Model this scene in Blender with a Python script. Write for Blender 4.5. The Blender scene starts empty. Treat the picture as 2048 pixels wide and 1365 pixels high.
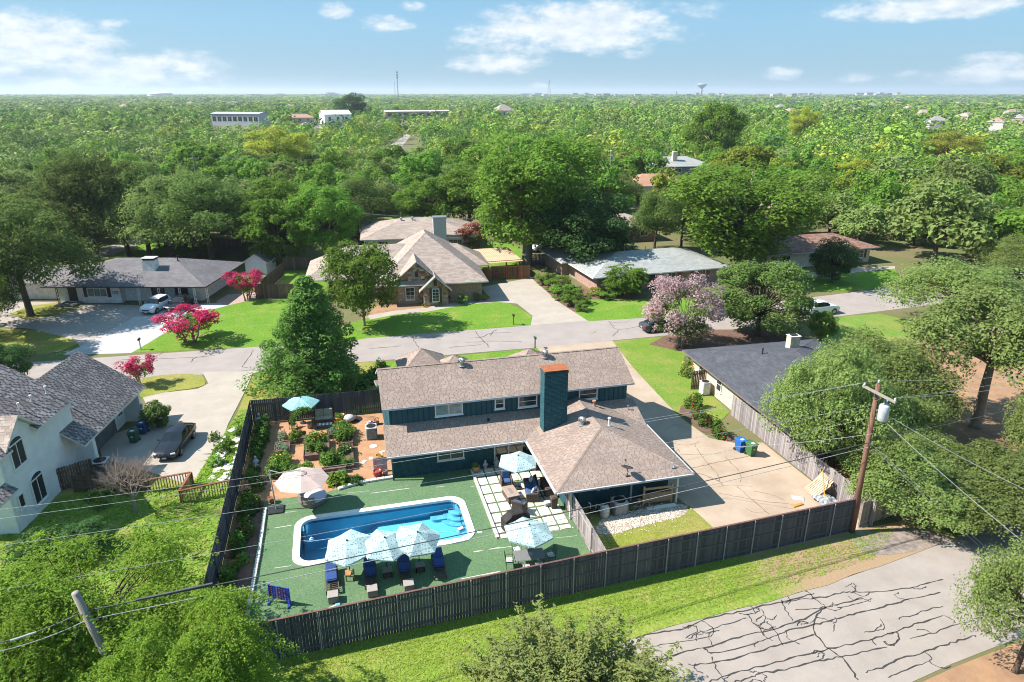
import bpy, math, random
import numpy as np
from mathutils import Vector, Matrix, Euler
R = math.radians
HAZE = 0.0001
random.seed(7)
SC = bpy.context.scene
COL = SC.collection

# ---------------------------------------------------------------- camera
CAM_H, PITCH, YAW, FPX = 26.0, R(20.0), R(14.4), 1365.0
cam_d = bpy.data.cameras.new("camera"); cam = bpy.data.objects.new("camera", cam_d); COL.objects.link(cam)
cam_d.sensor_width = 36.0; cam_d.lens = 36.0 * FPX / 2048.0
cam_d.clip_start = 0.5; cam_d.clip_end = 30000.0
cam.location = (0, 0, CAM_H); cam.rotation_euler = (R(90) - PITCH, 0, -YAW)
SC.camera = cam

# ---------------------------------------------------------------- daylight
SUN_TO = Vector((-1.0, 0.22, 1.02)).normalized()          # direction towards the sun
w = bpy.data.worlds.new("World"); SC.world = w; w.use_nodes = True
nt = w.node_tree; N = nt.nodes; L = nt.links
bgn = N["Background"]
sky = N.new("ShaderNodeTexSky"); sky.sky_type = 'NISHITA'; sky.sun_disc = False
sky.sun_elevation = math.asin(SUN_TO.z); sky.sun_rotation = math.atan2(SUN_TO.x, SUN_TO.y)
sky.altitude = 200; sky.air_density = 1.0; sky.dust_density = 0.6; sky.ozone_density = 1.5
SKY_STRENGTH = 0.135
bgn.inputs[1].default_value = SKY_STRENGTH
def vmath(op, a, b=None):
    n = N.new("ShaderNodeMath"); n.operation = op
    for i, v in enumerate((a, b)):
        if v is None: continue
        if isinstance(v, (int, float)): n.inputs[i].default_value = v
        else: L.new(v, n.inputs[i])
    return n.outputs[0]
geo = N.new("ShaderNodeNewGeometry")
sep = N.new("ShaderNodeSeparateXYZ"); L.new(geo.outputs["Incoming"], sep.inputs[0])
dx = vmath('MULTIPLY', sep.outputs[0], -1); dy = vmath('MULTIPLY', sep.outputs[1], -1); dz = vmath('MULTIPLY', sep.outputs[2], -1)
az = vmath('ARCTAN2', dx, dy)                              # azimuth clockwise from +Y
el = vmath('ARCSINE', dz)
# a clear-air blue that pales towards the horizon, all the way round
ramp = N.new("ShaderNodeValToRGB"); L.new(vmath('MULTIPLY', el, 2.0 / math.pi), ramp.inputs[0])
cr = ramp.color_ramp
cr.elements[0].position = 0.0; cr.elements[0].color = (0.66, 1.24, 1.68, 1)
cr.elements[1].position = 1.0; cr.elements[1].color = (0.70, 1.48, 2.45, 1)  # zenith, out of view, brightened for more fill light
e = cr.elements.new(0.05); e.color = (0.68, 1.42, 2.05, 1)
e = cr.elements.new(0.14); e.color = (0.47, 1.27, 2.12, 1)
mixs = N.new("ShaderNodeMixRGB"); mixs.inputs[0].default_value = 0.93
L.new(sky.outputs[0], mixs.inputs[1]); L.new(ramp.outputs[0], mixs.inputs[2])
# clouds: noise on the sky directions, gathered round each bank in the photograph and thin between, with more added overhead, out of view, for fill
cmb = N.new("ShaderNodeCombineXYZ"); L.new(az, cmb.inputs[0]); L.new(vmath('MULTIPLY', el, 2.1), cmb.inputs[1])
def noise(scale, detail, rough, z):
    n = N.new("ShaderNodeTexNoise"); n.inputs["Scale"].default_value = scale; n.inputs["Detail"].default_value = detail
    n.inputs["Roughness"].default_value = rough
    m = N.new("ShaderNodeVectorMath"); m.operation = 'ADD'; L.new(cmb.outputs[0], m.inputs[0]); m.inputs[1].default_value = (0, 0, z)
    L.new(m.outputs[0], n.inputs["Vector"]); return n.outputs[0]
n1 = noise(9.0, 6, 0.62, 3.0); n2 = noise(34.0, 5, 0.6, 9.0)
def skydir(px, py):
    fw = Vector((math.sin(YAW)*math.cos(PITCH), math.cos(YAW)*math.cos(PITCH), -math.sin(PITCH)))
    rt = Vector((math.cos(YAW), -math.sin(YAW), 0)); up = rt.cross(fw)
    d = (fw*FPX + rt*(px-1024) - up*(py-682.5)).normalized()
    return math.atan2(d.x, d.y), math.asin(d.z)
CLOUDS = [(70,95,215,75,1.0),(330,140,170,42,.85),(170,160,330,30,.5),(665,22,36,20,.9),(780,48,62,20,.8),(824,14,34,12,.6),(1160,55,260,60,1.15),(1000,127,120,26,.9),
          (1050,75,170,45,.7),(1262,108,34,12,.85),(1400,25,60,25,.5),(1570,148,46,17,.95),(1850,15,230,32,1.0),(1720,155,62,13,.8),(1830,152,60,14,.6),(1990,125,75,26,.9),
          (1960,150,110,22,.7),(40,60,120,50,.6),(400,178,34,9,.7),(215,45,50,10,.5),(1080,172,30,8,.7),(2030,182,50,7,.5)]
tot = None
for (px, py, rx, ry, s) in CLOUDS:
    a0, e0 = skydir(px, py); a1, _ = skydir(px+rx, py); _, e1 = skydir(px, py-ry)
    u = vmath('MULTIPLY', vmath('SUBTRACT', az, a0), 1.0/abs(a1-a0)); v = vmath('MULTIPLY', vmath('SUBTRACT', el, e0), 1.0/abs(e1-e0))
    r2 = vmath('ADD', vmath('MULTIPLY', u, u), vmath('MULTIPLY', v, v))
    m = vmath('MULTIPLY', vmath('SUBTRACT', 1.0, r2), s)
    tot = m if tot is None else vmath('MAXIMUM', tot, m)
flo = N.new('ShaderNodeMapRange'); L.new(el, flo.inputs[0]); flo.inputs[1].default_value = 0.15; flo.inputs[2].default_value = 0.30; flo.inputs[3].default_value = -1.2; flo.inputs[4].default_value = -0.04  # raises the cloud cover above the view, added to lift the fill
tot = vmath('MAXIMUM', tot, flo.outputs[0])
dens = vmath('ADD', vmath('MULTIPLY', tot, 0.62), vmath('ADD', vmath('MULTIPLY', vmath('SUBTRACT', n1, 0.5), 1.6), vmath('MULTIPLY', vmath('SUBTRACT', n2, 0.5), 1.1)))
mr = N.new("ShaderNodeMapRange"); mr.interpolation_type = 'SMOOTHSTEP'; L.new(dens, mr.inputs[0])
mr.inputs[1].default_value = -0.05; mr.inputs[2].default_value = 0.66; mr.inputs[3].default_value = 0; mr.inputs[4].default_value = 0.97
crc = N.new("ShaderNodeValToRGB"); L.new(vmath('ADD', vmath('MULTIPLY', vmath('SUBTRACT', n2, 0.5), 2.2), vmath('ADD', 0.45, vmath('MULTIPLY', vmath('SUBTRACT', n1, .5), -1.5))), crc.inputs[0])
crc.color_ramp.elements[0].color = (1.95, 2.28, 2.60, 1); crc.color_ramp.elements[1].color = (3.07, 3.12, 3.12, 1)
mixc = N.new("ShaderNodeMixRGB"); L.new(mr.outputs[0], mixc.inputs[0]); L.new(mixs.outputs[0], mixc.inputs[1]); L.new(crc.outputs[0], mixc.inputs[2])
L.new(mixc.outputs[0], bgn.inputs[0])

sun_d = bpy.data.lights.new("sun", 'SUN'); sun_d.energy = 4.1; sun_d.angle = R(0.53); sun_d.color = (1.0, 0.95, 0.87)
sun = bpy.data.objects.new("sun", sun_d); COL.objects.link(sun); sun.location = (-60, 30, 90)
sun.rotation_euler = (-SUN_TO).to_track_quat('-Z', 'Y').to_euler()
SC.view_settings.view_transform = 'Standard'; SC.view_settings.look = 'None'
SC.view_settings.exposure = 1.42; SC.view_settings.gamma = 1.0; SC.view_settings.use_curve_mapping = False
SC.cycles.filter_width = 1.05; SC.cycles.max_bounces = 6; SC.cycles.diffuse_bounces = 4; SC.cycles.glossy_bounces = 3; SC.cycles.transparent_max_bounces = 8
SC.cycles.volume_bounces = 0; SC.cycles.caustics_refractive = False; SC.cycles.caustics_reflective = False

# ---------------------------------------------------------------- helpers
_fw = Vector((math.sin(YAW)*math.cos(PITCH), math.cos(YAW)*math.cos(PITCH), -math.sin(PITCH)))
_rt = Vector((math.cos(YAW), -math.sin(YAW), 0)); _up = _rt.cross(_fw)
def gp(px, py, z=0.0):
    """the point at height z that stands at pixel (px, py) of the survey photograph"""
    d = _fw*FPX + _rt*(px-1024) - _up*(py-682.5)
    return Vector((0, 0, CAM_H)) + d*((z-CAM_H)/d.z)
def proj(p):
    v = Vector(p) - Vector((0, 0, CAM_H)); k = FPX/v.dot(_fw)
    return 1024 + k*v.dot(_rt), 682.5 - k*v.dot(_up)
def zat(bx, by, ty):
    g = gp(bx, by); lo, hi = 0.0, 25.5
    for _ in range(40):
        m = (lo+hi)/2
        if proj((g.x, g.y, m))[1] > ty: lo = m
        else: hi = m
    return lo

MATS = {}
def mat(name, col, rough=0.8, var=0.18, scale=3.0, col2=None, bump=0.0, bscale=30.0, metal=0.0, spec=0.3, island=0.0, objrand=0.0, detail=4, kind='noise', trans=0.0, stretch=None):
    if name in MATS: return MATS[name]
    m = bpy.data.materials.new(name); m.use_nodes = True; MATS[name] = m
    t = m.node_tree; n = t.nodes; l = t.links; b = n["Principled BSDF"]
    b.inputs["Roughness"].default_value = rough; b.inputs["Metallic"].default_value = metal
    b.inputs["Specular IOR Level"].default_value = spec
    tc = n.new("ShaderNodeTexCoord"); vec = tc.outputs["Object"]
    if kind == 'world':
        g = n.new("ShaderNodeNewGeometry"); vec = g.outputs["Position"]
    if stretch:
        mp = n.new("ShaderNodeMapping"); mp.inputs["Scale"].default_value = stretch; l.new(vec, mp.inputs[0]); vec = mp.outputs[0]
    c1 = tuple(col)+(1,); c2 = (tuple(col2) if col2 else tuple(c*(1-2*var) for c in col))+(1,)
    no = n.new("ShaderNodeTexNoise"); no.inputs["Scale"].default_value = scale; no.inputs["Detail"].default_value = detail; no.inputs["Roughness"].default_value = 0.65
    l.new(vec, no.inputs["Vector"])
    mr = n.new("ShaderNodeMapRange"); mr.inputs[1].default_value = 0.32; mr.inputs[2].default_value = 0.68; l.new(no.outputs[0], mr.inputs[0])
    mx = n.new("ShaderNodeMixRGB"); mx.inputs[1].default_value = c1; mx.inputs[2].default_value = c2; l.new(mr.outputs[0], mx.inputs[0])
    out = mx.outputs[0]
    def hsv(fac, amt):
        h = n.new("ShaderNodeHueSaturation"); mm = n.new("ShaderNodeMapRange"); l.new(fac, mm.inputs[0])
        mm.inputs[3].default_value = 1-amt; mm.inputs[4].default_value = 1+amt
        l.new(mm.outputs[0], h.inputs["Value"]); l.new(out, h.inputs["Color"])
        m2 = n.new("ShaderNodeMapRange"); l.new(fac, m2.inputs[0]); m2.inputs[3].default_value = 0.5-amt*0.05; m2.inputs[4].default_value = 0.5+amt*0.03
        l.new(m2.outputs[0], h.inputs["Hue"])
        return h.outputs[0]
    if island:
        g = n.new("ShaderNodeNewGeometry"); out = hsv(g.outputs["Random Per Island"], island)
    if objrand:
        oi = n.new("ShaderNodeObjectInfo"); out = hsv(oi.outputs["Random"], objrand)
    l.new(out, b.inputs["Base Color"])
    if bump:
        bn = n.new("ShaderNodeTexNoise"); bn.inputs["Scale"].default_value = bscale; bn.inputs["Detail"].default_value = 3; l.new(vec, bn.inputs["Vector"])
        bp = n.new("ShaderNodeBump"); bp.inputs["Strength"].default_value = bump; bp.inputs["Distance"].default_value = 0.03
        l.new(bn.outputs[0], bp.inputs["Height"]); l.new(bp.outputs[0], b.inputs["Normal"])
    if trans:
        tr = n.new("ShaderNodeBsdfTranslucent"); l.new(out, tr.inputs[0])
        ms = n.new("ShaderNodeMixShader"); ms.inputs[0].default_value = trans
        l.new(b.outputs[0], ms.inputs[1]); l.new(tr.outputs[0], ms.inputs[2]); l.new(ms.outputs[0], n["Material Output"].inputs[0])
    return m
def brickmat(name, c1, c2, mortar, bw=0.22, bh=0.075, msize=0.008, bump=0.4, bias=0.0):
    if name in MATS: return MATS[name]
    m = bpy.data.materials.new(name); m.use_nodes = True; MATS[name] = m
    t = m.node_tree; n = t.nodes; l = t.links; b = n["Principled BSDF"]; b.inputs["Roughness"].default_value = 0.85; b.inputs["Specular IOR Level"].default_value = 0.25
    tc = n.new("ShaderNodeTexCoord"); s = n.new("ShaderNodeSeparateXYZ"); l.new(tc.outputs["Object"], s.inputs[0])
    a = n.new("ShaderNodeMath"); a.operation = 'ADD'; l.new(s.outputs[0], a.inputs[0]); l.new(s.outputs[1], a.inputs[1])
    c = n.new("ShaderNodeCombineXYZ"); l.new(a.outputs[0], c.inputs[0]); l.new(s.outputs[2], c.inputs[1])
    br = n.new("ShaderNodeTexBrick"); l.new(c.outputs[0], br.inputs[0])
    br.inputs["Color1"].default_value = (*c1, 1); br.inputs["Color2"].default_value = (*c2, 1); br.inputs["Mortar"].default_value = (*mortar, 1)
    br.inputs["Scale"].default_value = 1; br.inputs["Mortar Size"].default_value = msize; br.inputs["Brick Width"].default_value = bw; br.inputs["Row Height"].default_value = bh; br.inputs["Bias"].default_value = bias
    no = n.new("ShaderNodeTexNoise"); no.inputs["Scale"].default_value = 2.5; no.inputs["Detail"].default_value = 5; l.new(tc.outputs["Object"], no.inputs[0])
    h = n.new("ShaderNodeHueSaturation"); mm = n.new("ShaderNodeMapRange"); l.new(no.outputs[0], mm.inputs[0]); mm.inputs[3].default_value = 0.6; mm.inputs[4].default_value = 1.4
    l.new(mm.outputs[0], h.inputs["Value"]); l.new(br.outputs[0], h.inputs["Color"]); l.new(h.outputs[0], b.inputs["Base Color"])
    bp = n.new("ShaderNodeBump"); bp.inputs["Strength"].default_value = bump; bp.inputs["Distance"].default_value = 0.02; bp.invert = True
    l.new(br.outputs["Fac"], bp.inputs["Height"]); l.new(bp.outputs[0], b.inputs["Normal"])
    return m

class MB:
    """collects shapes into one mesh"""
    def __init__(s): s.v = []; s.f = []; s.mi = []; s.cur = 0; s.sm = []; s.smooth = False
    def add(s, vs, fs):
        o = len(s.v); s.v += [tuple(v) for v in vs]
        for f in fs: s.f.append([i+o for i in f]); s.mi.append(s.cur); s.sm.append(s.smooth)
        return s
    def box(s, x0, x1, y0, y1, z0, z1, M=None):
        vs = [Vector((x, y, z)) for z in (z0, z1) for y in (y0, y1) for x in (x0, x1)]
        if M is not None: vs = [M @ v for v in vs]
        return s.add(vs, [(0,2,3,1),(4,5,7,6),(0,1,5,4),(2,6,7,3),(0,4,6,2),(1,3,7,5)])
    def cbox(s, c, d, rz=0, rx=0, ry=0):
        M = Matrix.Translation(c) @ Euler((rx, ry, rz)).to_matrix().to_4x4()
        return s.box(-d[0]/2, d[0]/2, -d[1]/2, d[1]/2, -d[2]/2, d[2]/2, M)
    def rbox(s, c, d, r=0.05, rz=0, rx=0, ry=0):
        """box with chamfered edges"""
        M = Matrix.Translation(c) @ Euler((rx, ry, rz)).to_matrix().to_4x4()
        hx, hy, hz = d[0]/2, d[1]/2, d[2]/2; r = min(r, hx*.9, hy*.9, hz*.9)
        vs = []; 
        for z, q in ((-hz, r), (-hz+r, 0), (hz-r, 0), (hz, r)):
            a, b = hx-q, hy-q; k = r if q == 0 else r*.5
            vs += [(-a+k,-b,z),(a-k,-b,z),(a,-b+k,z),(a,b-k,z),(a-k,b,z),(-a+k,b,z),(-a,b-k,z),(-a,-b+k,z)]
        fs = [tuple(range(7,-1,-1)), tuple(range(24,32))]
        for k in range(3):
            for i in range(8): j = (i+1) % 8; fs.append((k*8+i, k*8+j, k*8+8+j, k*8+8+i))
        return s.add([M @ Vector(v) for v in vs], fs)
    def prism(s, poly, z0, z1, top=True, bottom=True):
        n = len(poly); vs = [(p[0], p[1], z0) for p in poly] + [(p[0], p[1], z1) for p in poly]
        fs = [(i, (i+1) % n, n+(i+1) % n, n+i) for i in range(n)]
        if top: fs.append(tuple(range(n, 2*n)))
        if bottom: fs.append(tuple(range(n-1, -1, -1)))
        return s.add(vs, fs)
    def tube(s, pts, r, n=6, cap=True):
        pts = [Vector(p) for p in pts]; rs = r if isinstance(r, (list, tuple)) else [r]*len(pts)
        rings = []; prev = None
        for i, p in enumerate(pts):
            d = (pts[min(i+1, len(pts)-1)] - pts[max(i-1, 0)]); d = d.normalized() if d.length > 1e-9 else Vector((0, 0, 1))
            ref = prev if prev is not None else (Vector((1, 0, 0)) if abs(d.x) < .8 else Vector((0, 1, 0)))
            u = (ref - d*ref.dot(d)); u = u.normalized() if u.length > 1e-6 else d.orthogonal().normalized()
            prev = u; v = d.cross(u)
            rings.append([p + (u*math.cos(2*math.pi*k/n) + v*math.sin(2*math.pi*k/n))*rs[i] for k in range(n)])
        vs = [q for rg in rings for q in rg]
        fs = [(i*n+k, i*n+(k+1) % n, (i+1)*n+(k+1) % n, (i+1)*n+k) for i in range(len(pts)-1) for k in range(n)]
        if cap: fs += [tuple(range(n-1, -1, -1)), tuple(range((len(pts)-1)*n, len(pts)*n))]
        return s.add(vs, fs)
    def lathe(s, prof, n=12, c=(0, 0, 0), M=None):
        vs = []
        for (r, z) in prof: vs += [Vector((c[0]+r*math.cos(2*math.pi*k/n), c[1]+r*math.sin(2*math.pi*k/n), c[2]+z)) for k in range(n)]
        if M is not None: vs = [M @ v for v in vs]
        fs = [(i*n+k, i*n+(k+1) % n, (i+1)*n+(k+1) % n, (i+1)*n+k) for i in range(len(prof)-1) for k in range(n)]
        fs += [tuple(range(n-1, -1, -1)), tuple(range((len(prof)-1)*n, len(prof)*n))]
        return s.add(vs, fs)
    def mesh(s, name, mats):
        me = bpy.data.meshes.new(name); me.from_pydata(s.v, [], s.f)
        for m in (mats if isinstance(mats, (list, tuple)) else [mats]): me.materials.append(m)
        if any(s.mi): me.polygons.foreach_set("material_index", s.mi)
        if any(s.sm): me.polygons.foreach_set("use_smooth", s.sm)
        me.update(); return me
    def build(s, name, mats, parent=None, loc=(0, 0, 0), kind=None):
        o = link(name, s.mesh(name, mats), parent, loc)
        if kind: o["kind"] = kind
        return o
KIDS = {}
def link(name, me, parent=None, loc=(0, 0, 0), rz=0.0):
    o = bpy.data.objects.new(name, me); COL.objects.link(o); o.location = loc
    if parent is not None: o.parent = parent; KIDS.setdefault(parent.name, []).append(o)
    if rz: o.rotation_euler = (0, 0, rz)
    return o
def tag(o, label=None, cat=None, group=None, kind=None):
    if label: o["label"] = label
    if cat: o["category"] = cat
    if group: o["group"] = group
    if kind: o["kind"] = kind
    return o
def thing(name, label, cat, loc=(0, 0, 0), rz=0.0, group=None):
    o = link(name, None, None, loc, rz); o.empty_display_size = 0.3
    return tag(o, label, cat, group)
def copy_tree(o, parent=None):
    c = o.copy(); COL.objects.link(c)
    if parent is not None: c.parent = parent; KIDS.setdefault(parent.name, []).append(c)
    for ch in list(KIDS.get(o.name, ())): copy_tree(ch, c)
    return c
def dup(root, loc, rz=0.0, label=None, group=None, scale=None):
    c = copy_tree(root); c.location = loc; c.rotation_euler = (0, 0, rz)
    if label: c["label"] = label
    if group: c["group"] = group
    if scale: c.scale = scale
    return c
def npmesh(name, verts, quads, mats, mi=None):
    me = bpy.data.meshes.new(name); nv, nf = len(verts), len(quads); k = quads.shape[1]
    me.vertices.add(nv); me.vertices.foreach_set("co", np.asarray(verts, np.float32).ravel())
    me.loops.add(nf*k); me.loops.foreach_set("vertex_index", np.asarray(quads, np.int32).ravel())
    me.polygons.add(nf); me.polygons.foreach_set("loop_start", np.arange(0, nf*k, k, dtype=np.int32))
    try: me.polygons.foreach_set("loop_total", np.full(nf, k, np.int32))
    except Exception: pass
    for m in (mats if isinstance(mats, (list, tuple)) else [mats]): me.materials.append(m)
    if mi is not None: me.polygons.foreach_set("material_index", np.asarray(mi, np.int32))
    me.polygons.foreach_set("use_smooth", np.zeros(nf, bool))
    me.update(calc_edges=True); return me
# ================================================================ GROUND
M_ground = mat("ground_soil_grass", (0.085,0.125,0.03), 0.95, col2=(0.17,0.12,0.07), scale=0.12, kind='world', bump=0.6, bscale=6)
def lawnmat(name, c1, c2, scale=0.35, fine=9.0, dry=(0.30,0.24,0.09), dryamt=0.35):
    m = bpy.data.materials.new(name); m.use_nodes = True; t = m.node_tree; n = t.nodes; l = t.links; b = n["Principled BSDF"]
    b.inputs["Roughness"].default_value = 0.95; b.inputs["Specular IOR Level"].default_value = 0.1
    g = n.new("ShaderNodeNewGeometry")
    def nz(sc, det=5):
        k = n.new("ShaderNodeTexNoise"); k.inputs["Scale"].default_value = sc; k.inputs["Detail"].default_value = det; k.inputs["Roughness"].default_value = 0.7
        l.new(g.outputs["Position"], k.inputs["Vector"]); return k.outputs[0]
    def mix(f, a, c, lo=0.35, hi=0.65):
        mr = n.new("ShaderNodeMapRange"); mr.inputs[1].default_value = lo; mr.inputs[2].default_value = hi; l.new(f, mr.inputs[0])
        x = n.new("ShaderNodeMixRGB"); l.new(mr.outputs[0], x.inputs[0])
        for i, v in ((1, a), (2, c)):
            if isinstance(v, tuple): x.inputs[i].default_value = (*v, 1)
            else: l.new(v, x.inputs[i])
        return x.outputs[0]
    a = mix(nz(scale), c1, c2)
    a = mix(nz(scale*0.6+0.05), a, dry, 0.62-dryamt*0.3, 0.95-dryamt*0.3)
    f = nz(fine, 6); x = n.new("ShaderNodeHueSaturation"); mm = n.new("ShaderNodeMapRange"); l.new(f, mm.inputs[0]); mm.inputs[1].default_value = .25; mm.inputs[2].default_value = .75
    mm.inputs[3].default_value = 0.55; mm.inputs[4].default_value = 1.45; l.new(mm.outputs[0], x.inputs["Value"]); l.new(a, x.inputs["Color"]); l.new(x.outputs[0], b.inputs["Base Color"])
    bp = n.new("ShaderNodeBump"); bp.inputs["Strength"].default_value = 0.9; bp.inputs["Distance"].default_value = 0.06; l.new(nz(fine*1.7, 4), bp.inputs["Height"]); l.new(bp.outputs[0], b.inputs["Normal"])
    return m
M_lawn = lawnmat("lawn_green", (0.095,0.20,0.020), (0.135,0.225,0.028), fine=4.5, dryamt=0.32)
M_lawn_dry = lawnmat("lawn_dry", (0.15,0.20,0.025), (0.25,0.24,0.055), dryamt=0.7)
M_verge = lawnmat("verge_grass", (0.145,0.225,0.03), (0.20,0.245,0.045), scale=0.5, fine=6, dryamt=0.35)
M_wild = lawnmat("wild_grass", (0.10,0.21,0.02), (0.17,0.22,0.04), scale=0.9, fine=5, dryamt=0.6)
def addsoil(m, cx, cy, r0, r1, soil):
    """bare soil wearing through round one spot"""
    t = m.node_tree; n = t.nodes; l = t.links; b = n["Principled BSDF"]; src = b.inputs["Base Color"].links[0].from_socket
    g = n.new("ShaderNodeNewGeometry"); v = n.new("ShaderNodeVectorMath"); v.operation = 'DISTANCE'; l.new(g.outputs["Position"], v.inputs[0]); v.inputs[1].default_value = (cx, cy, 0)
    mr = n.new("ShaderNodeMapRange"); l.new(v.outputs["Value"], mr.inputs[0]); mr.inputs[1].default_value = r1; mr.inputs[2].default_value = r0; mr.inputs[3].default_value = -.25; mr.inputs[4].default_value = .75
    k = n.new("ShaderNodeTexNoise"); k.inputs["Scale"].default_value = 1.3; k.inputs["Detail"].default_value = 8; k.inputs["Roughness"].default_value = .75; l.new(g.outputs["Position"], k.inputs["Vector"])
    a = n.new("ShaderNodeMath"); a.operation = 'ADD'; l.new(mr.outputs[0], a.inputs[0]); l.new(k.outputs[0], a.inputs[1]); m2 = n.new("ShaderNodeMapRange"); l.new(a.outputs[0], m2.inputs[0]); m2.inputs[1].default_value = .48; m2.inputs[2].default_value = .82
    x = n.new("ShaderNodeMixRGB"); l.new(m2.outputs[0], x.inputs[0]); l.new(src, x.inputs[1]); x.inputs[2].default_value = (*soil, 1); l.new(x.outputs[0], b.inputs["Base Color"])
addsoil(M_verge, 28.5, 28.4, 1.5, 9.5, (.31,.215,.13))
M_turf = lawnmat("artificial_turf", (0.10,0.175,0.088), (0.125,0.20,0.10), scale=0.25, fine=14, dry=(0.16,0.22,0.12), dryamt=0.3)
M_conc = mat("pale_concrete", (0.37,0.322,0.27), 0.9, col2=(0.31,0.268,0.225), scale=0.5, kind='world', bump=0.15, bscale=25)
M_concw = mat("white_concrete", (0.38,0.368,0.355), 0.9, col2=(0.36,0.345,0.33), scale=0.4, kind='world')
M_conco = mat("tan_concrete", (0.40,0.318,0.242), 0.9, col2=(0.30,0.222,0.16), scale=0.35, kind='world', bump=0.2, bscale=20, detail=8)
M_road = mat("road_concrete", (0.31,0.266,0.242), 0.92, col2=(0.255,0.222,0.203), scale=0.5, kind='world', bump=0.25, bscale=40, detail=8)
M_roadr = mat("rear_road_concrete", (0.315,0.27,0.236), 0.92, col2=(0.255,0.218,0.19), scale=0.6, kind='world', bump=0.3, bscale=40, detail=8)
M_gravel = mat("drive_gravel", (0.36,0.315,0.28), 0.95, col2=(0.30,0.26,0.23), scale=1.3, kind='world', bump=0.5, bscale=12)
M_dirt = mat("orange_mulch", (0.40,0.225,0.125), 0.95, col2=(0.32,0.165,0.085), scale=1.2, kind='world', bump=0.7, bscale=18, detail=8)
M_soil = mat("dark_mulch", (0.10,0.06,0.045), 0.95, col2=(0.17,0.10,0.07), scale=2.5, kind='world', bump=0.8, bscale=16)
M_redsoil = mat("bare_red_soil", (0.34,0.20,0.11), 0.95, col2=(0.22,0.13,0.08), scale=0.7, kind='world', bump=0.6, bscale=8)
M_tar = mat("tar_seal", (0.05,0.047,0.046), 0.8, var=0.2, scale=4, kind='world')
M_whitestone = mat("white_stone", (0.62,0.59,0.54), 0.85, col2=(0.42,0.39,0.35), scale=5, island=0.25)

PX0, PX1, PY0, PY1 = -3.85, 6.35, 35.25, 39.6              # inner edge of the swimming pool
g = MB(); gx = [-14000, PX0-.1, PX1+.1, 14000]; gy = [-4000, PY0-.1, PY1+.1, 22000]
g.add([(x, y, 0) for y in gy for x in gx], [(j*4+i, j*4+i+1, j*4+i+5, j*4+i+4) for j in range(3) for i in range(3) if (i, j) != (1, 1)])
tag(g.build("ground", M_ground), kind='structure')
_n = 0
def patch(name, pts, m, z=0.004, world=False, smooth=0, th=0.0):
    global _n; _n += 1; z = z + 0.0008*_n                     # every sheet lies a little above the one before
    P = [Vector((p[0], p[1], 0)) if world else gp(*p) for p in pts]
    P = [(p.x, p.y) for p in P]
    for _ in range(smooth):
        q = []
        for i in range(len(P)):
            a, b = P[i], P[(i+1) % len(P)]
            q += [(a[0]*.75+b[0]*.25, a[1]*.75+b[1]*.25), (a[0]*.25+b[0]*.75, a[1]*.25+b[1]*.75)]
        P = q
    mb = MB(); n = len(P)
    area = sum(P[i][0]*P[(i+1) % n][1]-P[(i+1) % n][0]*P[i][1] for i in range(n))
    if area < 0: P.reverse()
    if th: mb.prism(P, 0.001, z, bottom=False)
    else: mb.add([(p[0], p[1], z) for p in P], [tuple(range(n))])
    o = mb.build(name, m); o["kind"] = 'structure'; return o
# street across the picture and the road behind the back fence
street = patch("street", [(-75,79.5),(-52,76.6),(-30,75.2),(-10,74.3),(20,73.9),(45,74.2),(75,77.2),(120,84),(200,100),(200,91),(120,75.5),(80,69.4),(45,66.6),(20,66.5),(0,66.9),(-20,67.6),(-40,69),(-75,71.5)], M_road, 0.012, True)
rear_road = patch("rear_road", [(4,23.0),(8.2,23.9),(12.9,25.05),(17,25.4),(21,25.6),(25,26.0),(29,26.6),(34.9,27.6),(44,29.2),(75,34.5),(75,25),(44,21.6),(34,20.4),(27,19.6),(18,18.2),(4,15.0)], M_roadr, 0.012, True)
side_road = patch("side_road", [(150,522),(205,500),(262,472),(300,450),(330,455),(300,480),(250,503),(190,525)], M_road, 0.010)
patch("far_road", [(700,330),(735,318),(790,285),(812,268),(822,272),(805,292),(755,325),(720,340)], M_conc, 0.010)
def ribbon(pts, w, z, mb, jit=0.0):
    P = [Vector((p[0], p[1], 0)) for p in pts]; L_, R_ = [], []
    for i, p in enumerate(P):
        d = (P[min(i+1, len(P)-1)]-P[max(i-1, 0)]).normalized(); nrm = Vector((-d.y, d.x, 0)); ww = w*random.uniform(1-jit, 1+jit)*(0.35 if i in (0, len(P)-1) else 1)
        L_.append(p+nrm*ww/2); R_.append(p-nrm*ww/2)
    n = len(P); mb.add([(v.x, v.y, z) for v in L_+R_], [(n+i, n+i+1, i+1, i) for i in range(n-1)])
def wiggle(pts, step=0.35, amp=0.07):
    for _ in range(2):
        q = [pts[0]]
        for a, b in zip(pts, pts[1:]): q += [(a[0]*.75+b[0]*.25, a[1]*.75+b[1]*.25), (a[0]*.25+b[0]*.75, a[1]*.25+b[1]*.75)]
        pts = q+[pts[-1]]
    out = []
    for a, b in zip(pts, pts[1:]):
        d = Vector((b[0]-a[0], b[1]-a[1])); k = max(1, int(d.length/step)); nn = Vector((-d.y, d.x)).normalized() if d.length else Vector((0, 0))
        for i in range(k): t = i/k; q = Vector(a)+d*t+nn*random.uniform(-amp, amp); out.append((q.x, q.y))
    out.append(tuple(pts[-1])); return out
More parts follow.
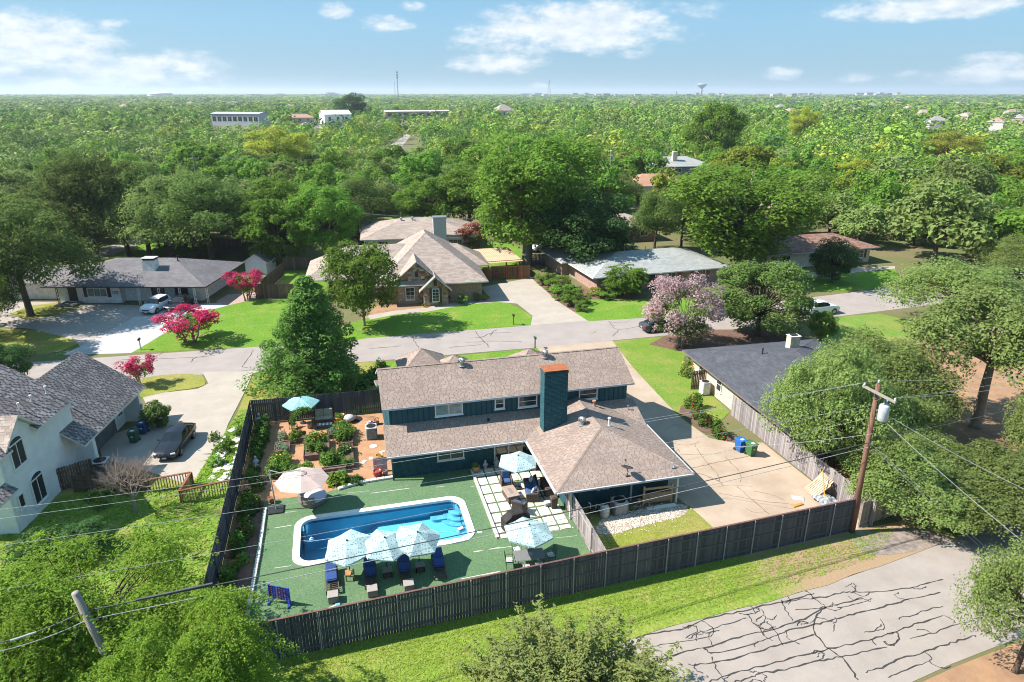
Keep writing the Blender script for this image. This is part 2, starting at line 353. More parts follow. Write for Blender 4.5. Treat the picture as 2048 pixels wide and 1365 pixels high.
CR = [[(660,210),(720,190),(840,175),(860,160),(950,130),(1040,115),(1100,95),(1200,78),(1260,58),(1300,50)],[(700,245),(760,232),(860,215),(930,205)],[(720,300),(770,285),(860,250),(920,240),(1000,215),(1080,195),(1200,165),(1300,125),(1340,95),(1400,88),(1470,65)],
 [(830,170),(870,160),(890,180),(840,210)],[(850,212),(900,185),(980,160),(1060,138)],[(905,245),(930,265),(1000,250),(1100,225),(1200,180),(1290,165),(1400,135),(1500,108),(1620,75),(1750,45)],
 [(850,305),(920,300),(1000,285),(1080,262),(1180,232),(1300,195)],[(870,318),(875,300)],[(935,275),(945,310),(970,350),(990,366)],[(920,366),(1000,340),(1100,310),(1200,285),(1300,262),(1340,250),(1420,232),(1500,215),(1560,195),(1640,165),(1760,128)],
 [(1010,366),(1080,350),(1100,335),(1180,325),(1280,300),(1340,285),(1400,275),(1480,258),(1560,240)],[(1060,122),(1080,155),(1120,180),(1155,172)],[(1180,72),(1200,115),(1225,148)],[(1268,35),(1300,70),(1340,95)],
 [(1180,85),(1260,70),(1330,65),(1400,45),(1440,45)],[(1440,45),(1470,45),(1560,40),(1650,30),(1760,0)],[(1230,108),(1300,105),(1340,98)],[(1340,98),(1305,125),(1293,165),(1310,205),(1345,245),(1395,275),(1420,300),(1455,360)],
 [(1130,150),(1160,185),(1190,235)],[(1410,25),(1440,10),(1450,30),(1435,45)],[(1595,140),(1660,125),(1700,108),(1760,95)],[(1475,188),(1520,183),(1540,160)],[(1500,212),(1520,235)],[(1640,210),(1720,195),(1800,160),(1870,145)],
 [(1480,330),(1550,312),(1580,290),(1660,268),(1760,235),(1870,200)],[(1560,348),(1640,318),(1710,293)],[(1090,150),(1120,125),(1130,140),(1100,165)],[(1070,330),(1100,328),(1130,345),(1120,366)],[(1290,262),(1310,250),(1340,265),(1320,290)],
 [(1560,195),(1600,185),(1605,215),(1560,240),(1550,220)],[(1650,30),(1670,35),(1700,25)],[(1380,100),(1450,90),(1500,75)],[(1600,45),(1580,62),(1640,75)],[(960,180),(905,195),(890,182)],[(1250,160),(1280,155)],[(1370,155),(1365,185)],
 [(1765,128),(1790,140),(1805,155)],[(1420,60),(1440,75),(1470,66)],[(1205,60),(1215,75),(1208,90)],[(1030,120),(1060,128),(1090,120)]]
for poly in CR:
    P = [gp(900+x/1.784, 1160+y/1.784) for x, y in poly]; mb = MB()
    ribbon(wiggle([(p.x, p.y) for p in P], 0.22, 0.055), 0.05 if len(poly) < 5 else 0.072, 0.022, mb, 0.5)
    for _ in range(random.randint(0, 2)):
        a = random.choice(P); th_ = random.uniform(0, 6.28); ln = random.uniform(.4, 1.3); ribbon(wiggle([(a.x,a.y),(a.x+ln*.6*math.cos(th_),a.y+ln*.6*math.sin(th_)),(a.x+ln*math.cos(th_+.7),a.y+ln*math.sin(th_+.7))], .2, .04), .045, 0.0215, mb, .5)
    mb.build("crack_seal", M_tar, rear_road)
ST = [[(655,797),(668,830),(690,862)],[(400,865),(470,860),(590,850)],[(1018,762),(1040,795),(1075,825),(1100,862)],[(1105,790),(1120,768),(1145,755)],[(865,860),(960,850),(1050,842)],[(985,805),(1060,800),(1100,775),(1230,770)],[(1790,705),(1815,730),(1830,755),(1900,750),(1970,735)],[(1815,795),(1850,760)],[(1800,712),(1910,710)],[(770,808),(820,812)],[(960,830),(1150,820),(1290,825)],[(1690,778),(1720,765)]]
for poly in ST:
    P = [gp(600+x/2.904, 400+y/2.904) for x, y in poly]; mb = MB(); ribbon(wiggle([(p.x, p.y) for p in P], 0.5, 0.08), 0.07, 0.022, mb, 0.4); mb.build("crack_seal", M_tar, street)
for poly in [[(1470,930),(1440,990),(1400,1028),(1440,1035)],[(700,990),(900,985),(1100,975),(1250,965)],[(1105,1002),(1130,975),(1180,970)],[(880,980),(950,945)],[(1340,1060),(1480,1045)],[(250,975),(330,940)]]:
    P = [gp(x/2.904, 380+y/2.904) for x, y in poly]; mb = MB(); ribbon(wiggle([(p.x, p.y) for p in P], 0.5, 0.08), 0.07, 0.022, mb, 0.4); mb.build("crack_seal", M_tar, street)
# a lighter gutter lip along the near side of the street
# lawns, drives, beds
patch("ranch_lawn", [(262,706),(300,683),(345,655),(408,622),(445,612),(515,600),(600,596),(600,650),(560,691),(400,700)], M_lawn, 0.006)
patch("ranch_side_lawn", [(548,580),(572,545),(650,530),(655,585)], M_lawn, 0.006)
patch("corner_lawn", [(-60,655),(60,660),(120,665),(168,683),(120,703),(60,711),(-60,716)], M_lawn_dry, 0.006)
patch("oak_island", [(20,628),(60,612),(120,605),(170,612),(120,630),(50,640)], M_lawn_dry, 0.010)
patch("gravel_drive", [(-80,600),(0,603),(140,606),(290,612),(300,625),(165,700),(150,680),(60,658),(-80,650)], M_gravel, 0.0055)
patch("white_driveway", [(125,711),(168,690),(288,624),(330,612),(440,606),(455,612),(408,624),(345,657),(300,685),(262,707)], M_concw, 0.009)
patch("brick_terrace", [(432,604),(455,590),(520,585),(515,598),(455,612)], mat("terrace_pavers", (0.40,0.30,0.25), 0.9, col2=(0.28,0.2,0.17), scale=3, kind='world'), 0.010)
patch("far_side_lawn", [(200,520),(290,485),(380,480),(420,505),(300,520),(230,530)], M_lawn, 0.006)
patch("stone_house_lawn", [(640,692),(690,650),(735,636),(790,629),(850,624),(930,609),(1005,603),(1032,614),(1064,632),(1061,651),(900,664),(735,677),(680,686)], M_lawn, 0.007)
patch("garden_path", [(735,632),(790,622),(850,616),(925,603),(1000,597),(1036,600),(1034,607),(1003,604),(930,610),(850,625),(790,630),(740,640)], M_conc, 0.010)
patch("front_bed", [(720,640),(770,600),(850,600),(960,588),(985,598),(925,605),(850,618),(790,624)], M_redsoil, 0.008)
patch("stone_house_driveway", [(962,575),(1062,556),(1098,588),(1110,600),(1175,642),(1061,652),(1065,632),(1034,608),(985,604)], M_conc, 0.009)
patch("ranch_front_lawn", [(1150,612),(1180,600),(1240,597),(1310,598),(1420,600),(1420,632),(1280,637),(1178,643),(1150,628)], M_lawn, 0.006)
patch("cottage_garden_bed", [(1063,556),(1120,560),(1190,585),(1300,590),(1290,598),(1180,600),(1155,615),(1148,630),(1100,590)], M_soil, 0.007)
patch("rear_lawn_far", [(700,470),(730,455),(800,450),(860,445),(900,430),(830,425),(720,450)], M_lawn, 0.006)
patch("pergola_lawn", [(955,500),(985,485),(1030,490),(1060,510),(1040,560),(970,560)], M_lawn, 0.006)
patch("house_front_lawn", [(-0.5,54),(-0.5,66.4),(10,66.2),(20.5,66.3),(20.2,60),(14,54)], M_lawn, 0.006, True)
patch("side_verge", [(542,743),(505,752),(466,848),(470,860),(505,812),(620,800),(755,786),(762,722)], M_lawn_dry, 0.006)
drv = patch("house_driveway", [(19.8,66.5),(28.6,66.45),(28.3,64.3),(27.6,58.5),(27.15,52),(26.9,47),(27.4,43.2),(29,41.9),(31.1,41.5),(31.2,29.6),(21.9,29.6),(20.9,36.2),(20.9,56),(20.2,60)], M_conco, 0.008, True)
patch("neighbour_lawn", [(28.5,66.3),(28.3,64.3),(27.6,58.5),(27.15,52),(27.0,48),(29,45),(31.5,47),(32.5,57),(34,60),(42,60),(46,66.4)], lawnmat("lawn_mixed", (0.11,0.21,0.025), (0.17,0.22,0.04), dryamt=0.45), 0.006, True)
patch("tree_mulch", [(1298,690),(1330,672),(1430,660),(1560,660),(1620,690),(1560,705),(1400,712)], M_soil, 0.010)
patch("shrub_bed", [(1358,825),(1362,812),(1385,812),(1440,855),(1478,884),(1440,880),(1400,862)], M_soil, 0.012)
patch("corner_lawn_right", [(1640,640),(1700,632),(1760,628),(1830,645),(1860,680),(1640,690)], lawnmat("lawn_right", (0.11,0.22,0.03), (0.19,0.23,0.06), dryamt=0.35), 0.006)
patch("brown_house_lawn", [(1610,560),(1700,548),(1790,538),(1800,560),(1740,580),(1630,585)], M_lawn, 0.006)
patch("brown_house_path", [(1600,548),(1660,542),(1740,535),(1790,533),(1790,538),(1700,547),(1610,556)], M_conc, 0.010)
patch("right_yard_soil", [(33.5,30),(33.5,46),(45,50),(75,62),(90,50),(75,34.8),(44,29.5)], M_redsoil, 0.005, True)
patch("corner_soil", [(60,24),(44,21.4),(34,20.2),(27,19.4),(18,18),(14,10),(60,10)], M_redsoil, 0.004, True)
patch("rear_verge", [(-9,24),(-9,28),(29.9,29.9),(34,30),(36,27.75),(32,27.05),(29,26.55),(27,26.35),(25,25.92),(23,25.82),(21,25.55),(19,25.52),(17,25.33),(15,25.25),(12.9,24.98),(10.5,24.5),(8.2,23.85),(4,22.9),(-9,19.5)], M_verge, 0.006, True)
patch("gravel_apron", [(1695,1062),(1740,1065),(1800,1055),(1890,1070),(1905,1083),(1800,1112),(1720,1110)], mat("dark_grit", (0.12,0.10,0.09), 0.95, col2=(0.3,0.24,0.2), scale=2, kind='world'), 0.0115, smooth=1)
patch("left_rear_lawn", [(-34,14),(-34,43),(-21.5,43),(-20,47.5),(-8.4,47),(-8.4,24),(-4,22),(-4,14)], M_wild, 0.005, True)
patch("left_driveway", [(548,742),(505,748),(492,780),(456,850),(422,950),(398,978),(300,945),(205,918),(195,880),(283,850),(305,835),(285,795),(330,786),(395,779),(417,768),(405,745)], M_conc, 0.008)
patch("kerb_island", [(270,800),(262,770),(300,752),(402,747),(415,768),(395,777),(330,785)], M_lawn_dry, 0.010, smooth=1)
patch("weedy_strip", [(-11.6,45.4),(-10.6,52),(-9.6,58),(-8.5,58),(-8.4,45)], M_wild, 0.007, True)
# pool yard
_to = [(-8.1,28.2),(13.1,29.3),(13.1,43.5),(2.4,43.4),(-0.6,43.2),(-2.5,42.6),(-8.1,42.6)]
_ti = [(PX0-.1,PY0-.1),(PX0-.1,PY1+.1),(PX1+.1,PY1+.1),(PX1+.1,PY0-.1)]
tb = MB(); tb.add([(p[0], p[1], 0.035) for p in _to+_ti], [(0,1,10,7),(1,2,9,10),(2,3,4,5,9),(5,6,0,7,8,9)])
tag(tb.build("artificial_turf", M_turf), kind='structure')
patch("garden_ground", [(-8.1,42.6),(-2.5,42.6),(-0.6,43.2),(2.4,43.4),(2.4,54.6),(-8.1,54.9)], M_dirt, 0.009, True)
patch("planting_bed", [(-8.1,29.5),(-6.5,30),(-6.35,42.5),(-8.1,42.6)], M_soil, 0.014, True)
patch("back_lawn", [(13.3,29.2),(21.85,29.6),(21.2,35.0),(13.3,36.6)], M_lawn_dry, 0.007, True)
patch("gravel_bed", [(1188,1066),(1200,1040),(1225,1030),(1262,1024),(1300,1012),(1345,1008),(1372,1010),(1378,1026),(1350,1040),(1322,1040),(1290,1054),(1262,1058),(1236,1070),(1208,1072)], mat("pebble_bed", (.46,.385,.30), .95, col2=(.22,.17,.125), scale=4.5, kind='world', bump=1, bscale=14, detail=8), 0.011, smooth=1)

M_joint = mat("slab_joint", (.22,.155,.10), .95, var=.2, scale=3, kind='world')
for pts, w_ in (([(905,183),(1100,140),(1300,100)],.05),([(1195,300),(1300,390),(1400,480)],.05),([(925,30),(940,60),(960,90),(1005,150),(1045,190),(1085,240),(1080,265)],.035),([(1120,110),(1165,160),(1215,200),(1225,250),(1220,275)],.035),([(935,215),(985,225),(1040,250),(1075,262),(1110,297)],.06),([(1080,345),(1190,365),(1300,385),(1440,405),(1560,415)],.03),([(830,95),(1000,95),(1100,92)],.03),([(1020,310),(1150,290),(1300,300)],.02),([(1300,330),(1420,350),(1500,390)],.03),([(745,10),(850,40),(925,30),(960,10)],.035),([(1250,440),(1300,470),(1370,465)],.03)):
    P = [gp(1100+x/3.2, 880+y/3.2) for x, y in pts]; mb = MB(); ribbon(wiggle([(p.x,p.y) for p in P], .3, .04), w_*1.3, drv.data.vertices[0].co.z+.006, mb, .5); mb.build("driveway_crack", M_joint, drv)
for pts in ([(1330,860),(1350,850),(1385,858)],[(1310,815),(1345,812)],[(1285,775),(1310,772)]):
    P = [gp(*q) for q in pts]; mb = MB(); ribbon([(p.x,p.y) for p in P], .05, drv.data.vertices[0].co.z+.006, mb); mb.build("driveway_crack", M_joint, drv)
# ================================================================ HOUSES
def on_y(px, py, Y):
    d = _fw*FPX + _rt*(px-1024) - _up*(py-682.5); return Vector((0, 0, CAM_H)) + d*(Y/d.y)
M_white = mat("white_paint", (0.74,0.74,0.72), 0.55, var=0.05, scale=2)
M_trim = mat("pale_trim", (0.66,0.64,0.60), 0.6, var=0.06, scale=2)
M_gutter = mat("gutter_grey", (0.46,0.46,0.47), 0.5, var=0.08, scale=2)
M_glass = mat("window_glass", (0.035,0.045,0.05), 0.06, var=0.3, scale=1.2, spec=0.8)
M_glass_lit = mat("window_glass_pale", (0.20,0.30,0.32), 0.1, var=0.35, scale=1.5, spec=0.8)
M_screen = mat("window_screen", (0.035,0.035,0.037), 0.5, var=0.2, scale=30)
M_dark = mat("dark_void", (0.02,0.02,0.02), 0.9)
M_metal = mat("dull_metal", (0.42,0.42,0.41), 0.4, metal=0.7, var=0.12, scale=8)
M_black = mat("black_paint", (0.025,0.025,0.027), 0.5, var=0.1)
M_teal_brick = brickmat("teal_painted_brick", (0.028,0.10,0.118), (0.019,0.074,0.09), (0.011,0.044,0.055), bump=0.7, msize=.012, bw=.24, bh=.085)
M_teal = mat("teal_siding", (0.026,0.088,0.105), 0.65, var=0.10, scale=1.2, col2=(0.02,0.068,0.085))
M_shA = mat("shingle_tan", (0.29,0.22,0.182), 0.95, col2=(0.235,0.177,0.146), scale=0.5, island=0.13)
M_shB = mat("shingle_dark", (0.25,0.22,0.21), 0.95, col2=(0.17,0.145,0.14), scale=0.6, island=0.3)
M_shC = mat("shingle_blue_grey", (0.075,0.078,0.092), 0.95, col2=(0.052,0.054,0.065), scale=0.5, island=0.18)
M_shD = mat("shingle_ranch_grey", (0.155,0.145,0.15), 0.95, col2=(0.12,0.11,0.115), scale=0.4, island=0.14)
M_shE = mat("shingle_taupe", (0.33,0.265,0.225), 0.95, col2=(0.28,0.225,0.19), scale=0.3, island=0.15)
M_shF = mat("shingle_pale_grey", (0.30,0.31,0.30), 0.95, col2=(0.26,0.27,0.265), scale=0.3, island=0.12)
M_shG = mat("shingle_red_brown", (0.25,0.145,0.105), 0.95, col2=(0.18,0.10,0.075), scale=0.5, island=0.25)
M_under = mat("roof_underlay", (0.205,0.158,0.133), 0.95); M_underd = mat("roof_underlay_dark", (0.10,0.085,0.083), 0.95)
M_stucco = mat("white_stucco", (0.80,0.775,0.74), 0.9, var=0.07, scale=1.2, bump=0.5, bscale=25)
M_wbrick = brickmat("white_painted_brick", (0.70,0.69,0.68), (0.66,0.65,0.64), (0.58,0.57,0.56), bump=0.3)
M_brick = brickmat("brown_brick", (0.33,0.185,0.12), (0.24,0.12,0.08), (0.42,0.36,0.30))
M_brickc = brickmat("cream_brick", (0.62,0.52,0.38), (0.53,0.43,0.30), (0.60,0.54,0.45))
M_redbrick = brickmat("red_mixed_brick", (0.27,0.12,0.085), (0.36,0.24,0.19), (0.4,0.36,0.33))
M_wood = mat("cedar_wood", (0.27,0.115,0.05), 0.75, col2=(0.17,0.07,0.03), scale=4, objrand=0.25)
M_woodp = mat("pine_wood", (0.44,0.27,0.13), 0.8, col2=(0.32,0.19,0.09), scale=4, objrand=0.25)

def house(name, label, loc, rz=0.0, cat="house"):
    return thing(name, label, cat, (loc[0], loc[1], 0), rz)
def roof(parent, faces, m, th=0.14, fascia=None, name="roof"):
    mb = MB()
    for f in faces:
        f = [Vector(p) for p in f]; n = len(f)
        mb.cur = 0; mb.add(f, [tuple(range(n))]); mb.cur = 1
        lo = [p - Vector((0, 0, th)) for p in f]
        mb.add(f+lo, [(i, n+i, n+(i+1) % n, (i+1) % n) for i in range(n)] + [tuple(range(2*n-1, n-1, -1))])
    return mb.build(name, [m, fascia or M_gutter], parent)
def shingles(parent, faces, m, expo=0.15, tab=0.33, th=0.006, gap=0.012, rnd=0.35, seed=1):
    """courses of separate shingle tabs laid up each slope"""
    rg = random.Random(seed); V = []; Q = []
    for f in faces:
        f = [Vector(p) for p in f]
        n = (f[1]-f[0]).cross(f[2]-f[1]).normalized(); n = -n if n.z < 0 else n
        u = Vector((-n.y, n.x, 0)).normalized(); v = n.cross(u)
        if v.z < 0: v = -v; u = -u
        P = [((p-f[0]).dot(u), (p-f[0]).dot(v)) for p in f]
        v0 = min(p[1] for p in P); v1 = max(p[1] for p in P); k = int((v1-v0)/expo)
        for r in range(k+1):
            a, b = v0+r*expo, min(v0+(r+1)*expo+0.02, v1); vm = min(a+expo*.5, v1-1e-4)
            xs = []
            for i in range(len(P)):
                (x0, y0), (x1, y1) = P[i], P[(i+1) % len(P)]
                if (y0-vm)*(y1-vm) < 0: xs.append(x0+(x1-x0)*(vm-y0)/(y1-y0))
            if len(xs) < 2: continue
            lo, hi = min(xs), max(xs); x = lo - rg.random()*tab
            while x < hi:
                wd = tab*(1+rg.uniform(-rnd, rnd)); c, d = max(x, lo), min(x+wd-gap, hi); x += wd
                if d-c < 0.02: continue
                t = th*rg.uniform(0.5, 1.6); o = len(V)
                for (uu, vv, hh) in ((c, a, t), (d, a, t), (d, b, 0.003), (c, b, 0.003), (c, a, -.004), (d, a, -.004), (d, b, -.004), (c, b, -.004)):
                    V.append(f[0]+u*uu+v*vv+n*hh)
                Q += [(o, o+1, o+2, o+3), (o+4, o+5, o+1, o), (o+5, o+6, o+2, o+1), (o+7, o+4, o, o+3)]
    me = npmesh("shingles", np.array([tuple(p) for p in V]), np.array(Q), m)
    o = link("shingles", me, parent); o["kind"] = 'stuff'; return o
def gable_faces(x0, x1, y0, y1, ze, slope, axis='x'):
    if axis == 'x':
        ym = (y0+y1)/2; zr = ze+slope*(y1-y0)/2
        return [[(x0,y0,ze),(x1,y0,ze),(x1,ym,zr),(x0,ym,zr)], [(x1,y1,ze),(x0,y1,ze),(x0,ym,zr),(x1,ym,zr)]]
    xm = (x0+x1)/2; zr = ze+slope*(x1-x0)/2
    return [[(x1,y0,ze),(x1,y1,ze),(xm,y1,zr),(xm,y0,zr)], [(x0,y1,ze),(x0,y0,ze),(xm,y0,zr),(xm,y1,zr)]]
def hip_faces(x0, x1, y0, y1, ze, slope):
    w_, d_ = x1-x0, y1-y0
    if w_ >= d_:
        h = d_/2; zr = ze+slope*h; ym = (y0+y1)/2; a, b = (x0+h, ym, zr), (x1-h, ym, zr)
        return [[(x0,y0,ze),(x1,y0,ze),b,a],[(x1,y1,ze),(x0,y1,ze),a,b],[(x1,y0,ze),(x1,y1,ze),b],[(x0,y1,ze),(x0,y0,ze),a]]
    h = w_/2; zr = ze+slope*h; xm = (x0+x1)/2; a, b = (xm, y0+h, zr), (xm, y1-h, zr)
    return [[(x0,y0,ze),(x1,y0,ze),a],[(x1,y1,ze),(x0,y1,ze),b],[(x1,y0,ze),(x1,y1,ze),b,a],[(x0,y1,ze),(x0,y0,ze),a,b]]
def window(parent, p, w, h, rz=0.0, m=None, glass=None, panes=1, mull=0, fw=0.09, rows=1, arch=False, sill=True, name="window"):
    """frame with glass set back in it; stands on p = centre of its foot; faces local -y turned by rz"""
    m = m or M_white; glass = glass or M_glass
    fr = MB()
    fr.box(-w/2, -w/2+fw, -.045, .03, 0, h); fr.box(w/2-fw, w/2, -.045, .03, 0, h); fr.box(-w/2+fw, w/2-fw, -.045, .03, 0, fw)
    if arch:
        k = 9; ra = w/2; ro, ri = [], []
        for i in range(k+1):
            a = math.pi*i/k; ro.append((ra*math.cos(a), h+ra*.62*math.sin(a))); ri.append(((ra-fw)*math.cos(a), h+(ra*.62-fw)*math.sin(a)))
        vs = [(x, -.045, z) for x, z in ro+ri] + [(x, .03, z) for x, z in ro+ri]; n = k+1
        fs = [(i, i+1, n+i+1, n+i) for i in range(k)] + [(i+1, i, 2*n+i, 2*n+i+1) for i in range(k)]
        fr.add(vs, fs); fr.box(-w/2+fw, w/2-fw, -.046, .029, h-.04, h+.04)
    else: fr.box(-w/2+fw, w/2-fw, -.045, .03, h-fw, h)
    if sill: fr.box(-w/2-.04, w/2+.04, -.09, .03, -.07, -.002)
    o = fr.build(name, m, parent, p); o.rotation_euler = (0, 0, rz)
    iw = (w-2*fw)/panes
    for i in range(panes):
        a = -w/2+fw+i*iw; pb = MB(); q = 0.025 if panes > 1 else 0
        pb.box(a+q*(i > 0), a+iw-q*(i < panes-1), -.012, .012, fw, h-fw if not arch else h-.04); pb.build("pane", glass, o)
        if i: MB().box(a-q, a+q, -.04, .025, fw, h-fw if not arch else h-.04).build("mullion", m, o)
    if arch:
        pb = MB(); r2 = w/2-fw; vs = [(r2*math.cos(math.pi*i/9), -.012, h+.04+(w/2*.62-fw-.04)*math.sin(math.pi*i/9)) for i in range(10)]
        pb.add(vs, [tuple(range(10))]); pb.build("pane", glass, o)
    for r in range(1, rows): MB().box(-w/2+fw, w/2-fw, -.03, -.013, fw+(h-2*fw)*r/rows-.02, fw+(h-2*fw)*r/rows+.02).build("glazing_bar", m, o)
    for c in range(1, mull+1): MB().box(-w/2+fw+(w-2*fw)*c/(mull+1)-.015, -w/2+fw+(w-2*fw)*c/(mull+1)+.015, -.031, -.014, fw, h-fw).build("glazing_bar", m, o)
    return o
def turbine(parent, p, r=0.2):
    b = MB(); b.lathe([(r*1.5, 0), (r*.8, .05), (r*.75, .28)], 10); o = b.build("turbine_vent", M_metal, parent, p)
    c = MB(); c.smooth = True
    for k in range(12):
        a = 2*math.pi*k/12
        pts = [(r*f*math.cos(a+q), r*f*math.sin(a+q), z) for f, z, q in ((.8,.28,0),(1.3,.38,.15),(1.3,.5,.3),(.4,.62,.45))]
        c.tube(pts, .035, 4, cap=False)
    c.lathe([(r*.5,.60),(r*.3,.645),(.01,.65)], 8); c.build("vent_cap", M_metal, o); return o
def pipe(parent, p, h=0.5, r=0.05, m=None, cap=True):
    b = MB(); b.lathe([(r*2.4, -.1), (r*1.4, .06), (r, .07), (r, h)], 8)
    if cap: b.lathe([(r*1.7, h+.001), (r*1.7, h+.09)], 8)
    return b.build("vent_pipe", m or M_metal, parent, p)

# ---------------------------------------------------------------- the teal two-storey house by the pool
HM = house("house", "two-storey teal house with tan shingle roofs and a tall painted brick chimney beside the pool", (12, 45)); HO = (-12, -45, 0)
ZE = 2.35
MB().prism([(2.4,43.35),(13.1,43.35),(13.1,36.6),(20.4,36.6),(20.9,43.0),(20.9,55.5),(2.4,55.5)], 0.0, 2.3).build("lower_wall", M_teal_brick, HM, HO)
MB().box(2.45,20.85,45.1,51.2,2.31,5.1).build("upper_wall", M_teal, HM, HO)
gb = MB(); gb.add([(2.45,45.12,5.1),(2.45,51.18,5.1),(2.45,48.15,6.5),(2.455,45.12,5.1),(2.455,51.18,5.1),(2.455,48.15,6.5)], [(0,1,2),(5,4,3)])
gb.build("gable_wall", M_teal, HM, HO); MB().add([(20.85,45.12,5.1),(20.85,51.18,5.1),(20.85,48.15,6.5)], [(0,1,2)]).build("gable_wall", M_teal, HM, HO)
bt = MB().box(-.022,.022,-.03,0,0,1.9).mesh("batten", mat("teal_groove_shade", (0.012,0.048,0.06), .7))  # darker than the wall: the shade of its grooves put into the colour
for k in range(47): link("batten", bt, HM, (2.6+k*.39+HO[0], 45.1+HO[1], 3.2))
upper = [[(1.95,44.65,4.92),(21.25,44.65,4.92),(21.25,48.15,6.62),(1.95,48.15,6.62)], [(21.25,51.65,4.92),(1.95,51.65,4.92),(1.95,48.15,6.62),(21.25,48.15,6.62)]]
lower = [[(1.95,42.35,ZE),(21.4,42.35,ZE),(21.4,45.1,3.42),(1.95,45.1,3.42)], [(21.4,56.2,ZE),(1.95,56.2,ZE),(1.95,51.2,4.0),(21.4,51.2,4.0)]]
gar = [[(11.95,35.2,ZE),(21.4,35.2,ZE),(16.68,39.93,4.03)], [(21.4,35.2,ZE),(21.4,45.1,ZE),(16.68,45.1,4.03),(16.68,39.93,4.03)], [(11.95,45.1,ZE),(11.95,35.2,ZE),(16.68,39.93,4.03),(16.68,45.1,4.03)]]
def off(fs, d=(-12,-45,0)): return [[(p[0]+d[0], p[1]+d[1], p[2]+d[2]) for p in f] for f in fs]
porch = []
for (px, py, r, hgt) in ((843,697,2.3,3.9),(908,710,1.5,3.6),(1060,697,1.7,3.7)):
    c = gp(px, py, hgt); porch += [[(c.x-r,c.y-r,hgt-r*.72),(c.x+r,c.y-r,hgt-r*.72),(c.x,c.y,hgt)],[(c.x+r,c.y-r,hgt-r*.72),(c.x+r,c.y+r,hgt-r*.72),(c.x,c.y,hgt)],[(c.x+r,c.y+r,hgt-r*.72),(c.x-r,c.y+r,hgt-r*.72),(c.x,c.y,hgt)],[(c.x-r,c.y+r,hgt-r*.72),(c.x-r,c.y-r,hgt-r*.72),(c.x,c.y,hgt)]]
    MB().box(c.x-r+.3+HO[0],c.x+r-.3+HO[0],c.y-r+.3+HO[1],c.y+r-.3+HO[1],0,hgt-r*.72-.02).build("porch_wall", M_teal_brick, HM)
roof(HM, off(upper), M_under, name="upper_roof"); roof(HM, off(lower), M_under, name="lower_roof"); roof(HM, off(gar), M_under, name="garage_roof"); [roof(HM, off(porch[4*i:4*i+4]), M_under, name="porch_roof") for i in range(3)]
shingles(HM, off(upper), M_shA, 0.15, 0.36, gap=0.055, seed=2); shingles(HM, off([lower[0]]), M_shA, 0.15, 0.36, gap=0.055, seed=3); shingles(HM, off(gar), M_shA, 0.15, 0.36, gap=0.055, seed=4); shingles(HM, off(porch), M_shA, 0.2, 0.4, seed=5)
rc = MB()                                                                # ridge and hip caps
for a, b in (((1.95,48.15,6.63),(21.25,48.15,6.63)), ((11.95,35.2,ZE+.01),(16.68,39.93,4.04)), ((21.4,35.2,ZE+.01),(16.68,39.93,4.04)), ((16.68,39.93,4.04),(16.68,45.1,4.04))):
    a, b = Vector(a), Vector(b); d = b-a; k = int(d.length/.2); sd = Vector((-d.y, d.x, 0)).normalized()*.13
    for i in range(k):
        p, q = a+d*(i/k), a+d*((i+1.25)/k); up = Vector((0, 0, .028)); dn = Vector((0, 0, -.03))
        rc.add([p+up, q+up*.3, q+sd+dn, p+sd+dn*.6, q-sd+dn, p-sd+dn*.6], [(0,3,2,1),(0,1,4,5)])
rc.build("ridge_cap", M_shA, HM, HO)["kind"] = 'stuff'
gt = MB()
for (x0, x1, y) in ((1.95,11.9,42.35),(11.95,21.4,35.2)): gt.box(x0, x1, y-.12, y-.002, ZE-.13, ZE-.012)
for (y0, y1, x) in ((35.2,42.3,11.95),): gt.box(x-.12, x-.002, y0, y1, ZE-.13, ZE-.012)
gt.box(21.402,21.52,35.2,45.0,ZE-.13,ZE-.012); gt.build("gutter", M_gutter, HM, HO)
MB().box(1.95,21.25,44.60,44.648,4.76,4.90).build("fascia", M_gutter, HM, HO)
for (x, y) in ((13.0,35.5),(20.55,35.6),(2.36,43.1)): MB().box(x-.06,x+.06,y-.06,y+.06,0,2.2).build("downspout", M_trim if x > 3 else M_teal, HM, HO)
for (x0, y0, x1, y1, Y, panes, gl) in ((869,804,926,832,45.1,2,M_glass_lit),(989,795,1009,819,45.1,1,M_glass),(1036,789,1074,815,45.1,1,M_glass),(1158,776,1194,800,45.1,1,M_glass)):
    a, b = on_y(x0, y0, Y), on_y(x1, y1, Y); w_ = b.x-a.x; m_ = on_y((x0+x1)/2, (y0+y1)/2, Y); h_ = (y1-y0)*.97*(a-Vector((0,0,CAM_H))).length/FPX
    window(HM, (m_.x+HO[0], Y-.03+HO[1], m_.z-h_/2), w_, h_, m=M_white, glass=gl, panes=panes, rows=2 if panes == 1 else 1)
a, b = on_y(874,907,43.35), on_y(928,905,43.35); z0 = on_y(900,919,43.35).z
window(HM, ((a.x+b.x)/2+HO[0], 43.32+HO[1], z0), b.x-a.x, 0.75, glass=M_glass, panes=2, m=M_trim)
dr = MB(); x0, x1 = 9.75, 13.0
dr.box(x0, x0+.1, 43.27, 43.345, 0.02, 2.2); dr.box(x1-.1, x1, 43.27, 43.345, 0.02, 2.2); dr.box(x0+.1, x1-.1, 43.27, 43.345, 2.1, 2.2)
dro = dr.build("sliding_door", M_trim, HM, HO)
for k in range(3):
    xa = x0+.1+k*1.017; MB().box(xa+.05, xa+.967, 43.295, 43.32, .1, 2.05).build("pane", M_glass, dro)
    MB().box(xa+.967, xa+1.05, 43.26, 43.34, .05, 2.1).build("mullion", M_trim, dro)
MB().box(13.9,14.9,36.52,36.598,.05,2.1).build("door", M_teal, HM, HO)
